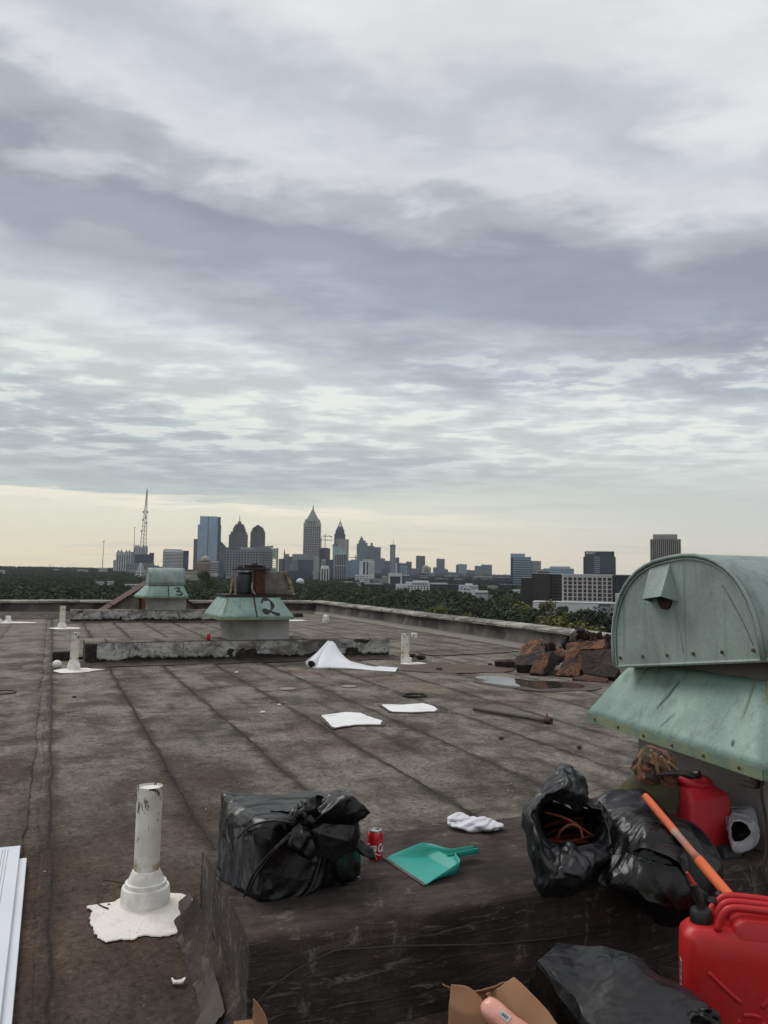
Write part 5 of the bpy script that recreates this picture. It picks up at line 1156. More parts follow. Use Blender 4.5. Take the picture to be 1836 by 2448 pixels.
# ---- cowl 2 (middle, open with motor)
c2 = thing('ventilator_cowl', 'copper cowl skirt numbered 2 with exposed rusty motor, its hood missing', 'roof cowl', (3.53, 14.9, .37))
obj('pedestal', MB().box(2.95, 4.05, 14.56, 15.4, .36, .83), M_stucco2, c2, bevel=.015)
bx2 = [(2.68, 14.28), (4.05, 14.28), (4.30, 15.7), (2.62, 15.62)]
Bp, Tp = skirt(c2, [(2.70, 14.25), (4.05, 14.25), (4.30, 15.70), (2.68, 15.65)], [(2.90, 14.52), (3.83, 14.52), (4.08, 15.45), (2.90, 15.42)], .79, 1.14, 2)
digit(c2, Bp, Tp, [(.62, .70), (.645, .82), (.70, .88), (.765, .83), (.79, .66), (.765, .46), (.71, .30), (.655, .21), (.615, .20), (.61, .29), (.65, .33), (.72, .25), (.785, .13), (.83, .15)], .066)
p0, nn = on_face(Bp, Tp, 0, .5, 0, .006); p1, _ = on_face(Bp, Tp, 0, .5, 1, .006); ribbon([p0, p0.lerp(p1, .3), p0.lerp(p1, .6), p1], .022, nn, 'centre_seam', M_rust, c2, .006)
streak(c2, Bp, Tp, 0, .02, 1, .05, .1, .02, M_stain, 'rust_stain')
obj('top_plate', MB().box(2.86, 4.1, 14.5, 15.46, 1.142, 1.175), M_rustd, c2, bevel=.006)
obj('fan_housing', MB().box(3.35, 4.02, 14.62, 15.3, 1.175, 1.60), mat('housing_grey', L((120, 118, 114)), .7, metal=.3, var=L((96, 90, 86)), vscale=4), c2, bevel=.02)
M_motor = mat('motor_grey', L((62, 64, 70)), .5, metal=.3, var=L((80, 80, 84)), vscale=5)
mm = Matrix.Translation((3.24, 14.78, 1.18))
obj('motor', MB().lathe([(.13, 0), (.15, .03), (.155, .05), (.155, .33), (.15, .36), (.12, .39), (.03, .40)], (0, 0, 0), 28, mm), M_motor, c2, smooth=40)
obj('rust_bracket', MB().box(3.38, 3.58, 14.55, 14.62, 1.175, 1.62).box(3.40, 3.48, 14.5, 14.56, 1.2, 1.5), M_rust, c2, bevel=.01)
obj('belt_guard', MB().box(3.06, 3.66, 14.52, 15.0, 1.615, 1.65), M_rustd, c2, bevel=.01)
obj('sheave', MB().lathe([(.17, 0), (.19, .01), (.17, .03), (.17, .04), (.19, .055), (.06, .06), (.05, .09)], (3.42, 14.76, 1.65), 20), M_rustd, c2, smooth=40)
obj('small_sheave', MB().lathe([(.05, 0), (.07, .01), (.05, .03), (.03, .05)], (3.16, 14.76, 1.65), 14), M_rustd, c2, smooth=40)
for q in range(5): obj('bolt', MB().tube([(3.1+q*.12, 14.6+.05*(q % 2), 1.645), (3.1+q*.12, 14.6+.05*(q % 2), 1.69)], .012, 6), M_rustd, c2)
M_paint = mat('strut_cream', L((150, 142, 122)), .7, var=L((96, 62, 44)), vscale=12)
for (a, b_) in (((2.95, 14.56, 1.175), (3.0, 14.6, 1.56)), ((3.05, 14.56, 1.175), (3.01, 14.62, 1.56)), ((3.98, 14.58, 1.6), (4.13, 14.56, 1.17))): obj('strut', MB().tube([a, b_], .016, 6), M_paint, c2)
obj('rust_rod', MB().tube([(3.0, 14.7, 1.18), (2.99, 14.63, 1.5)], .022, 6), M_rust, c2)
obj('hanger_plate', MB().add([(3.94, 14.545, 1.60), (3.99, 14.545, 1.62), (4.15, 14.545, 1.18), (4.09, 14.545, 1.18), (3.94, 14.56, 1.60), (3.99, 14.56, 1.62), (4.15, 14.56, 1.18), (4.09, 14.56, 1.18)], [(3, 2, 1, 0), (4, 5, 6, 7), (0, 1, 5, 4), (1, 2, 6, 5), (2, 3, 7, 6), (3, 0, 4, 7)]), M_paint, c2)
obj('conduit', MB().tube(catmull([(3.36, 14.58, 1.40), (3.33, 14.53, 1.33), (3.35, 14.52, 1.24), (3.41, 14.53, 1.18)]), .013, 6), mat('conduit_white', L((150, 150, 146)), .5), c2, smooth='all')
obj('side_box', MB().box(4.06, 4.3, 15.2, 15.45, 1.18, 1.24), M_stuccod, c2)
# ---- cowl 3 (far)
c3 = thing('ventilator_cowl', 'far copper cowl numbered 3 with its half-round hood in place', 'roof cowl', (3.4, 26.75, .37))
obj('pedestal', MB().box(2.80, 3.95, 26.34, 27.1, .36, .83), M_stucco2, c3, bevel=.015)
Bp, Tp = skirt(c3, [(2.62, 26.05), (3.98, 26.05), (4.15, 27.4), (2.45, 27.4)], [(2.80, 26.25), (3.84, 26.25), (3.9, 27.2), (2.78, 27.2)], .80, 1.13, 3)
digit(c3, Bp, Tp, [(.71, .70), (.77, .80), (.84, .74), (.83, .58), (.76, .50), (.84, .44), (.885, .30), (.84, .18), (.76, .16), (.72, .22)], .062)
p0, nn = on_face(Bp, Tp, 0, .55, 0, .006); p1, _ = on_face(Bp, Tp, 0, .55, 1, .006); ribbon([p0, p0.lerp(p1, .5), p1], .022, nn, 'centre_seam', M_rust, c3, .006)
hood(c3, Vector((3.33, 27.2, 1.165)), 1.08, .96, .52)
# ------------------------------------------------------------------ vents, sheets, patches, debris on the roof
def V(px, py, k): return CAM+ray(px, py)*k            # point at depth k along the view
def peel_fn(k):
    o = k.tc.outputs['Object']; sp = k.new('ShaderNodeSeparateXYZ'); k.put(sp.inputs[0], o)
    n1 = k.noise(k.mapping(o, scale=(1, 1, .35)), 34, 5, .7, .6); n2 = k.noise(o, 7, 4, .6)
    c = k.mix(k.maprange(n2, .35, .7), L((218, 215, 206))+(1,), L((196, 190, 178))+(1,))
    top = k.maprange(sp.outputs[2], .38, .52, .0, .075)
    th = k.math('SUBTRACT', .625, top)
    c = k.mix(k.maprange(n1, th, k.math('ADD', th, .015)), c, L((38, 34, 32))+(1,))
    ring = k.math('MULTIPLY', k.maprange(sp.outputs[2], .165, .18), k.maprange(sp.outputs[2], .225, .20))
    k.color = k.mix(k.math('MULTIPLY', ring, k.maprange(n2, .3, .5)), c, L((158, 138, 104))+(1,))
M_pipe = mat('white_paint_peeling', (.6, .6, .6), .45, fn=peel_fn, bump=.0015, bscale=60)
M_whitep = mat('white_roof_paint', L((234, 232, 228)), .55, var=L((208, 205, 199)), vscale=14, bump=.004, bscale=55)
def splat_fn(k):
    o = k.tc.outputs['Object']; n1 = k.noise(o, 60, 6, .75, .5); n2 = k.noise(o, 9, 5, .6)
    c = k.mix(k.maprange(n2, .45, .65, 0, .5), L((232, 227, 220))+(1,), L((206, 190, 178))+(1,))
    k.color = k.mix(k.math('MULTIPLY', k.maprange(n1, .60, .66), .75), c, L((120, 106, 94))+(1,))
M_splat = mat('white_paint_splash', (.6, .6, .6), .6, fn=splat_fn, bump=.006, bscale=70)
def brushed_fn(k):
    geo = k.new('ShaderNodeNewGeometry'); o = geo.outputs['Position']
    n1 = k.noise(k.mapping(o, scale=(.5, 3.5, 1), rot=(0, 0, .5)), 6, 6, .7, .5)
    k.color = k.mix(k.maprange(n1, .54, .68), L((230, 231, 230))+(1,), L((136, 128, 120))+(1,))
M_patch = mat('white_patch_paint', (.6, .6, .6), .6, fn=brushed_fn, bump=.003, bscale=40)
M_sheet = mat('white_membrane', L((232, 233, 236)), .4, var=L((220, 222, 226)), vscale=2)
M_rollshade = mat('roll_shade', (.02, .02, .02), .6)
def pipe(label, x, y, r, h, collar=True, splat_pts=None, lean=(0, 0), seed=0, name='vent_pipe', cf=1.0):
    t_ = thing(name, label, 'vent pipe', (x, y, 0))
    if collar: obj('collar', MB().lathe([(r*(1+(a_-1)*cf), z_) for a_, z_ in [(q[0]/r, q[1]) for q in [(r*2.7, .01), (r*2.6, .018), (r*1.95, .026), (r*1.86, .095), (r*1.80, .102), (r*1.62, .104), (r*1.60, .122), (r*1.42, .126), (r*1.30, .145), (r*1.06, .175), (r*.9, .18)]]], (x, y, 0), 36), M_whitep, t_, smooth=30)
    n_ = 14; pts = [(x+lean[0]*i/n_, y+lean[1]*i/n_, .12+(h-.12)*i/n_) for i in range(n_+1)]
    m = MB().tube(pts, [r*(1+.012*fbm(i*.9, seed)) for i in range(n_+1)], 32, cap=False)
    m.tube([pts[-1], (pts[-1][0], pts[-1][1], h-.05)], [r*.999, r*.88], 32, cap=False)
    obj('tube', m, M_pipe, t_, smooth=40)
    obj('cap', MB().lathe([(r*.98, h-.012), (r*.7, h-.006)], (pts[-1][0], pts[-1][1], 0), 32), M_whitep, t_)
    if splat_pts: splat('paint_splash', splat_pts, .022, .004, M_splat, parent=t_, n=7, seed=seed, amp=.018)
    return t_
sp1 = [P(*q) for q in ((198, 2180), (230, 2172), (280, 2165), (330, 2150), (400, 2146), (440, 2150), (470, 2178), (445, 2205), (425, 2240), (390, 2252), (340, 2252), (320, 2262), (290, 2262), (250, 2268), (225, 2255), (212, 2235), (200, 2210), (206, 2194))]
pipe('near white painted vent pipe with peeling top standing in a splash of white paint', .465, 4.05, .0585, .555, True, list(reversed(sp1)), (.004, 0), 1)
def ring_pts(x, y, rx, ry, n=10, sd=0):
    r = random.Random(sd); return [(x+rx*math.cos(a)*(1+r.uniform(-.22, .22)), y+ry*math.sin(a)*(1+r.uniform(-.22, .22))) for a in [2*math.pi*i/n for i in range(n)]]
pipe('white vent pipe with cracked paint at the left end of the middle plinth', .37, 13.75, .064, .60, True, ring_pts(.42, 13.62, .34, .30, 11, 2), (.01, 0), 2, cf=.55)
p3 = pipe('white square-looking vent pipe with small junction box right of the middle plinth', 5.86, 13.40, .075, .53, False, ring_pts(5.95, 13.25, .22, .18, 9, 3), (0, 0), 3)
obj('junction_box', MB().lathe([(.05, 0), (.06, .02), (.06, .09), (.045, .1)], (6.02, 13.38, .44), 14), M_pipe, p3); obj('foot', MB().box(5.80, 5.95, 13.30, 13.48, .0, .12), M_whitep, p3, bevel=.02)
pipe('white vent pipe left of the farthest plinth', .30, 23.7, .074, .61, True, ring_pts(.38, 23.6, .42, .4, 11, 4), (0, 0), 4, cf=.5)
pipe('tall white vent pipe cut by the left picture edge', -1.48, 26.6, .085, .62, True, None, (0, 0), 5)
st = thing('vent_stub', 'short white vent stub in a paint splash near the left picture edge', 'vent', (-1.15, 26.6, 0))
obj('tube', MB().lathe([(.16, 0), (.15, .04), (.08, .07), (.075, .2), (.06, .205)], (-1.15, 26.6, .0), 16), M_whitep, st, smooth=40); splat('paint_splash', ring_pts(-1.05, 26.4, .6, .35, 11, 6), .02, .004, M_whitep, parent=st, seed=6)
st = thing('vent_stub', 'squat white vent box in a paint splash right behind the second cowl', 'vent', (7.3, 26.6, 0))
obj('tube', MB().lathe([(.26, 0), (.2, .05), (.11, .1), (.1, .16), (.02, .17)], (7.3, 26.6, .0), 16), M_whitep, st, smooth=40); obj('stack', MB().box(7.05, 7.2, 26.7, 26.85, 0, .42), M_whitep, st, bevel=.01); splat('paint_splash', ring_pts(7.4, 26.5, .55, .4, 11, 7), .02, .004, M_whitep, parent=st, seed=7)
st = obj('vent_stub', MB().lathe([(.11, 0), (.115, .02), (.11, .17), (.09, .22), (.05, .26), (.01, .275)], (8.15, 25.0, .01), 18), M_pipe, smooth=50); tag(st, 'small domed pale stub vent alone on the roof below the parapet corner', 'vent')
o = obj('tar_lump', MB().box(8.1, 8.42, 28.4, 28.7, 0, .16), M_black, bevel=.05); tag(o, 'small black lump on the roof right of the squat white vent box', 'debris')
o = obj('black_box', MB().box(.06, .40, 15.25, 15.5, 0, .16), M_black, bevel=.02); tag(o, 'black block on the roof behind the cracked white vent pipe', 'box')
o = obj('paint_blob', MB().lathe([(.02, 0), (.06, .02), (.075, .06), (.065, .1), (.03, .125)], (.13, 14.15, .005), 16), M_whitep, smooth=60); tag(o, 'white rounded knob on the roof left of the cracked white vent pipe', 'cap')
# red drink can on the middle plinth
M_canred = mat('can_red', (.55, .012, .02), .3, metal=.15, spec=.6, coat=.3); M_alu = mat('can_aluminium', (.62, .62, .63), .28, metal=.9); M_canwhite = mat('can_print_white', (.75, .74, .72), .4)
def can(x, y, z, label, rz, near=True):
    t_ = thing('drink_can', label, 'can', (x, y, z)); M = Matrix.Translation((x, y, z)) @ Matrix.Rotation(rz, 4, 'Z')
    obj('body', MB().lathe([(.020, .004), (.0255, .0), (.030, .010), (.033, .016), (.033, .101), (.031, .107), (.0275, .1145)], (0, 0, 0), 40, M), M_canred, t_, smooth=60)
    obj('rim', MB().lathe([(.0272, .1145), (.0278, .1185), (.0272, .121), (.0258, .121), (.0250, .116), (.010, .1155), (.0, .1155)], (0, 0, 0), 40, M), M_alu, t_, smooth=40)
    obj('base', MB().lathe([(.0235, .0015), (.0262, -.0005), (.0268, .002)], (0, 0, 0), 32, M), M_alu, t_)
    if near:
        obj('pull_tab', MB().lathe([(.0095, 0), (.0095, .0012), (.004, .0014)], (0, 0, 0), 16, M @ Matrix.Translation((.003, -.004, .1165)) @ Matrix.Diagonal((1, .7, 1, 1))), M_alu, t_)
        obj('opening', MB().lathe([(.008, 0), (.007, .0004)], (0, 0, 0), 14, M @ Matrix.Translation((.012, .008, .1158))), M_black, t_)
    return t_, M
# near can, with script lettering wrapped round the side facing the camera
ct_, CM = can(1.305, 3.275, .372, 'red soft drink can with white script lettering beside the tied black bag', 0)
fc = bpy.data.curves.new('script', 'FONT'); fc.body = 'Coca Cola'; fc.size = 1; fc.shear = .45; fc.space_character = .86; fc.offset = .018; fc.resolution_u = 3
fo = link(bpy.data.objects.new('tmp', fc)); bpy.context.view_layer.update(); me = bpy.data.meshes.new_from_object(fo.evaluated_get(bpy.context.evaluated_depsgraph_get())); bpy.data.objects.remove(fo)
bmx = bmesh.new(); bmx.from_mesh(me); bmesh.ops.triangulate(bmx, faces=bmx.faces[:])
for _ in range(2): bmesh.ops.subdivide_edges(bmx, edges=[e for e in bmx.edges if e.calc_length() > .15], cuts=1)
bmesh.ops.triangulate(bmx, faces=bmx.faces[:]); bmx.to_mesh(me); bmx.free()
a_ = np.empty(len(me.vertices)*3); me.vertices.foreach_get('co', a_); a_ = a_.reshape(-1, 3); mn0, mx0 = a_.min(0), a_.max(0)
u_ = (a_[:, 0]-mn0[0])/(mx0[0]-mn0[0]); v_ = (a_[:, 1]-mn0[1])/(mx0[1]-mn0[1])
th0 = math.atan2(-3.275, -1.305)           # towards the camera
ang = th0+(u_-.44)*math.radians(178); zz = .035+.036*v_+.006*np.sin(u_*5.)+.012*(u_-.4)
b_ = np.stack([.0334*np.cos(ang), .0334*np.sin(ang), zz], 1); me.vertices.foreach_set('co', b_.reshape(-1)); me.materials.clear(); me.materials.append(M_canwhite); me.name = 'lettering'; me.update()
lo = link(bpy.data.objects.new('lettering', me)); lo.parent = ct_
m = MB(); NN = 26
for i in range(NN):
    f0, f1 = i/NN, (i+1)/NN
    def rb(f, s):
        an = th0+(f-.42)*math.radians(120); return CM @ Vector((.0335*math.cos(an), .0335*math.sin(an), .031+.006*math.sin(f*6.3)+s*(.0022*math.sin(math.pi*f))))
    m.add([rb(f0, -1), rb(f1, -1), rb(f1, 1), rb(f0, 1)], [(0, 1, 2, 3)])
obj('wave_print', m, M_canwhite, ct_)
can(2.60, 14.62, .375, 'red soft drink can on the middle plinth left of the second cowl', 1.0, near=False)
# rigid white boards at the left edge
M_board = mat('rigid_board', L((214, 218, 224)), .5, var=L((206, 210, 217)), vscale=1.5); M_line = mat('board_print', L((110, 112, 116)), .6)
b1 = thing('insulation_board', 'white rigid board lying at the left edge, lower and longer of the two', 'board', (-.7, 3.6, .02)); obj('panel', MB().box(-1.25, -.062, 1.9, 4.83, .022, .040), M_board, b1, bevel=.003)
b2 = thing('insulation_board', 'white rigid board on top at the left edge with printed lines', 'board', (-.7, 3.6, .042)); obj('panel', MB().box(-1.27, -.098, 1.85, 4.98, .043, .062), M_board, b2, bevel=.003)
for xx in (-.185, -.172, -.158): obj('printed_line', MB().box(xx, xx+.002, 1.9, 4.93, .0625, .0632), M_line, b2)
# rolled white membrane
fr = [(731, 1588), (742, 1594), (757, 1597), (790, 1597), (830, 1598), (870, 1600), (905, 1603), (946, 1606)]
bk = [((729, 1582), .02), ((757, 1560), .5), ((787, 1534), .9), ((800, 1537), .95), ((812, 1556), .8), ((832, 1578), .6), ((870, 1588), .3), ((952, 1596), .05)]
FR = catmull([P(x, y, .02) for x, y in fr], 7)
BK = catmull([AY(x, y, 13.3+.62*q) if q > .1 else P(x, y, .03) for (x, y), q in bk], 7)
def msheet(u, v):
    i = u*(len(FR)-1); a = FR[min(int(i), len(FR)-2)].lerp(FR[min(int(i)+1, len(FR)-1)], i-int(i)) if i < len(FR)-1 else FR[-1]
    b_ = BK[min(int(i), len(BK)-2)].lerp(BK[min(int(i)+1, len(BK)-1)], i-int(i)) if i < len(BK)-1 else BK[-1]
    p = a.lerp(b_, v); h = (b_.z-a.z); bow = math.sin(math.pi*v)
    return p+Vector((0, -.10*bow*min(1, h*2.5), .015*bow+.006*fbm(u*6, v*3)))
m = MB(); m.grid(msheet, 70, 16)
rl = thing('membrane_sheet', 'curled white roofing membrane sheet rising to a point in front of the middle plinth', 'sheet', tuple(P(790, 1597)))
o = obj('sheet', m, [M_sheet], rl, smooth='all'); md_ = o.modifiers.new('thickness', 'SOLIDIFY'); md_.thickness = .004
# open roll end: tapering scroll
m = MB(); A0 = P(744, 1592, .05)+Vector((0, .0, .02)); A1 = msheet(.28, .98)
def roll(u, v):
    ax = (A1-A0).normalized(); s1 = ax.cross(Vector((0, 0, 1))).normalized(); s2 = s1.cross(ax)
    an = -2.6+u*6.6; r = (.075-.018*u)*(1-.55*v); p = A0.lerp(A1, v)
    return p+(s1*math.cos(an)+s2*math.sin(an))*r+Vector((.015, .05, 0))
m.grid(roll, 30, 10); o = obj('rolled_edge', m, [M_sheet], rl, smooth='all'); md_ = o.modifiers.new('thickness', 'SOLIDIFY'); md_.thickness = .003
m = MB(); A2 = A0-(A1-A0).normalized()*-.012; ax = (A1-A0).normalized(); s1 = ax.cross(Vector((0, 0, 1))).normalized(); s2 = s1.cross(ax)
m.add([A2+(s1*math.cos(a)+s2*math.sin(a))*.062+Vector((.015, .05, 0)) for a in [2*math.pi*i/16 for i in range(16)]], [tuple(range(16))]); obj('roll_mouth_shade', m, M_rollshade, rl)  # near-black disc paints the shade inside the open roll
# white painted patches
pa = [(770, 1716), (826, 1708), (863, 1710), (880, 1718), (916, 1729), (910, 1738), (850, 1738), (800, 1745), (783, 1733)]
pb = [(912, 1690), (960, 1690), (1012, 1687), (1034, 1692), (1047, 1701), (1040, 1706), (985, 1708), (940, 1706), (925, 1698)]
for pts, lab, sd_ in ((pa, 'nearer white brushed paint patch on the roof felt', 3), (pb, 'farther white brushed paint patch, right of its twin', 4)):
    o = splat('paint_patch', list(reversed([P(*q) for q in pts])), .026, .004, M_patch, lab, 'paint patch', n=6, seed=sd_, amp=.018, curve=False)
def darkring(pts, sd_, g=1.14):
    c = sum((Vector(P(*q)[:2]) for q in pts), Vector((0, 0)))/len(pts)
    o = splat('primer_border', [tuple(c+(Vector(P(*q)[:2])-c)*g) for q in reversed(pts)], .0225, .003, mat('primer_dark', L((62, 52, 48)), .85, var=L((78, 68, 62)), vscale=8, bump=.003), kind=None, n=6, seed=sd_, amp=.02, curve=False); return o
tag(darkring(pa, 1), 'dark primer border round the nearer white patch', 'primer'); tag(darkring(pb, 2, 1.16), 'dark primer border round the farther white patch', 'primer')
M_disc = mat('disc_pale', L((142, 138, 133)), .6, var=L((120, 114, 108)), vscale=12)
o = obj('membrane_disc', MB().lathe([(.11, 0), (.105, .006), (.02, .008)], (*P(687, 1651)[:2], .024), 20), M_disc); tag(o, 'pale grey round offcut on the roof, left of the two', 'offcut')
o = obj('membrane_disc', MB().lathe([(.105, 0), (.10, .006), (.02, .008)], (*P(835, 1645)[:2], .024), 20), M_disc); tag(o, 'pale grey round offcut on the roof, right of the two', 'offcut')
c = P(992, 1669)+Vector((0, 0, .035)); o = obj('black_ring', MB().tube([c+Vector((.15*math.cos(a), .13*math.sin(a), 0)) for a in [2*math.pi*i/24 for i in range(25)]], .014, 8, cap=False), M_black, smooth='all'); tag(o, 'thin black rubber ring lying on the roof felt', 'ring')
# loose metal pipe
M_oldpipe = mat('old_pipe', L((70, 66, 60)), .7, var=L((88, 80, 70)), vscale=8, bump=.002)
pp = thing('metal_pipe', 'old dark metal pipe with a rusty red end lying on the roof', 'pipe', (4.7, 7.9, 0))
q0, q1 = P(1133, 1704), P(1318, 1736); q0.z = q1.z = .05; obj('tube', MB().tube([q0, q0.lerp(q1, .93)], .026, 14), M_oldpipe, pp, smooth=50); obj('rusty_coupling', MB().tube([q0.lerp(q1, .93), q1], .034, 14).tube([q0.lerp(q1, .96)+Vector((0, 0, .02)), q0.lerp(q1, .96)+Vector((0, .03, .07))], .008, 6), M_rust, pp, smooth=50)
# puddle, soft wet edge round it
def pud_fn(k): k.bsdf.inputs['Specular IOR Level'].default_value = .5; k.bsdf.inputs['IOR'].default_value = 5.0
M_pud = mat('puddle_water', (.035, .03, .027), .015, fn=pud_fn, spec=.5)
pu = [(1138, 1622), (1160, 1620), (1200, 1623), (1240, 1628), (1275, 1632), (1330, 1633), (1375, 1637), (1398, 1642), (1392, 1649), (1340, 1651), (1290, 1652), (1255, 1647), (1215, 1644), (1180, 1640), (1152, 1634), (1165, 1630), (1140, 1626)]
o = splat('puddle', list(reversed([P(*q) for q in pu])), .0262, .0006, M_pud, n=5, seed=5, amp=.05); o['kind'] = 'stuff'; o['label'] = 'shallow puddle reflecting the pale sky and the torn slabs'
M_wet = mat('wet_felt', L((66, 57, 52)), .9, var=L((80, 70, 63)), vscale=3, bump=.003)
c = Vector(P(1268, 1637)[:2]); o = splat('wet_patch', [tuple(c+(Vector(P(*q)[:2])-c)*1.2) for q in reversed(pu)], .0235, .0008, M_wet, n=5, seed=6, amp=.09); o['kind'] = 'stuff'; o['label'] = 'damp dark felt round the puddle'
M_rustfelt = mat('rusty_felt', L((94, 72, 58)), .9, var=L((76, 62, 54)), vscale=3, bump=.003)
o = splat('rust_silt', [(5.3, 12.3), (5.6, 12.75), (6.2, 13.05), (6.9, 12.8), (7.3, 12.2), (6.8, 11.7), (5.9, 11.75)][::-1], .0236, .0012, M_rustfelt, n=6, seed=8, amp=.08); o['kind'] = 'stuff'; o['label'] = 'rusty silt stain right of the white vent pipe'
# thin cable on the roof by the debris
cb = catmull([P(1000, 1567), P(1030, 1571), P(1062, 1572), P(1110, 1569), P(1180, 1566), P(1240, 1562)], 6); cb = [p+Vector((0, 0, .035)) for p in cb]
tag(obj('roof_cable', MB().tube(cb, .010, 6), M_black, smooth='all'), 'thin dark cable lying on the roof towards the torn slab heap', 'cable')
# ---- heap of torn roofing slabs
def slabm(name, c1, c2, sc_=4): 
    def fn(k):
        o = k.tc.outputs['Object']; n1 = k.noise(k.mapping(o, scale=(1, 2.4, 1)), sc_, 6, .7, .8); n2 = k.noise(o, 26, 4, .7)
        c = k.mix(k.maprange(n1, .46, .54), L(c1)+(1,), L(c2)+(1,)); k.color = k.mix(1.0, c, k.ramp(n2, [(.3, (.7, .7, .7)), (.7, (1.25, 1.25, 1.25))]), 'MULTIPLY')
    return mat(name, (.1, .1, .1), .9, fn=fn, bump=.012, bscale=22)
M_slabd = slabm('slab_dark', (52, 42, 38), (40, 31, 28)); M_slabo = slabm('slab_fibre_orange', (124, 82, 55), (66, 45, 35)); M_slabm = slabm('slab_mixed', (50, 39, 34), (100, 66, 46), 4); M_slabg = slabm('slab_greyish', (110, 104, 96), (60, 52, 46))
def slab(pts, th, mt, label, edge=None, layers=1, seed=0, back=None):
    """pts: (px, py, depth) corners of the visible face; thickness goes away from the camera"""
    F_ = [V(*q) for q in pts]; n_ = sum(((F_[i]-F_[0]).cross(F_[(i+1) % len(F_)]-F_[0]) for i in range(1, len(F_)-1)), Vector((0, 0, 0))).normalized()
    if n_.dot(FW) < 0: n_ = -n_
    t_ = thing('roofing_slab', label, 'debris', tuple(min(F_, key=lambda q: q.z))); r = random.Random(seed)
    for l in range(layers):
        m = MB(); o0 = n_*th*l/layers; o1 = n_*(th*(l+.92)/layers); c = sum(F_, Vector())/len(F_); rim = []
        sh = Vector((r.uniform(-.02, .02), r.uniform(-.02, .02), 0)) if l else Vector()
        for i in range(len(F_)):
            a, b_ = F_[i], F_[(i+1) % len(F_)]; nn = 6
            for j in range(nn): rim.append(a.lerp(b_, j/nn)+(b_-a).normalized().cross(n_)*(r.uniform(-.018, .018) if j else r.uniform(-.008, .008))+sh)
        N = len(rim); mid = [c+(p-c)*.55-n_*r.uniform(-.004, .014) for p in rim]
        m.add([p+o0 for p in rim]+[p+o1 for p in rim]+[p+o0 for p in mid]+[c+o0-n_*.006, c+o1], [(i, (i+1) % N, (i+1) % N+N, i+N) for i in range(N)]+[(i, i+2*N, (i+1) % N+2*N, (i+1) % N) for i in range(N)]+[(i+2*N, 3*N, (i+1) % N+2*N) for i in range(N)]+[((i+1) % N+N, 3*N+1, i+N) for i in range(N)])
        obj('layer', m, mt if l % 2 == 0 or edge is None else edge, t_)
    return t_
slab([(1247, 1568, 13.6), (1303, 1556, 13.5), (1299, 1528, 13.9), (1270, 1532, 13.9), (1244, 1546, 13.9)], .22, M_slabo, 'ribbed orange slab stack at the left end of the torn heap', M_slabd, 3, 1)
slab([(1233, 1590, 13.2), (1272, 1590, 13.1), (1302, 1556, 13.4), (1245, 1566, 13.5), (1232, 1572, 13.5)], .35, M_slabd, 'dark slab under the ribbed orange stack', None, 2, 2)
slab([(1266, 1608, 12.9), (1297, 1611, 12.8), (1320, 1556, 13.1), (1282, 1563, 13.2)], .16, M_slabm, 'tilted dark slab with an orange torn patch, front left of the heap', M_slabd, 2, 3)
slab([(1299, 1611, 12.8), (1326, 1600, 13.0), (1344, 1574, 13.2), (1321, 1556, 13.1)], .12, M_slabd, 'narrow dark slab edge leaning beside the patched one', None, 2, 4)
slab([(1327, 1613, 12.75), (1385, 1617, 12.6), (1394, 1588, 12.8), (1386, 1551, 13.1), (1362, 1558, 13.1)], .14, M_slabm, 'tilted slab streaked with orange fibre in the middle of the heap', M_slabd, 2, 15)
slab([(1395, 1610, 12.6), (1470, 1619, 12.3), (1480, 1600, 12.4), (1460, 1551, 12.9), (1388, 1556, 12.9)], .16, M_slabd, 'largest flat dark slab at the right front of the heap', M_rustd, 2, 6)
slab([(1351, 1572, 13.4), (1389, 1552, 13.3), (1442, 1548, 13.1), (1447, 1528, 13.4), (1356, 1537, 13.7)], .12, M_slabo, 'long bright orange slab lying behind the largest dark one', M_slabd, 2, 7)
slab([(1316, 1573, 13.3), (1336, 1578, 13.3), (1350, 1562, 13.4), (1346, 1550, 13.7), (1318, 1552, 13.7)], .1, M_slabo, 'small orange fragment between the patched slab and the long orange slab', M_slabd, 2, 8)
slab([(1368, 1622, 12.3), (1400, 1627, 12.2), (1450, 1630, 12.1), (1452, 1621, 12.3), (1400, 1612, 12.5)], .05, M_rust, 'thin reddish sheet under the front of the heap', None, 1, 9)
slab([(1183, 1582, 14.0), (1232, 1583, 13.8), (1232, 1576, 14.0), (1184, 1577, 14.2)], .1, M_slabd, 'flat dark plank sticking out left of the heap', None, 1, 10)
rp = random.Random(21)
labs = ['jagged black flap at the left top of the heap', 'grey torn strip near the heap top', 'dark curled strip at the heap crest', 'brown torn fragment below the crest', 'black flap leaning on the crest', 'grey bent strip, highest of the heap', 'dark torn wedge behind the long orange slab', 'brown wedge beside the copper hood', 'black torn sheet at the right rear of the heap', 'small dark wedge behind the ribbed orange stack', 'dark bent flap right of the ribbed orange stack', 'grey shard between the orange fragments', 'dark flap behind the largest slab']
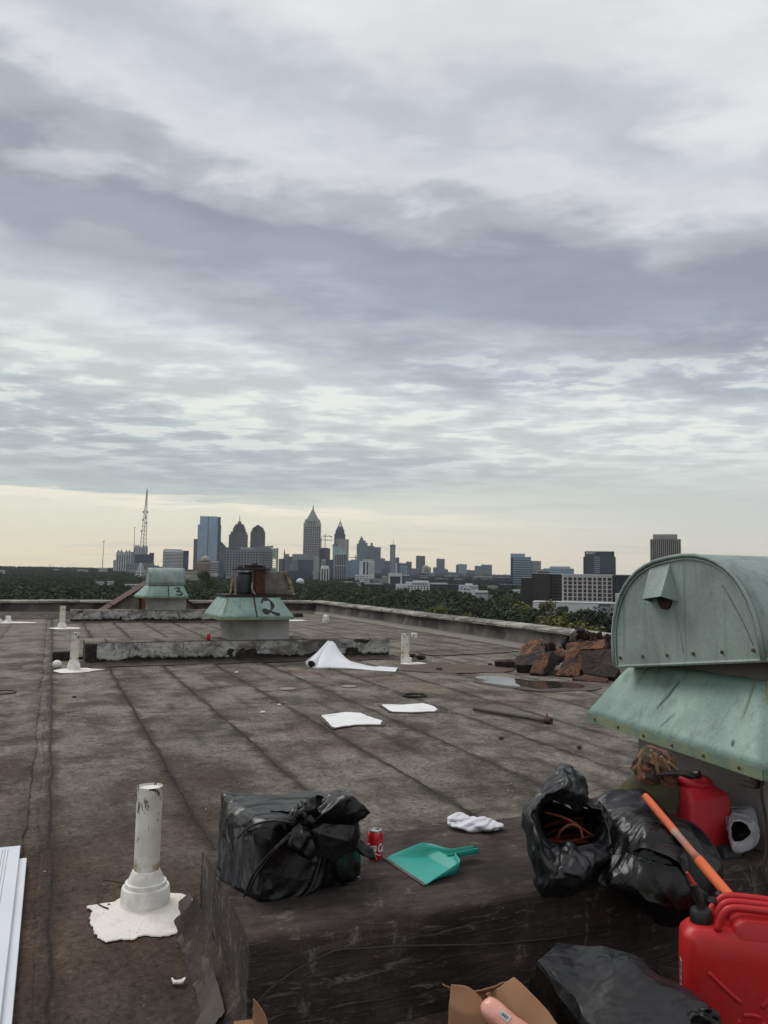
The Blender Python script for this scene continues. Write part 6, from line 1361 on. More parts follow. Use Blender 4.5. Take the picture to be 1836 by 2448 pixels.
for i, (x, y, w_, h_) in enumerate(((1352, 1532, 22, 14), (1372, 1522, 20, 20), (1388, 1518, 18, 20), (1402, 1524, 24, 16), (1420, 1526, 26, 22), (1384, 1510, 12, 18), (1432, 1535, 28, 18), (1452, 1532, 26, 24), (1462, 1545, 22, 26), (1306, 1545, 14, 20), (1320, 1552, 18, 18), (1345, 1548, 16, 10), (1440, 1552, 24, 16))):
    a = rp.uniform(-.5, .5); k0 = 13.7+rp.uniform(-.2, .3)
    pts = [(x+dx_*w_*.6*math.cos(a)-dy_*h_*.5*math.sin(a), y+dx_*w_*.6*math.sin(a)+dy_*h_*.6, k0+rp.uniform(-.15, .15)) for dx_, dy_ in ((-1, 1), (1, .7), (.8, -1), (-.5, -.8))]
    slab(pts, .07, (M_slabd, M_slabg, M_slabd, M_slabm)[i % 4], labs[i], M_slabd, 2, 30+i)
# little crumbs scattered by hand on the roof
for i, (x, y, s_, mt, lab) in enumerate(((1005, 1578, .10, M_black, 'black tar lump right of the junction-box pipe'), (985, 1572, .08, M_black, 'small black tar lump touching the junction-box pipe'), (1050, 1605, .06, M_black, 'small dark chip on the rusty stain'), (628, 1708, .03, M_whitep, 'tiny white chip on the felt, left one'), (668, 1689, .022, M_whitep, 'tiny white chip on the felt near the offcut discs'),
        (395, 1850, .02, M_black, 'tiny dark crumb near the middle seam'), (1198, 1771, .03, M_black, 'tiny dark crumb below the metal pipe'), (1385, 1793, .03, M_black, 'dark crumb on the felt left of the copper skirt'), (1172, 1593, .05, M_slabd, 'dark chip left of the slab heap'), (1218, 1595, .05, M_slabd, 'dark chip next to the front of the slab heap'),
        (177, 1671, .03, M_black, 'dark crumb on the left felt'), (566, 1611, .03, M_whitep, 'white crumb by the foot of the middle plinth'))):
    c = P(x, y); m = MB(); m.lathe([(s_*.5, 0), (s_, s_*.3), (s_*.7, s_*.7), (s_*.1, s_*.8)], (c.x, c.y, .015), 7); m.v = [tuple(Vector(v)+Vector((fbm(v[0]*30, v[1]*30, 1), fbm(v[0]*30, v[1]*30, 5), 0))*s_*.4) for v in m.v]
    tag(obj('roof_crumb', m, mt), lab, 'debris')
c = P(425, 2368); tag(splat('torn_shard', [tuple(P(*q)[:2]) for q in ((410, 2360), (418, 2366), (432, 2364), (443, 2360), (438, 2372), (413, 2373))][::-1], .03, .006, M_whitep, n=3, seed=4, amp=.004), 'small white torn shard on the felt below the near pipe', 'scrap')
w_ = catmull([(.40, 4.30, .03), (.30, 4.35, .04), (.27, 4.22, .035), (.26, 4.10, .03), (.30, 4.02, .03)], 6); tag(obj('bent_wire', MB().tube(w_, .003, 6), M_rustd, smooth='all'), 'thin bent wire on the felt behind the near pipe', 'wire')
c = thing('wire_loop', 'thin dark wire loop on the felt at the left picture edge', 'wire', tuple(P(5, 1655))); obj('wire', MB().tube(catmull([P(-20, 1652, .03), P(10, 1650, .04), P(34, 1652, .04), P(36, 1656, .03), P(10, 1659, .03), P(-20, 1660, .03)], 6), .008, 6), M_rustd, c, smooth='all')
# loose grit washed about on the felt: far too small to count
rg_ = random.Random(77); gm_ = MB()
for _ in range(2600):
    y = rg_.uniform(.9, 5.2)**2 if rg_.random() < .75 else rg_.uniform(2.5, 26); x = rg_.uniform(-3, 9.3)*min(1, .25+y/12); s_ = rg_.choice((.003, .004, .005, .007, .010))*(.8+y*.05)
    if (.5 < x < 6.2) and (2.6 < y < 3.75 or 14.3 < y < 15.6 or 26.1 < y < 27.4): continue
    a = rg_.uniform(0, 6.28); z = .026
    gm_.add([(x+s_*math.cos(a), y+s_*math.sin(a), z), (x+s_*math.cos(a+2.2), y+s_*.8*math.sin(a+2.2), z), (x+s_*.9*math.cos(a+4.2), y+s_*math.sin(a+4.2), z), (x, y, z+s_*.8)], [(0, 1, 3), (1, 2, 3), (2, 0, 3)])
o = obj('grit', gm_, mat('grit_mixed', L((56, 48, 44)), .9, var=L((168, 162, 152)), vscale=2.5, detail=8), kind='stuff'); o['label'] = 'loose grit and small chips scattered on the roof felt'
# black torn flap lying by the plinth corner
def tf(u, v):
    a = P(430, 2205, .02).lerp(P(478, 2160, .10), u); b_ = P(452, 2240, .02).lerp(P(505, 2235, .02), u); p = a.lerp(b_, v); return p+Vector((0, 0, .03*math.sin(math.pi*v)+.012*fbm(u*5, v*5)))
tag(obj('felt_flap', MB().grid(tf, 18, 12), M_black, smooth='all'), 'black torn felt flap between the white paint splash and the near plinth', 'scrap')
# gabled dormer behind the far cowl
dm = thing('roof_hatch_house', 'small gabled rooftop hut with rust brown roof behind the far cowl', 'hut', (3.3, 29, 0))
gx0, gx1, ax_, y0_, y1_ = 1.75, 4.75, 3.22, 28.6, 30.4
m = MB(); zt_ = 1.22; m.add([(gx0, y0_, .02), (gx1, y0_, .02), (gx1, y0_, .30), (ax_, y0_, zt_), (gx0, y0_, .30), (gx0, y1_, .02), (gx1, y1_, .02), (gx1, y1_, .30), (ax_, y1_, zt_), (gx0, y1_, .30)], [(0, 1, 2, 3, 4), (9, 8, 7, 6, 5), (0, 4, 9, 5), (1, 6, 7, 2)]); obj('gable_wall', m, mat('hut_siding', L((132, 126, 116)), .8, var=L((112, 106, 98)), vscale=5), dm)
for s_ in (0, 1):
    ex = gx0-.35 if s_ == 0 else gx1+.35; ez = .30-.35*.65
    for q in range(4):
        f0, f1 = q/4, (q+1)/4+.02; a0 = Vector((ex, 0, ez)).lerp(Vector((ax_, 0, zt_+.06)), f0); a1 = Vector((ex, 0, ez)).lerp(Vector((ax_, 0, zt_+.06)), min(1, f1)); up_ = Vector((0, 0, .05+.012*q*0))
        m = MB(); ya, yb_ = y0_-.22, y1_+.2; vs = [(a0.x, ya, a0.z), (a1.x, ya, a1.z), (a1.x, yb_, a1.z), (a0.x, yb_, a0.z)]; m.add(vs+[(x, y, z+.05) for x, y, z in vs], [(3, 2, 1, 0), (4, 5, 6, 7), (0, 1, 5, 4), (1, 2, 6, 5), (2, 3, 7, 6), (3, 0, 4, 7)]); obj('roof_board', m, mat('rust_roof', L((84, 54, 46)), .85, var=L((62, 40, 36)), vscale=4) if q == 0 and s_ == 0 else bpy.data.materials['rust_roof'], dm)
M_door = mat('door_brown', L((128, 86, 60)), .7, var=L((100, 70, 52)), vscale=6); obj('door', MB().box(2.82, 3.5, y0_-.03, y0_-.002, .1, .95), M_door, dm); obj('door_frame', MB().box(2.74, 2.81, y0_-.05, y0_-.002, .1, 1.0), M_rustd, dm)
# ------------------------------------------------------------------ bags, cans, dustpan on and before the near plinth
def tri(x): x = x-math.floor(x); return abs(2*x-1)
def folds(p, seed, sc_=6.0, amp=.02, n=6, warp=.06):
    r = random.Random(seed); q = p+Vector((fbm(p.x*5, p.y*5, p.z*5+seed, 2), fbm(p.y*5+3, p.z*5, p.x*5+seed, 2), fbm(p.z*5, p.x*5+7, p.y*5, 2)))*warp
    s_ = 0.0
    for i in range(n):
        d = Vector((r.gauss(0, 1), r.gauss(0, 1), r.gauss(0, 1))).normalized(); f = sc_*(1+.55*i); a = 1/(1+.55*i)
        m_ = max(0, mn.noise(q*3+Vector((i*7., seed, 0)))+.25); s_ += a*(tri(q.dot(d)*f+r.random())-.5)*(m_*1.8)
    return s_*amp
def plastic_fn(sx=1.0, mottle=.5, hi=.40):
    def fn(k):
        o = k.tc.outputs['Object']; nz = k.noise(o, 4.5*sx, 2, .5, out=1)
        wv = k.new('ShaderNodeVectorMath', operation='MULTIPLY_ADD'); k.put(wv.inputs[0], nz); wv.inputs[1].default_value = (.10, .10, .10); k.put(wv.inputs[2], o)
        hs = None
        for sc_, wt, rot in ((6.5*sx, 1.0, (.5, .3, .2)), (14*sx, .34, (1.1, .7, 2.0))):
            vo = k.new('ShaderNodeTexVoronoi', distance='MANHATTAN'); k.put(vo.inputs['Vector'], k.mapping(wv.outputs[0], rot=rot, scale=(1, 1.9, .8))); vo.inputs['Scale'].default_value = sc_
            h = k.math('MULTIPLY', vo.outputs['Distance'], wt/ (sc_/6.5)**.0); hs = h if hs is None else k.math('ADD', hs, h)
        b1 = k.new('ShaderNodeBump'); b1.inputs['Distance'].default_value = .014; k.put(b1.inputs['Height'], hs); k.put(k.bsdf.inputs['Normal'], b1.outputs[0])
        d = k.noise(o, 3.2, 5, .65); d2 = k.noise(k.mapping(o, scale=(1, 1, 3)), 22, 5, .7)
        k.color = k.mix(k.math('MULTIPLY', k.maprange(d, .5, .72), k.maprange(d2, .4, .65, 0, mottle)), k.color, L((112, 106, 98))+(1,))  # random grey mottling mixed into the film colour
        k.put(k.bsdf.inputs['Roughness'], k.maprange(d, .35, .65, hi-.12, hi))
    return fn
M_bag = mat('black_plastic', (.004, .004, .005), .3, spec=.38, fn=plastic_fn(.8, .2, .36)); M_bagdull = mat('black_plastic_sheen', (.013, .0135, .016), .42, spec=.42, fn=plastic_fn(.8, .2, .44)); M_bagin = mat('bag_inside', (.006, .006, .006), .6)  # dull film: greyer base puts the sky sheen into the colour
M_bagw = mat('white_plastic_bag', L((172, 172, 178)), .35, spec=.5, fn=plastic_fn(1.4)); 
def finish(o, w=.0012): md_ = o.modifiers.new('film', 'SOLIDIFY'); md_.thickness = w; return o
# cloth relaxation: stretches a loose film over a box so that real folds form
def relax(Vx, E, rest, sdf, iters=140, g=.00055, grabs=(), grab_w=.5, sub=5):
    X = Vx.copy(); Pv = X.copy(); i0, i1 = E[:, 0], E[:, 1]; N = len(X); cnt = np.bincount(i0, minlength=N)+np.bincount(i1, minlength=N)+1e-9
    for it in range(iters):
        vel = (X-Pv)*.94; Pv = X.copy(); X = X+vel; X[:, 2] -= g
        for s_ in range(sub):
            d = X[i1]-X[i0]; l = np.linalg.norm(d, axis=1)+1e-9; c = ((l-rest)/l*.5)[:, None]*d
            for ax in range(3): X[:, ax] += 1.5*(np.bincount(i0, c[:, ax], N)-np.bincount(i1, c[:, ax], N))/cnt
        for (idx, tgt) in grabs: X[idx] += (tgt-X[idx])*grab_w
        X = sdf(X)
    return X
def box_cloth(nx, ny, nz):
    """closed cube surface lattice: returns unit coords, quads"""
    idx = {}; vs = []; fs = []
    def vid(i, j, k):
        q = (i, j, k)
        if q not in idx: idx[q] = len(vs); vs.append((i/nx, j/ny, k/nz))
        return idx[q]
    for k in (0, nz):
        for i in range(nx):
            for j in range(ny):
                f = (vid(i, j, k), vid(i+1, j, k), vid(i+1, j+1, k), vid(i, j+1, k)); fs.append(f if k else f[::-1])
    for j in (0, ny):
        for i in range(nx):
            for k in range(nz):
                f = (vid(i, j, k), vid(i+1, j, k), vid(i+1, j, k+1), vid(i, j, k+1)); fs.append(f[::-1] if j else f)
    for i in (0, nx):
        for j in range(ny):
            for k in range(nz):
                f = (vid(i, j, k), vid(i, j+1, k), vid(i, j+1, k+1), vid(i, j, k+1)); fs.append(f if i else f[::-1])
    return np.array(vs), fs
def edges_of(fs):
    s_ = set()
    for f in fs:
        for a, b_ in ((0, 1), (1, 2), (2, 3), (3, 0), (0, 2), (1, 3)): s_.add((min(f[a], f[b_]), max(f[a], f[b_])))
    return np.array(sorted(s_))
def wrapped_box(name_obj, parent, M, size, mt, seed, slack=1.16, res=.0105, grabs=(), round_=.02, floor=.0, iters=150, smooth=3):
    """M: local (box centre at floor) to world; grabs: (local point, radius, target)"""
    sx, sy, sz = size; nx, ny, nz = int(sx/res), int(sy/res), int(sz/res); U, fs = box_cloth(nx, ny, nz)
    X0 = (U-np.array([.5, .5, 0]))*np.array([sx, sy, sz]); E = edges_of(fs)
    rest = np.linalg.norm(X0[E[:, 0]]-X0[E[:, 1]], axis=1)*slack
    rg = np.random.RandomState(seed); X = X0*1.0
    ctr = np.array([0, 0, sz/2]); nz_ = np.array([[mn.fractal(Vector((x*7+seed, y*7, z*7)), 1., 2., 3) for x, y, z in X0]]).T
    X = ctr+(X-ctr)*(1.04+.05*nz_); hs = np.array([sx/2-round_, sy/2-round_, sz/2-round_])
    def sdf(X):
        q = X-ctr; a = np.abs(q)-hs; out = np.maximum(a, 0); l = np.linalg.norm(out, axis=1); inside = (a.max(1) <= 0)
        bad = (l < round_) & ~inside; s_ = np.sign(q)
        if bad.any():
            k = (round_/np.maximum(l[bad], 1e-6))[:, None]; q[bad] = s_[bad]*(np.minimum(np.abs(q[bad]), hs)+out[bad]*k)
        if inside.any():
            ai = a[inside]; am = ai.argmax(1); r_ = np.where(inside)[0]; q[r_, am] = s_[r_, am]*(hs[am]+round_)
        X = q+ctr; X[:, 2] = np.maximum(X[:, 2], floor+.002); return X
    gr = []
    for (c, rad, tgt, sh) in grabs:
        idx = np.where(np.linalg.norm(X0-np.array(c), axis=1) < rad)[0]; gr.append((idx, np.array(tgt)+(X0[idx]-np.array(c))*sh))
    X = relax(X, E, rest, sdf, iters, grabs=gr)
    for _ in range(smooth):
        i0, i1 = E[:, 0], E[:, 1]; N = len(X); cnt = np.bincount(i0, minlength=N)+np.bincount(i1, minlength=N); S = np.zeros_like(X)
        for ax in range(3): S[:, ax] = (np.bincount(i0, X[i1, ax], N)+np.bincount(i1, X[i0, ax], N))/cnt
        X = X*.4+S*.6
    m = MB(); m.add([M @ Vector(v) for v in X], fs); o = obj(name_obj, m, mt, parent, smooth='all'); return o
# -- bag A: box tied in a black bag
A_o = Vector((.915, 3.20, .372)); A_rz = math.atan2(3.135-2.99, 1.155-.69)
bA = thing('tied_bin_bag', 'glossy black bin bag knotted round a box, left end of the near plinth', 'bag', tuple(A_o))
MA = Matrix.Translation(A_o) @ Matrix.Rotation(A_rz, 4, 'Z')
SA = (.47, .33, .285); kn = (.02, -.165, .205)
wrapped_box('bag', bA, MA, SA, M_bag, 3, 1.035, .0105, [(kn, .062, (.03, -.215, .215), .25), ((.0, -.04, .285), .035, (.02, -.10, .292), .6)], iters=130, round_=.010, smooth=2)
def lw(p): return MA @ Vector(p)
def crump(fn, nu, nv, seed, amp, sc_=14): 
    def g(u, v):
        p = fn(u, v); return p+Vector((folds(p, seed, sc_, amp, 5), folds(p, seed+3, sc_, amp, 5), folds(p, seed+5, sc_, amp, 5)))
    return MB().grid(g, nu, nv)
K0 = V(722, 1957, 2.98)
# knot: two crossed lumps
m = MB()
for (a, b_, r_) in (((695, 1975, 3.0), (735, 1940, 2.96), .024), ((700, 1945, 2.99), (752, 1968, 2.97), .020), ((715, 1930, 3.0), (760, 1950, 3.0), .018)):
    pts = catmull([V(*a), V((a[0]+b_[0])/2, (a[1]+b_[1])/2-4, a[2]-.03), V(*b_)], 6); m.tube(pts, [r_*(.7+.5*math.sin(math.pi*i/(len(pts)-1))) for i in range(len(pts))], 14)
m.v = [tuple(Vector(v)+Vector((folds(Vector(v), 5, 30, .012), folds(Vector(v), 6, 30, .012), folds(Vector(v), 7, 30, .012)))) for v in m.v]
obj('knot', m, M_bag, bA, smooth='all')
def patchf(rows):
    """rows of (px,py,k) lists -> smooth surface"""
    R_ = [[V(*q) for q in r] for r in rows]
    C_ = [catmull(r, 8) for r in R_]; n_ = min(len(c) for c in C_)
    def f(u, v):
        i = u*(n_-1); i0 = min(int(i), n_-2); fu = i-i0; col_ = [c[i0].lerp(c[i0+1], fu) for c in C_]
        if len(col_) == 1: return col_[0]
        t_ = v*(len(col_)-1); j = min(int(t_), len(col_)-2); ft = t_-j; ft = ft*ft*(3-2*ft)*.5+ft*.5
        return col_[j].lerp(col_[j+1], ft)
    return f
# big bow leaf rising to the right
lf = patchf([[(742, 1952, 2.99), (768, 1925, 3.02), (790, 1896, 3.06), (812, 1889, 3.08), (830, 1893, 3.10)], [(748, 1960, 2.96), (785, 1938, 2.95), (812, 1915, 2.97), (838, 1903, 3.0), (860, 1915, 3.03)],
             [(752, 1966, 2.98), (795, 1962, 2.98), (830, 1950, 2.98), (862, 1938, 3.0), (886, 1942, 3.02)], [(752, 1970, 3.02), (790, 1975, 3.05), (826, 1970, 3.06), (855, 1966, 3.06), (878, 1950, 3.05)]])
finish(obj('bow_leaf', crump(lf, 44, 28, 11, .007), M_bag, bA, smooth='all'))
lf = patchf([[(742, 1952, 3.02), (738, 1928, 3.04), (733, 1908, 3.06), (742, 1901, 3.07)], [(748, 1950, 3.0), (752, 1925, 3.02), (755, 1903, 3.04), (765, 1902, 3.05)], [(752, 1948, 3.01), (766, 1930, 3.04), (770, 1912, 3.07), (776, 1906, 3.07)]])
finish(obj('bow_leaf', crump(lf, 20, 16, 12, .006), M_bag, bA, smooth='all'))
lf = patchf([[(705, 1962, 2.97), (695, 1990, 2.94), (688, 2022, 2.93), (712, 2042, 2.93)], [(722, 1968, 2.94), (722, 2000, 2.90), (728, 2035, 2.9), (742, 2058, 2.91)], [(735, 1970, 2.95), (748, 2005, 2.92), (756, 2040, 2.92), (761, 2066, 2.92)]])
finish(obj('hanging_tail', crump(lf, 30, 22, 13, .008), M_bag, bA, smooth='all'))
lf = patchf([[(745, 1965, 2.97), (790, 1968, 2.97), (840, 1975, 3.0), (862, 1990, 3.02)], [(745, 1985, 2.94), (790, 2000, 2.93), (835, 2015, 2.97), (855, 2030, 3.0)], [(740, 2000, 2.94), (775, 2040, 2.93), (800, 2060, 2.95), (825, 2045, 2.99)]])
finish(obj('front_fold', crump(lf, 40, 26, 14, .009, 9), M_bag, bA, smooth='all'))
lf = patchf([[(524, 1960, 3.42), (527, 1925, 3.46), (532, 1893, 3.50), (560, 1897, 3.52), (620, 1899, 3.52), (690, 1902, 3.46)], [(522, 2010, 3.36), (534, 1965, 3.36), (545, 1922, 3.36), (585, 1918, 3.34), (640, 1918, 3.32), (700, 1922, 3.26)], [(524, 2050, 3.32), (536, 2000, 3.26), (552, 1950, 3.20), (590, 1940, 3.16), (640, 1938, 3.12), (690, 1942, 3.08)]])
finish(obj('top_fold', crump(lf, 56, 26, 17, .006), M_bag, bA, smooth='all'))
for q_ in (((706, 1990, 2.955), (660, 2030, 2.93), (618, 2085, 2.925), (590, 2140, 2.94)), ((700, 1988, 2.955), (650, 2035, 2.93), (606, 2090, 2.925), (583, 2146, 2.945)), ((700, 1968, 2.955), (650, 1962, 2.97), (600, 1975, 3.0), (566, 2005, 3.06))):
    obj('stretched_crease', MB().tube(catmull([V(*p) for p in q_], 8), [.002]+[.0045]*(len(catmull([V(*p) for p in q_], 8))-2)+[.002], 6), M_bag, bA, smooth='all')
lf = patchf([[(848, 1998, 3.02), (868, 2012, 3.03), (884, 2024, 3.03), (890, 2033, 3.03)], [(850, 2022, 3.0), (866, 2040, 3.0), (884, 2052, 3.01), (900, 2053, 3.02)], [(850, 2030, 3.02), (862, 2042, 3.03), (880, 2048, 3.03), (897, 2050, 3.03)]])
finish(obj('side_tail', crump(lf, 20, 14, 15, .005), M_bag, bA, smooth='all'))
m = MB().grid(lambda u, v: V(888+12*v+2*u, 2022+33*v, 3.015-.002*u), 1, 4); finish(obj('torn_edge', m, mat('film_edge_pale', L((150, 130, 118)), .5), bA))
# -- bag B: open bag with orange cord
bB = thing('open_bin_bag', 'crumpled black bin bag standing open with orange cord inside, on the near plinth', 'bag', tuple(P(1370, 2110, .372)))
outer = [(1290, 2138, 3.07), (1275, 2080, 3.12), (1262, 2010, 3.18), (1250, 1968, 3.24), (1256, 1930, 3.32), (1285, 1905, 3.36), (1318, 1862, 3.40), (1343, 1826, 3.45), (1372, 1838, 3.44), (1398, 1862, 3.42), (1402, 1905, 3.42), (1440, 1925, 3.40), (1468, 1960, 3.38), (1478, 2010, 3.32), (1470, 2050, 3.26), (1440, 2090, 3.18), (1400, 2120, 3.10), (1360, 2142, 3.06), (1320, 2142, 3.05)]
hole = [(1310, 2012, 3.14), (1298, 1995, 3.16), (1290, 1975, 3.20), (1284, 1950, 3.22), (1292, 1930, 3.24), (1300, 1918, 3.26), (1325, 1915, 3.27), (1352, 1925, 3.26), (1376, 1938, 3.26), (1395, 1930, 3.28), (1410, 1938, 3.30), (1430, 1948, 3.30), (1438, 1965, 3.28), (1440, 1985, 3.26), (1434, 2005, 3.22), (1420, 2016, 3.16), (1392, 2020, 3.12), (1362, 2014, 3.12), (1336, 2020, 3.12)]
bulge = [(1322, 2090, 2.98), (1300, 2055, 3.02), (1286, 2000, 3.06), (1268, 1955, 3.12), (1275, 1925, 3.18), (1300, 1898, 3.22), (1328, 1885, 3.24), (1350, 1880, 3.25), (1380, 1892, 3.25), (1402, 1910, 3.26), (1412, 1928, 3.26), (1440, 1942, 3.26), (1455, 1965, 3.22), (1462, 2000, 3.18), (1452, 2040, 3.12), (1425, 2065, 3.03), (1400, 2080, 2.98), (1372, 2085, 2.96), (1345, 2085, 2.96)]
inner = [(1365+(q[0]-1365)*.85, 1985+(q[1]-1985)*.8, 3.55) for q in hole]; back_ = [(1375+(q[0]-1365)*.8, 2000+(q[1]-1990)*.8, 3.50 if q[1] < 2060 else 3.25) for q in outer]
def ringsurf(rings, seed, amp, nu=150, per=12):
    R_ = [[V(*q) for q in r] for r in rings]; C_ = [catmull(r+[r[0]], 8)[:-1] for r in R_]; n_ = len(C_[0])
    m = MB(); nv = per*(len(rings)-1)
    def f(u, v):
        i = u*n_; i0 = int(i) % n_; fu = i-int(i); t_ = v*(len(C_)-1); j = min(int(t_), len(C_)-2); ft = t_-j
        g_ = lambda c: c[i0].lerp(c[(i0+1) % n_], fu)
        pts = [g_(C_[max(0, j-1)]), g_(C_[j]), g_(C_[j+1]), g_(C_[min(len(C_)-1, j+2)])]; p0, p1, p2, p3 = pts
        p = .5*((2*p1)+(p2-p0)*ft+(2*p0-5*p1+4*p2-p3)*ft*ft+(3*p1-p0-3*p2+p3)*ft**3)
        return p+Vector((folds(p, seed, 9, amp), folds(p, seed+1, 9, amp), folds(p, seed+2, 9, amp)))
    m.grid(f, nu, nv, closed_u=True); return m
m = ringsurf([back_, outer, bulge, hole], 41, .019, 190, 15); finish(obj('bag', m, M_bagdull, bB, smooth='all'))
m = ringsurf([hole, inner], 44, .010, 80, 8); N_ = 80; m.f.append(tuple(range(8*N_, 9*N_))); m.mi.append(0); obj('inside', m, M_bagin, bB, smooth='all')
# orange cord coil sitting inside
M_cord = mat('cord_orange', (.20, .035, .016), .6, var=(.12, .022, .012), vscale=20)
cd = thing('extension_cord', 'coil of orange cord inside the open black bag', 'cord', tuple(V(1365, 2010, 3.3)))
rr = random.Random(8); cc = V(1362, 2012, 3.40)
m = MB()
for q in range(8):
    h = .012*q+rr.uniform(-.004, .004); rx, ry = .125+rr.uniform(-.02, .012), .09+rr.uniform(-.012, .012); tl = rr.uniform(-.12, .12)
    pts = [cc+RT*(rx*math.cos(a))+FW.cross(RT)*0+Vector((0, 0, h-.035+tl*.3*math.cos(a)+.02*math.sin(a+q)))+Vector((FW.x, FW.y, 0))*ry*math.sin(a) for a in [2*math.pi*i/26 for i in range(27)]]; m.tube(pts, .0052, 6, cap=False)
m.tube(catmull([V(1330, 2012, 3.22), V(1340, 1988, 3.2), V(1362, 1972, 3.2), V(1385, 1978, 3.2), V(1393, 2004, 3.19)], 7), .0055, 6).tube(catmull([V(1302, 1942, 3.3), V(1340, 1952, 3.26), V(1370, 1966, 3.22), V(1390, 1980, 3.24), V(1420, 2000, 3.26)], 7), .0052, 6)
obj('coil', m, M_cord, cd, smooth='all')
# dark piece lying in the mouth
# -- bag C: bulging bag lower right, draped over the plinth edge
bC = thing('full_bin_bag', 'bulging glossy black bin bag slumped over the plinth edge behind the near fuel can', 'bag', tuple(P(1570, 2110, .372)))
def ell(c, ax, ay, az_, bx, seed, amp, nu=110, nv=70, drop=None):
    m = MB()
    def f(u, v):
        a = 2*math.pi*u; b_ = math.pi*(v-.5); d = Vector((math.cos(b_)*math.cos(a), math.cos(b_)*math.sin(a), math.sin(b_)))
        p = c+ax*d.x+ay*d.y+az_*d.z
        if drop: p = drop(p)
        return p+d*0+(p-c).normalized()*(folds(p, seed, bx, amp, 5)+.025*fbm(p.x*4, p.y*4, p.z*4+seed, 2))
    m.grid(f, nu, nv, closed_u=True); return m
cC = V(1585, 2070, 3.18); rl_ = RT.copy(); dn = (RT*.86-UP*.5).normalized(); pr_ = (RT*.5+UP*.86).normalized()
finish(obj('bag', ell(cC, dn*.245, pr_*.185, FW*.22, 5, 51, .013, drop=lambda p: Vector((p.x, p.y, max(p.z, .374))) if p.y > 2.75 else p), M_bag, bC, smooth='all'))
lf = patchf([[(1405, 1915, 3.46), (1450, 1893, 3.46), (1500, 1890, 3.46), (1535, 1890, 3.46), (1560, 1900, 3.46), (1585, 1935, 3.4), (1640, 1985, 3.3), (1672, 2020, 3.22)], [(1400, 1960, 3.42), (1450, 1945, 3.34), (1505, 1935, 3.3), (1540, 1935, 3.3), (1570, 1955, 3.26), (1600, 1985, 3.2), (1640, 2015, 3.12), (1668, 2040, 3.08)],
             [(1400, 2000, 3.36), (1450, 1990, 3.22), (1500, 1985, 3.18), (1535, 1988, 3.14), (1560, 2005, 3.08), (1595, 2012, 3.02), (1630, 2030, 3.0), (1655, 2065, 3.0)], [(1400, 2060, 3.26), (1445, 2045, 3.16), (1490, 2040, 3.1), (1520, 2035, 3.04), (1545, 2030, 3.0), (1580, 2040, 2.97), (1615, 2060, 2.95), (1640, 2100, 2.95)]])
finish(obj('upper_sheet', crump(lf, 80, 44, 52, .010, 6), M_bagdull, bC, smooth='all'))
lf = patchf([[(1440, 2050, 3.15), (1420, 2085, 3.08), (1440, 2115, 3.02), (1500, 2140, 2.98)], [(1500, 2040, 3.05), (1500, 2080, 2.99), (1510, 2110, 2.96), (1545, 2150, 2.93)], [(1560, 2060, 2.96), (1570, 2100, 2.93), (1590, 2140, 2.91), (1620, 2180, 2.90)], [(1640, 2080, 2.97), (1665, 2110, 2.95), (1690, 2130, 2.94), (1700, 2150, 2.94)]])
finish(obj('lower_sheet', crump(lf, 50, 50, 55, .009, 6), M_bag, bC, smooth='all'))
# -- bag D: dark bag over a box, top sheen put into a greyer colour
bD = thing('covered_box', 'grey-sheened black plastic sheet draped over a box at the bottom of the picture', 'bag', tuple(P(1450, 2400, 0)))
tl = V(1284, 2302, 2.52); 
lf = patchf([[(1335, 2254, 2.66), (1400, 2262, 2.64), (1470, 2275, 2.62), (1525, 2290, 2.60), (1580, 2330, 2.58), (1650, 2368, 2.54)], [(1308, 2276, 2.58), (1380, 2300, 2.54), (1450, 2318, 2.52), (1530, 2335, 2.50), (1600, 2365, 2.48), (1690, 2400, 2.46)],
             [(1284, 2302, 2.50), (1335, 2340, 2.46), (1395, 2375, 2.43), (1480, 2400, 2.40), (1580, 2420, 2.40), (1720, 2440, 2.40)], [(1305, 2330, 2.46), (1370, 2385, 2.42), (1400, 2440, 2.36), (1480, 2480, 2.30), (1600, 2500, 2.30), (1770, 2500, 2.34)], [(1330, 2380, 2.44), (1390, 2450, 2.40), (1410, 2520, 2.34), (1480, 2600, 2.25), (1620, 2620, 2.22), (1790, 2600, 2.28)]])
finish(obj('sheet', crump(lf, 110, 70, 61, .012, 3.5), M_bagdull, bD, smooth='all'), .002)
lf = patchf([[(1284, 2302, 2.502), (1310, 2335, 2.47), (1345, 2385, 2.45), (1400, 2470, 2.42), (1420, 2560, 2.40)], [(1283, 2330, 2.56), (1300, 2380, 2.54), (1330, 2440, 2.50), (1360, 2520, 2.48), (1380, 2600, 2.46)], [(1270, 2340, 2.80), (1262, 2400, 2.78), (1270, 2470, 2.74), (1290, 2560, 2.7), (1300, 2640, 2.68)]])
finish(obj('side_drape', crump(lf, 60, 30, 63, .004, 5), M_bag, bD, smooth='all'), .002)
lf = patchf([[(1335, 2254, 2.662), (1400, 2262, 2.65), (1470, 2275, 2.63), (1525, 2290, 2.61), (1590, 2335, 2.59)], [(1345, 2300, 2.86), (1400, 2305, 2.86), (1470, 2320, 2.84), (1525, 2340, 2.82), (1590, 2370, 2.8)]])
finish(obj('rear_drape', crump(lf, 30, 12, 64, .006, 7), M_bag, bD, smooth='all'), .002)
lf = patchf([[(1640, 2420, 2.38), (1665, 2412, 2.37), (1690, 2420, 2.36), (1700, 2440, 2.36)], [(1650, 2440, 2.34), (1680, 2425, 2.33), (1702, 2408, 2.33), (1722, 2440, 2.33)], [(1655, 2470, 2.33), (1690, 2460, 2.31), (1720, 2455, 2.31), (1740, 2480, 2.31)]])
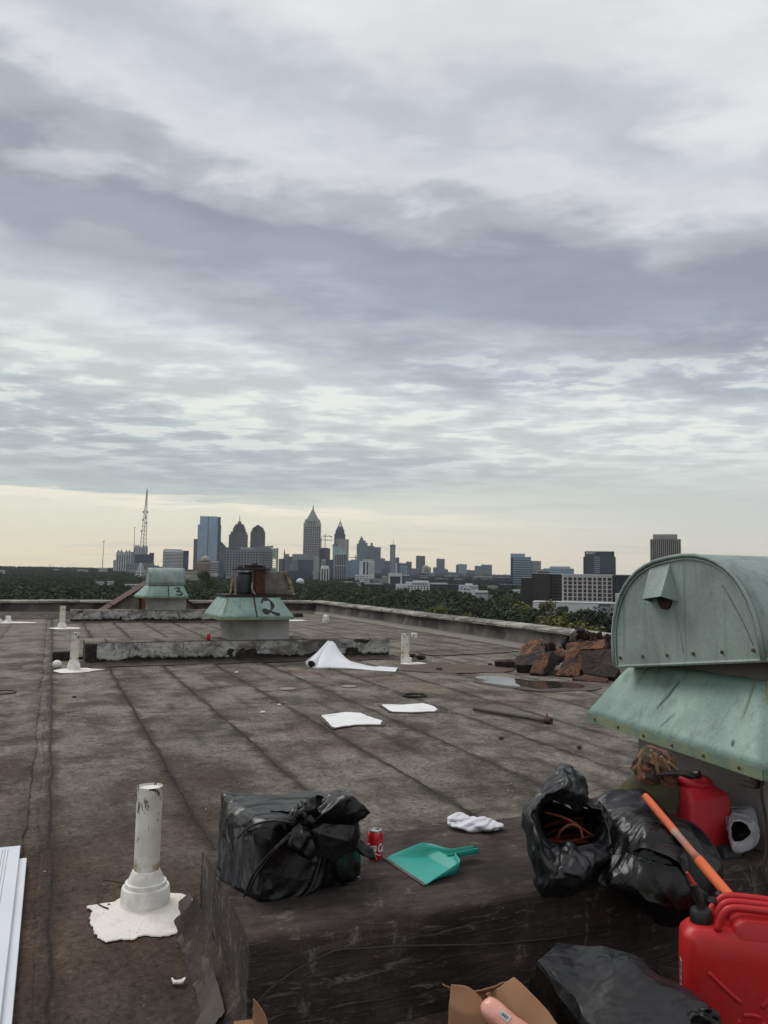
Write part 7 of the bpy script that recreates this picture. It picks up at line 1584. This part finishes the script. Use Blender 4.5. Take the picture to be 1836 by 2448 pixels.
finish(obj('scrunched_fold', crump(lf, 36, 30, 66, .016, 16), M_bag, bD, smooth='all'))
# -- white plastic bag
bW = thing('white_bag', 'small white plastic bag holding something black, beside the rear fuel can', 'bag', tuple(P(1780, 2045, .372)))
ow = [(1748, 1930, 3.62), (1775, 1926, 3.64), (1800, 1928, 3.64), (1808, 1950, 3.6), (1814, 1985, 3.56), (1810, 2015, 3.52), (1790, 2030, 3.48), (1770, 2036, 3.46), (1752, 2036, 3.46), (1742, 2000, 3.5), (1742, 1960, 3.56)]
hw_ = [(1752, 1963, 3.5), (1768, 1962, 3.5), (1784, 1970, 3.5), (1793, 1982, 3.48), (1796, 1994, 3.47), (1786, 2002, 3.46), (1776, 2008, 3.45), (1765, 2010, 3.45), (1754, 2008, 3.45), (1748, 1995, 3.46), (1748, 1978, 3.48)]
bw_ = [(1775+(q[0]-1775)*.8, 1985+(q[1]-1985)*.8, 3.68) for q in ow]; iw_ = [(1772+(q[0]-1772)*.8, 1988+(q[1]-1988)*.8, 3.56) for q in hw_]
finish(obj('bag', ringsurf([bw_, ow, hw_], 71, .008, 90, 12), M_bagw, bW, smooth='all'))
m = ringsurf([[(q[0], q[1], q[2]+.012) for q in hw_], iw_], 72, .008, 60, 5); m.f.append(tuple(range(5*60, 6*60))); m.mi.append(0); obj('black_contents', m, M_bagin, bW, smooth='all')
o = obj('grey_block', MB().box(2.70, 2.80, 2.76, 2.86, .372, .42), M_motor, rz if False else None, bevel=.01); tag(o, 'small dark block under the white plastic bag', 'block')
# -- fuel cans
M_fuel = mat('fuel_can_red', (.52, .015, .017), .44, spec=.4, var=(.46, .020, .022), vscale=9, rvar=.1, bump=.0006, bscale=240); M_fuel2 = mat('fuel_can_red_matt', (.52, .022, .034), .5, spec=.4, var=(.46, .018, .030), vscale=4, bump=.0006, bscale=200)
M_blk = mat('black_plastic_cap', (.012, .012, .013), .45); M_label = mat('label_white', L((176, 176, 176)), .5); M_print = mat('label_print', L((60, 58, 60)), .5)
def rrect(w_, d_, r, n=5):
    out = []
    for (cx, cy, a0) in ((w_/2-r, d_/2-r, 0), (-w_/2+r, d_/2-r, 90), (-w_/2+r, -d_/2+r, 180), (w_/2-r, -d_/2+r, 270)):
        for i in range(n+1): a = math.radians(a0+90*i/n); out.append((cx+r*math.cos(a), cy+r*math.sin(a)))
    return out
def loftcan(levels, M):
    """levels: (z, w, d, r, ox, oy)"""
    m = MB(); rings = []
    for (z, w_, d_, r, ox, oy) in levels:
        rr_ = rrect(w_, d_, r); rings.append([M @ Vector((x+ox, y+oy, z)) for x, y in rr_])
    N = len(rings[0]); vs = [p for r in rings for p in r]; fs = []
    for i in range(len(rings)-1): fs += [(i*N+k, i*N+(k+1) % N, (i+1)*N+(k+1) % N, (i+1)*N+k) for k in range(N)]
    fs.append(tuple(reversed(range(N)))); fs.append(tuple(range((len(rings)-1)*N, len(rings)*N))); m.add(vs, fs); return m
def sub(o, lv=2): md_ = o.modifiers.new('sub', 'SUBSURF'); md_.levels = lv; md_.render_levels = lv; return o
# rear can (on the plinth)
g2 = thing('fuel_can', 'matt red plastic fuel can with pyramid top standing on the plinth', 'fuel can', (2.66, 2.92, .372))
G2 = Matrix.Translation((2.665, 2.905, .372)) @ Matrix.Rotation(math.radians(8), 4, 'Z') @ Matrix.Diagonal((1.1, 1.1, 1.0, 1))
m = loftcan([(.0, .215, .17, .02, 0, 0), (.012, .238, .188, .022, 0, 0), (.10, .24, .19, .022, 0, 0), (.238, .238, .188, .022, 0, 0), (.252, .228, .178, .022, 0, 0), (.284, .165, .115, .02, -.008, 0), (.288, .12, .08, .02, -.01, 0)], G2)
obj('body', m, M_fuel2, g2, smooth=28)
ring_ = [G2 @ Vector((.008+.070*math.cos(a), .0+.045*math.sin(a), .288+.012*(1+math.cos(a-2.2)))) for a in [2*math.pi*i/28 for i in range(29)]]
obj('handle', MB().tube(ring_, .019, 14, cap=False), M_fuel2, g2, smooth='all'); obj('grip_pocket', MB().lathe([(.045, .0), (.03, .002)], (0, 0, 0), 20, G2 @ Matrix.Translation((.008, 0, .2985)) @ Matrix.Diagonal((1.1, .6, 1, 1))), M_fuel2, g2)
tp = G2 @ Vector((-.088, .045, .265)); obj('cap', MB().lathe([(.030, 0), (.034, .01), (.034, .035), (.028, .045), (.0, .048)], tuple(tp+Vector((0, 0, .03))), 18), M_blk, g2, smooth=40); obj('neck', MB().lathe([(.04, 0), (.03, .05)], tuple(tp-Vector((0, 0, .01))), 16), M_fuel2, g2)
obj('spout', MB().tube([tp+Vector((0, 0, .07)), V(1615, 1858, 3.62), V(1673, 1851, 3.55)], [.016, .019, .017], 12), M_blk, g2, smooth=40)
lx = .118
m = MB(); q4 = [V(1724, 1974, 3.33), V(1746, 1973, 3.36), V(1747, 2004, 3.37), V(1726, 2005, 3.34)]
# label plate on the camera side face
def face_pt(G, sx, sy, z): return G @ Vector((sx, sy, z))
m = MB().box(.078, .112, -.0965, -.0945, .105, .160, G2); obj('label', m, M_label, g2); obj('label_print', MB().box(.082, .108, -.0972, -.0966, .114, .118, G2).box(.082, .108, -.0972, -.0966, .150, .155, G2).box(.085, .105, -.0972, -.0966, .125, .142, G2), mat('label_print_grey', L((130, 130, 135)), .5), g2, kind='stuff')
# near can (on the roof, before the plinth)
g1 = thing('fuel_can', 'big bright red jerry can with triple handle bars and black spout, bottom right', 'fuel can', (2.17, 2.12, 0))
camaz = math.atan2(2.17, 2.12)
G1 = Matrix.Translation((2.165, 2.155, .0)) @ Matrix.Rotation(-camaz+math.radians(10), 4, 'Z')
Wd, Dd = .375, .165
m = loftcan([(.0, Wd-.03, Dd-.03, .04, 0, 0), (.012, Wd, Dd, .05, 0, 0), (.15, Wd, Dd, .05, 0, 0), (.33, Wd, Dd, .05, 0, 0), (.385, Wd-.004, Dd-.01, .05, 0, 0), (.412, Wd-.05, Dd-.05, .04, .0, 0), (.418, Wd-.12, Dd-.09, .03, 0, 0)], G1)
obj('body', m, M_fuel, g1, smooth=70, bevel=.010, bseg=3)
m = loftcan([(.375, .20, Dd-.02, .03, .065, 0), (.43, .19, Dd-.035, .03, .068, 0), (.452, .15, Dd-.06, .03, .075, 0)], G1); obj('shoulder_hump', m, M_fuel, g1, smooth=70, bevel=.01, bseg=3)
for yy in (-.052, 0, .052):
    pts = catmull([G1 @ Vector(q) for q in ((-.075, yy, .415), (-.058, yy, .462), (-.03, yy, .487), (.04, yy, .49), (.11, yy, .486), (.145, yy, .462), (.16, yy, .425))], 5); obj('handle_bar', MB().tube(pts, .0125, 12), M_fuel, g1, smooth='all')
# pressed X, crossbar and border ridge on the front and back
def ridge(pts, r=.008, yy=None): 
    return MB().tube(catmull([G1 @ Vector((x, (-Dd/2+.0 if yy is None else yy), z)) for x, z in pts], 5), r, 8)
for sgn in (-1, 1):
    yv = sgn*Dd/2
    for pts in (((-.11, .29), (-.06, .245), (-.01, .205)), ((.125, .30), (.09, .25), (.05, .20)), ((-.005, .168), (.012, .172), (.03, .172), (.045, .168)), ((-.015, .155), (-.05, .10), (-.10, .05)), ((.05, .155), (.09, .10), (.13, .05))): obj('pressed_rib', ridge(pts, .009, yv-sgn*.004), M_fuel, g1, smooth='all')
obj('spout_collar', MB().lathe([(.030, -.01), (.034, .0), (.036, .012), (.036, .045), (.031, .052), (.018, .055)], (0, 0, 0), 20, G1 @ Matrix.Translation((-.118, 0, .405))), M_blk, g1, smooth=40)
sp_ = catmull([G1 @ Vector(q) for q in ((-.118, 0, .45), (-.122, 0, .485), (-.135, .0, .52), (-.14, .0, .535))], 5); obj('spout', MB().tube(sp_, .014, 12), M_blk, g1, smooth='all')
obj('red_tip', MB().tube([sp_[-1], sp_[-1]+(RT*-.022+UP*.040)], [.008, .004], 8), mat('tip_red', (.6, .03, .03), .4), g1)
obj('vent_tab', MB().tube(catmull([G1 @ Vector(q) for q in ((-.08, .0, .42), (-.085, .02, .452), (-.075, .03, .462))], 4), .009, 8), M_fuel, g1, smooth='all')
obj('vent_cap', MB().lathe([(.016, 0), (.019, .012), (.014, .022)], (0, 0, 0), 12, G1 @ Matrix.Translation((-.072, .055, .455))).lathe([(.012, 0), (.014, .012), (.008, .02)], (0, 0, 0), 10, G1 @ Matrix.Translation((-.05, .07, .475))), M_blk, g1, kind='stuff')
# side label with vertical print and the front warning label
LW = .0012
m = MB().box(-Wd/2-LW, -Wd/2+.0005, -.045, -.012, .19, .30, G1); obj('side_label', m, M_label, g1)
mm_ = MB()
for i, zz_ in enumerate((.20, .222, .246, .268, .284)): mm_.box(-Wd/2-LW-.0005, -Wd/2-LW+.0001, -.040, -.018+(i % 2)*.002, zz_, zz_+.012, G1)
obj('side_label_print', mm_, M_print, g1, kind='stuff')
m = MB(); yy = -Dd/2-LW
vs = [(-.06, .012), (.13, .012), (.13, .06), (.07, .115), (-.02, .122), (-.06, .10)]; m.add([G1 @ Vector((x, yy, z)) for x, z in vs]+[G1 @ Vector((x, yy+.001, z)) for x, z in vs], [(0, 1, 2, 3, 4, 5)]+[(i, i+6, (i+1) % 6+6, (i+1) % 6) for i in range(6)]); obj('front_label', m, M_label, g1)
def label_text(body, x, z, w_, h_, mt):
    fc = bpy.data.curves.new('t', 'FONT'); fc.body = body; fc.size = 1; fc.offset = .01; fo = link(bpy.data.objects.new('tmp', fc)); bpy.context.view_layer.update()
    me = bpy.data.meshes.new_from_object(fo.evaluated_get(bpy.context.evaluated_depsgraph_get())); bpy.data.objects.remove(fo)
    inv = ROOT[g1.name].inverted() @ G1; place_text(me, 'label_text', mt, g1, inv @ Matrix.Translation((x, yy-.0008, z)) @ Matrix.Rotation(math.pi/2, 4, 'X'), w_, h_)
label_text('GASOLINE', -.045, .075, .105, .020, M_print); label_text('DANGER', -.03, .102, .06, .009, M_print)
# -- orange handle bar leaning down to the near can
M_or = mat('orange_handle', L((240, 118, 66)), .5, var=L((222, 108, 70)), vscale=6, bump=.0008); M_orw = mat('orange_worn', L((170, 140, 128)), .6, var=L((206, 112, 80)), vscale=10)
hb = thing('orange_pole', 'orange metal pole leaning across the fuel cans and black bag', 'pole', tuple(V(1748, 2148, 2.86)))
a0, a1 = V(1541, 1902, 3.20), V(1752, 2152, 2.80)
obj('upper_tube', MB().tube([a0, a0.lerp(a1, .05), a0.lerp(a1, .36)], [.0135, .0150, .0150], 16), M_or, hb, smooth=50); obj('worn_middle', MB().tube([a0.lerp(a1, .36), a0.lerp(a1, .42), a0.lerp(a1, .58), a0.lerp(a1, .64)], [.0152, .0135, .0135, .017], 16), M_orw, hb, smooth='all'); obj('lower_tube', MB().tube([a0.lerp(a1, .64), a1], .0185, 16), M_or, hb, smooth=50)
for f in (.06, .66, .94): obj('rivet', MB().lathe([(.005, 0), (.004, .002)], (0, 0, 0), 8, Matrix.Translation(a0.lerp(a1, f)-FW*.0165) @ (-FW).to_track_quat('Z', 'Y').to_matrix().to_4x4()), M_rustd, hb)
# -- olive backpack with camouflage cap on top
M_olive = mat('olive_canvas', L((78, 76, 52)), .9, var=L((60, 56, 42)), vscale=9, bump=.002, bscale=160); M_camo = mat('camo_cloth', L((112, 80, 60)), .9, var=L((72, 66, 50)), vscale=16, bump=.002, bscale=120); M_strap = mat('strap_tan', L((142, 110, 82)), .8); M_cap = mat('cap_brim_dark', L((34, 28, 28)), .8)
def camo_fn(k):
    o = k.tc.outputs['Object']; a = k.noise(o, 13, 3, .5); b_ = k.noise(k.mapping(o, loc=(3, 3, 3)), 16, 3, .5)
    c = k.mix(k.maprange(a, .5, .53), L((128, 88, 66))+(1,), L((70, 66, 48))+(1,)); k.color = k.mix(k.maprange(b_, .55, .58), c, L((60, 46, 38))+(1,))
M_camo2 = mat('camouflage', (.1, .1, .1), .9, fn=camo_fn, bump=.002, bscale=150)
bp = thing('backpack', 'olive canvas backpack slumped against the cowl pedestal behind the black bags', 'backpack', tuple(P(1560, 1990, .372)))
obj('bag', ell(V(1556, 1915, 3.55), RT*.135, UP*.15, FW*.10, 9, 81, .018, 60, 40), M_olive, bp, smooth='all'); obj('dark_flap', ell(V(1580, 1885, 3.86), RT*.09, UP*.08, FW*.09, 9, 83, .012, 40, 26), M_rustd, bp, smooth='all')
cpn = thing('camouflage_cap', 'camouflage cloth hat with dark brim resting on the backpack', 'hat', tuple(V(1570, 1860, 3.56)))
obj('crown', ell(V(1563, 1836, 3.55), RT*.085, (UP*.9-RT*.25)*.088, FW*.08, 10, 85, .028, 56, 36), M_camo2, cpn, smooth='all')
for (pts) in (((1556, 1793), (1566, 1815), (1572, 1840), (1576, 1856)), ((1580, 1808), (1592, 1828), (1606, 1846), (1622, 1852)), ((1532, 1812), (1528, 1830), (1530, 1850), (1540, 1862)), ((1598, 1822), (1612, 1834), (1624, 1846))): obj('strap', MB().tube(catmull([V(x, y, 3.45) for x, y in pts], 5), .0065, 6), M_strap, cpn, smooth='all')
lf = patchf([[(1575, 1848, 3.47), (1610, 1843, 3.46), (1645, 1846, 3.46), (1662, 1853, 3.48)], [(1570, 1856, 3.42), (1610, 1854, 3.40), (1640, 1857, 3.40), (1655, 1864, 3.43)]]); o = obj('brim', MB().grid(lf, 20, 8), M_cap, cpn, smooth='all'); md_ = o.modifiers.new('thick', 'SOLIDIFY'); md_.thickness = .008
# -- dustpan
M_teal = mat('teal_plastic', L((44, 152, 138)), .45, spec=.4, var=L((52, 160, 146)), vscale=3); M_lip = mat('dustpan_lip', L((92, 84, 78)), .6, var=L((70, 62, 56)), vscale=20)
dp = thing('dustpan', 'teal plastic dustpan with grey rubber lip lying on the near plinth', 'dustpan', (1.5, 3.12, .372))
DM = Matrix.Translation((1.362, 3.092, .374)) @ Matrix.Rotation(math.radians(6), 4, 'Z')
def wall_h(s): return .052*min(1, s/.16)**.8
prof = [(0, .162), (.03, .160), (.10, .150), (.16, .138), (.185, .118), (.20, .085), (.215, .040), (.24, .022), (.30, .019), (.345, .018)]
m = MB(); nv_ = 16; sects = []
for (s_, w_) in [(a, b_) for a, b_ in [(q.x, q.y) for q in catmull([(p[0], p[1], 0) for p in prof], 4)]]:
    h = wall_h(s_) if s_ < .19 else .052-.0*(s_-.19); fl_ = .003+(.05*max(0, (s_-.17)/.06) if s_ > .17 else 0); fl_ = min(fl_, .030); hz_ = max(h, .004)
    if s_ > .235: fl_ = .028; hz_ = .050
    row = []
    for i in range(nv_+1):
        t_ = -1+2*i/nv_; a = abs(t_)
        if a < .8: y = w_*.90*t_/.8; z = fl_
        else: f = (a-.8)/.2; y = math.copysign(w_*(.90+.10*f), t_); z = fl_+(hz_-fl_)*f if hz_ > fl_ else fl_
        row.append(DM @ Vector((s_, y, z)))
    sects.append(row)
m.v = [tuple(p) for r in sects for p in r]; W_ = nv_+1
for j in range(len(sects)-1):
    for i in range(nv_): m.f.append((j*W_+i, j*W_+W_+i, j*W_+W_+i+1, j*W_+i+1)); m.mi.append(0)
o = obj('pan', m, M_teal, dp, smooth=50); md_ = o.modifiers.new('wall', 'SOLIDIFY'); md_.thickness = .0032; md_.offset = 0
m = MB().box(-.012, .004, -.166, .166, .0, .006, DM); obj('rubber_lip', m, M_lip, dp, bevel=.002)
obj('handle_ridge', MB().tube([DM @ Vector((.20, 0, .036)), DM @ Vector((.345, 0, .040))], .004, 6), M_teal, dp)
# -- white rag
rg = ell(Vector((1.90, 3.50, .392)), Vector((.115, -.07, 0)), Vector((.035, .055, 0)), Vector((0, 0, .020)), 14, 91, .022, 90, 40)
rg.v = [(x, y, max(z, .374)) for x, y, z in rg.v]; M_rag = mat('white_cloth', L((222, 222, 228)), .9, bump=.004, bscale=90)
o = obj('rag', rg, M_rag, smooth='all'); tag(o, 'crumpled white cloth rag on the far edge of the near plinth', 'rag')
m = ell(Vector((1.845, 3.545, .412)), Vector((.05, -.02, 0)), Vector((.015, .03, 0)), Vector((0, 0, .014)), 16, 93, .02, 40, 24); obj('folded_corner', m, M_rag, None, smooth='all'); fo_ = bpy.data.objects['folded_corner']; fo_.parent = o; fo_.location = fo_.location-o.location
# -- cable along the plinth face
M_blk2 = mat('cable_black', (.032, .026, .024), .8)
pts = [AY(x, y, 2.70) for x, y in ((600, 2420), (640, 2370), (700, 2325), (760, 2292), (805, 2272), (860, 2268), (960, 2262), (1060, 2260), (1160, 2258), (1260, 2250), (1360, 2238), (1480, 2215))]
tag(obj('black_cable', MB().tube(catmull(pts, 5), .0042, 8), M_blk2, smooth='all'), 'thin dark cable fixed along the front face of the near plinth', 'cable')
# -- cardboard box with a pink wrapped roll
M_card = mat('cardboard', L((146, 108, 78)), .85, var=L((132, 96, 70)), vscale=3, bump=.001, bscale=90); M_pink = mat('pink_film_wrap', L((226, 168, 150)), .35, spec=.5, var=L((206, 140, 122)), vscale=9, coat=.2, bump=.004, bscale=30)
cbx = thing('cardboard_box', 'open cardboard box with torn flaps at the bottom of the picture', 'box', tuple(P(1180, 2448, 0)))
def thick(o, t_=.004): md_ = o.modifiers.new('board', 'SOLIDIFY'); md_.thickness = t_; return o
thick(obj('left_flap', crump(patchf([[(1078, 2352, 2.50), (1120, 2362, 2.50), (1150, 2385, 2.48)], [(1074, 2400, 2.46), (1105, 2420, 2.44), (1170, 2430, 2.44)], [(1070, 2500, 2.42), (1110, 2520, 2.40), (1200, 2520, 2.38)]]), 16, 16, 5, .004, 6), M_card, cbx, smooth='all'))
thick(obj('right_flap', crump(patchf([[(1229, 2337, 2.56), (1262, 2365, 2.50), (1295, 2400, 2.45), (1350, 2470, 2.36)], [(1195, 2362, 2.56), (1220, 2400, 2.50), (1250, 2440, 2.44), (1300, 2500, 2.36)], [(1160, 2375, 2.58), (1180, 2410, 2.54), (1210, 2470, 2.48), (1240, 2530, 2.40)]]), 20, 16, 6, .003, 6), M_card, cbx, smooth='all'))
thick(obj('torn_rim', crump(patchf([[(1058, 2351, 2.54), (1090, 2364, 2.53), (1130, 2368, 2.54), (1170, 2360, 2.56), (1210, 2345, 2.58), (1230, 2337, 2.57)], [(1064, 2356, 2.54), (1090, 2372, 2.54), (1130, 2376, 2.55), (1170, 2368, 2.57), (1208, 2352, 2.59), (1228, 2343, 2.58)]]), 30, 4, 7, .004, 30), M_card, cbx, smooth='all'))
thick(obj('rear_wall', crump(patchf([[(1078, 2356, 2.56), (1130, 2372, 2.57), (1180, 2364, 2.60), (1228, 2342, 2.60)], [(1078, 2420, 2.56), (1130, 2430, 2.57), (1180, 2430, 2.58), (1228, 2430, 2.6)], [(1078, 2560, 2.56), (1130, 2560, 2.57), (1180, 2560, 2.58), (1228, 2560, 2.6)]]), 12, 8, 8, .002, 5), M_card, cbx))
pk = thing('wrapped_roll', 'pink roll in clear film with a small bar code sticker inside the cardboard box', 'roll', tuple(V(1190, 2430, 2.45)))
pa_, pb_ = V(1155, 2398, 2.46), V(1262, 2485, 2.36); n_ = 14; pts = [pa_.lerp(pb_, i/n_) for i in range(n_+1)]
m = MB().tube(pts, [.014, .026, .031]+[.033]*(n_-2), 24); m.v = [tuple(Vector(v)+Vector((1, 1, 1))*folds(Vector(v), 3, 22, .003)) for v in m.v]; obj('roll', m, M_pink, pk, smooth='all')
ax = (pb_-pa_).normalized(); fn_n = (UP*.75-FW*.66).normalized(); fn_n = (fn_n-ax*fn_n.dot(ax)).normalized(); sd2 = ax.cross(fn_n)
cl = V(1213, 2424, 2.40); off = (cl-pa_); base_ = pa_+ax*off.dot(ax)
def lp(a, s_): an = s_/.034; return base_+ax*a+(fn_n*math.cos(an)+sd2*math.sin(an))*.0352
m = MB(); m.grid(lambda u, v: lp(-.017+.034*u, -.010+.020*v), 6, 4); obj('sticker', m, M_label, pk)
m = MB()
for i in range(9): a = -.011+.0024*i; m.grid(lambda u, v, a=a: lp(a+(.0008+.0006*(i % 3))*u, -.004+.009*v)+fn_n*.0004, 1, 3)
obj('bar_code', m, M_print, pk, kind='stuff')
cb2 = thing('cardboard_flap', 'piece of cardboard with an upright flap at the bottom left of the near plinth', 'cardboard', tuple(P(600, 2448, 0)))
thick(obj('upright_flap', MB().grid(patchf([[(607, 2387, 2.50), (622, 2405, 2.49), (636, 2430, 2.48), (646, 2470, 2.46)], [(606, 2440, 2.50), (610, 2450, 2.49), (620, 2460, 2.48), (630, 2490, 2.46)]]), 8, 6), M_card, cb2)); thick(obj('flat_strip', MB().grid(patchf([[(560, 2443, 2.50), (585, 2440, 2.50), (608, 2438, 2.50)], [(555, 2500, 2.44), (585, 2500, 2.44), (612, 2500, 2.44)]]), 6, 6), M_card, cb2))
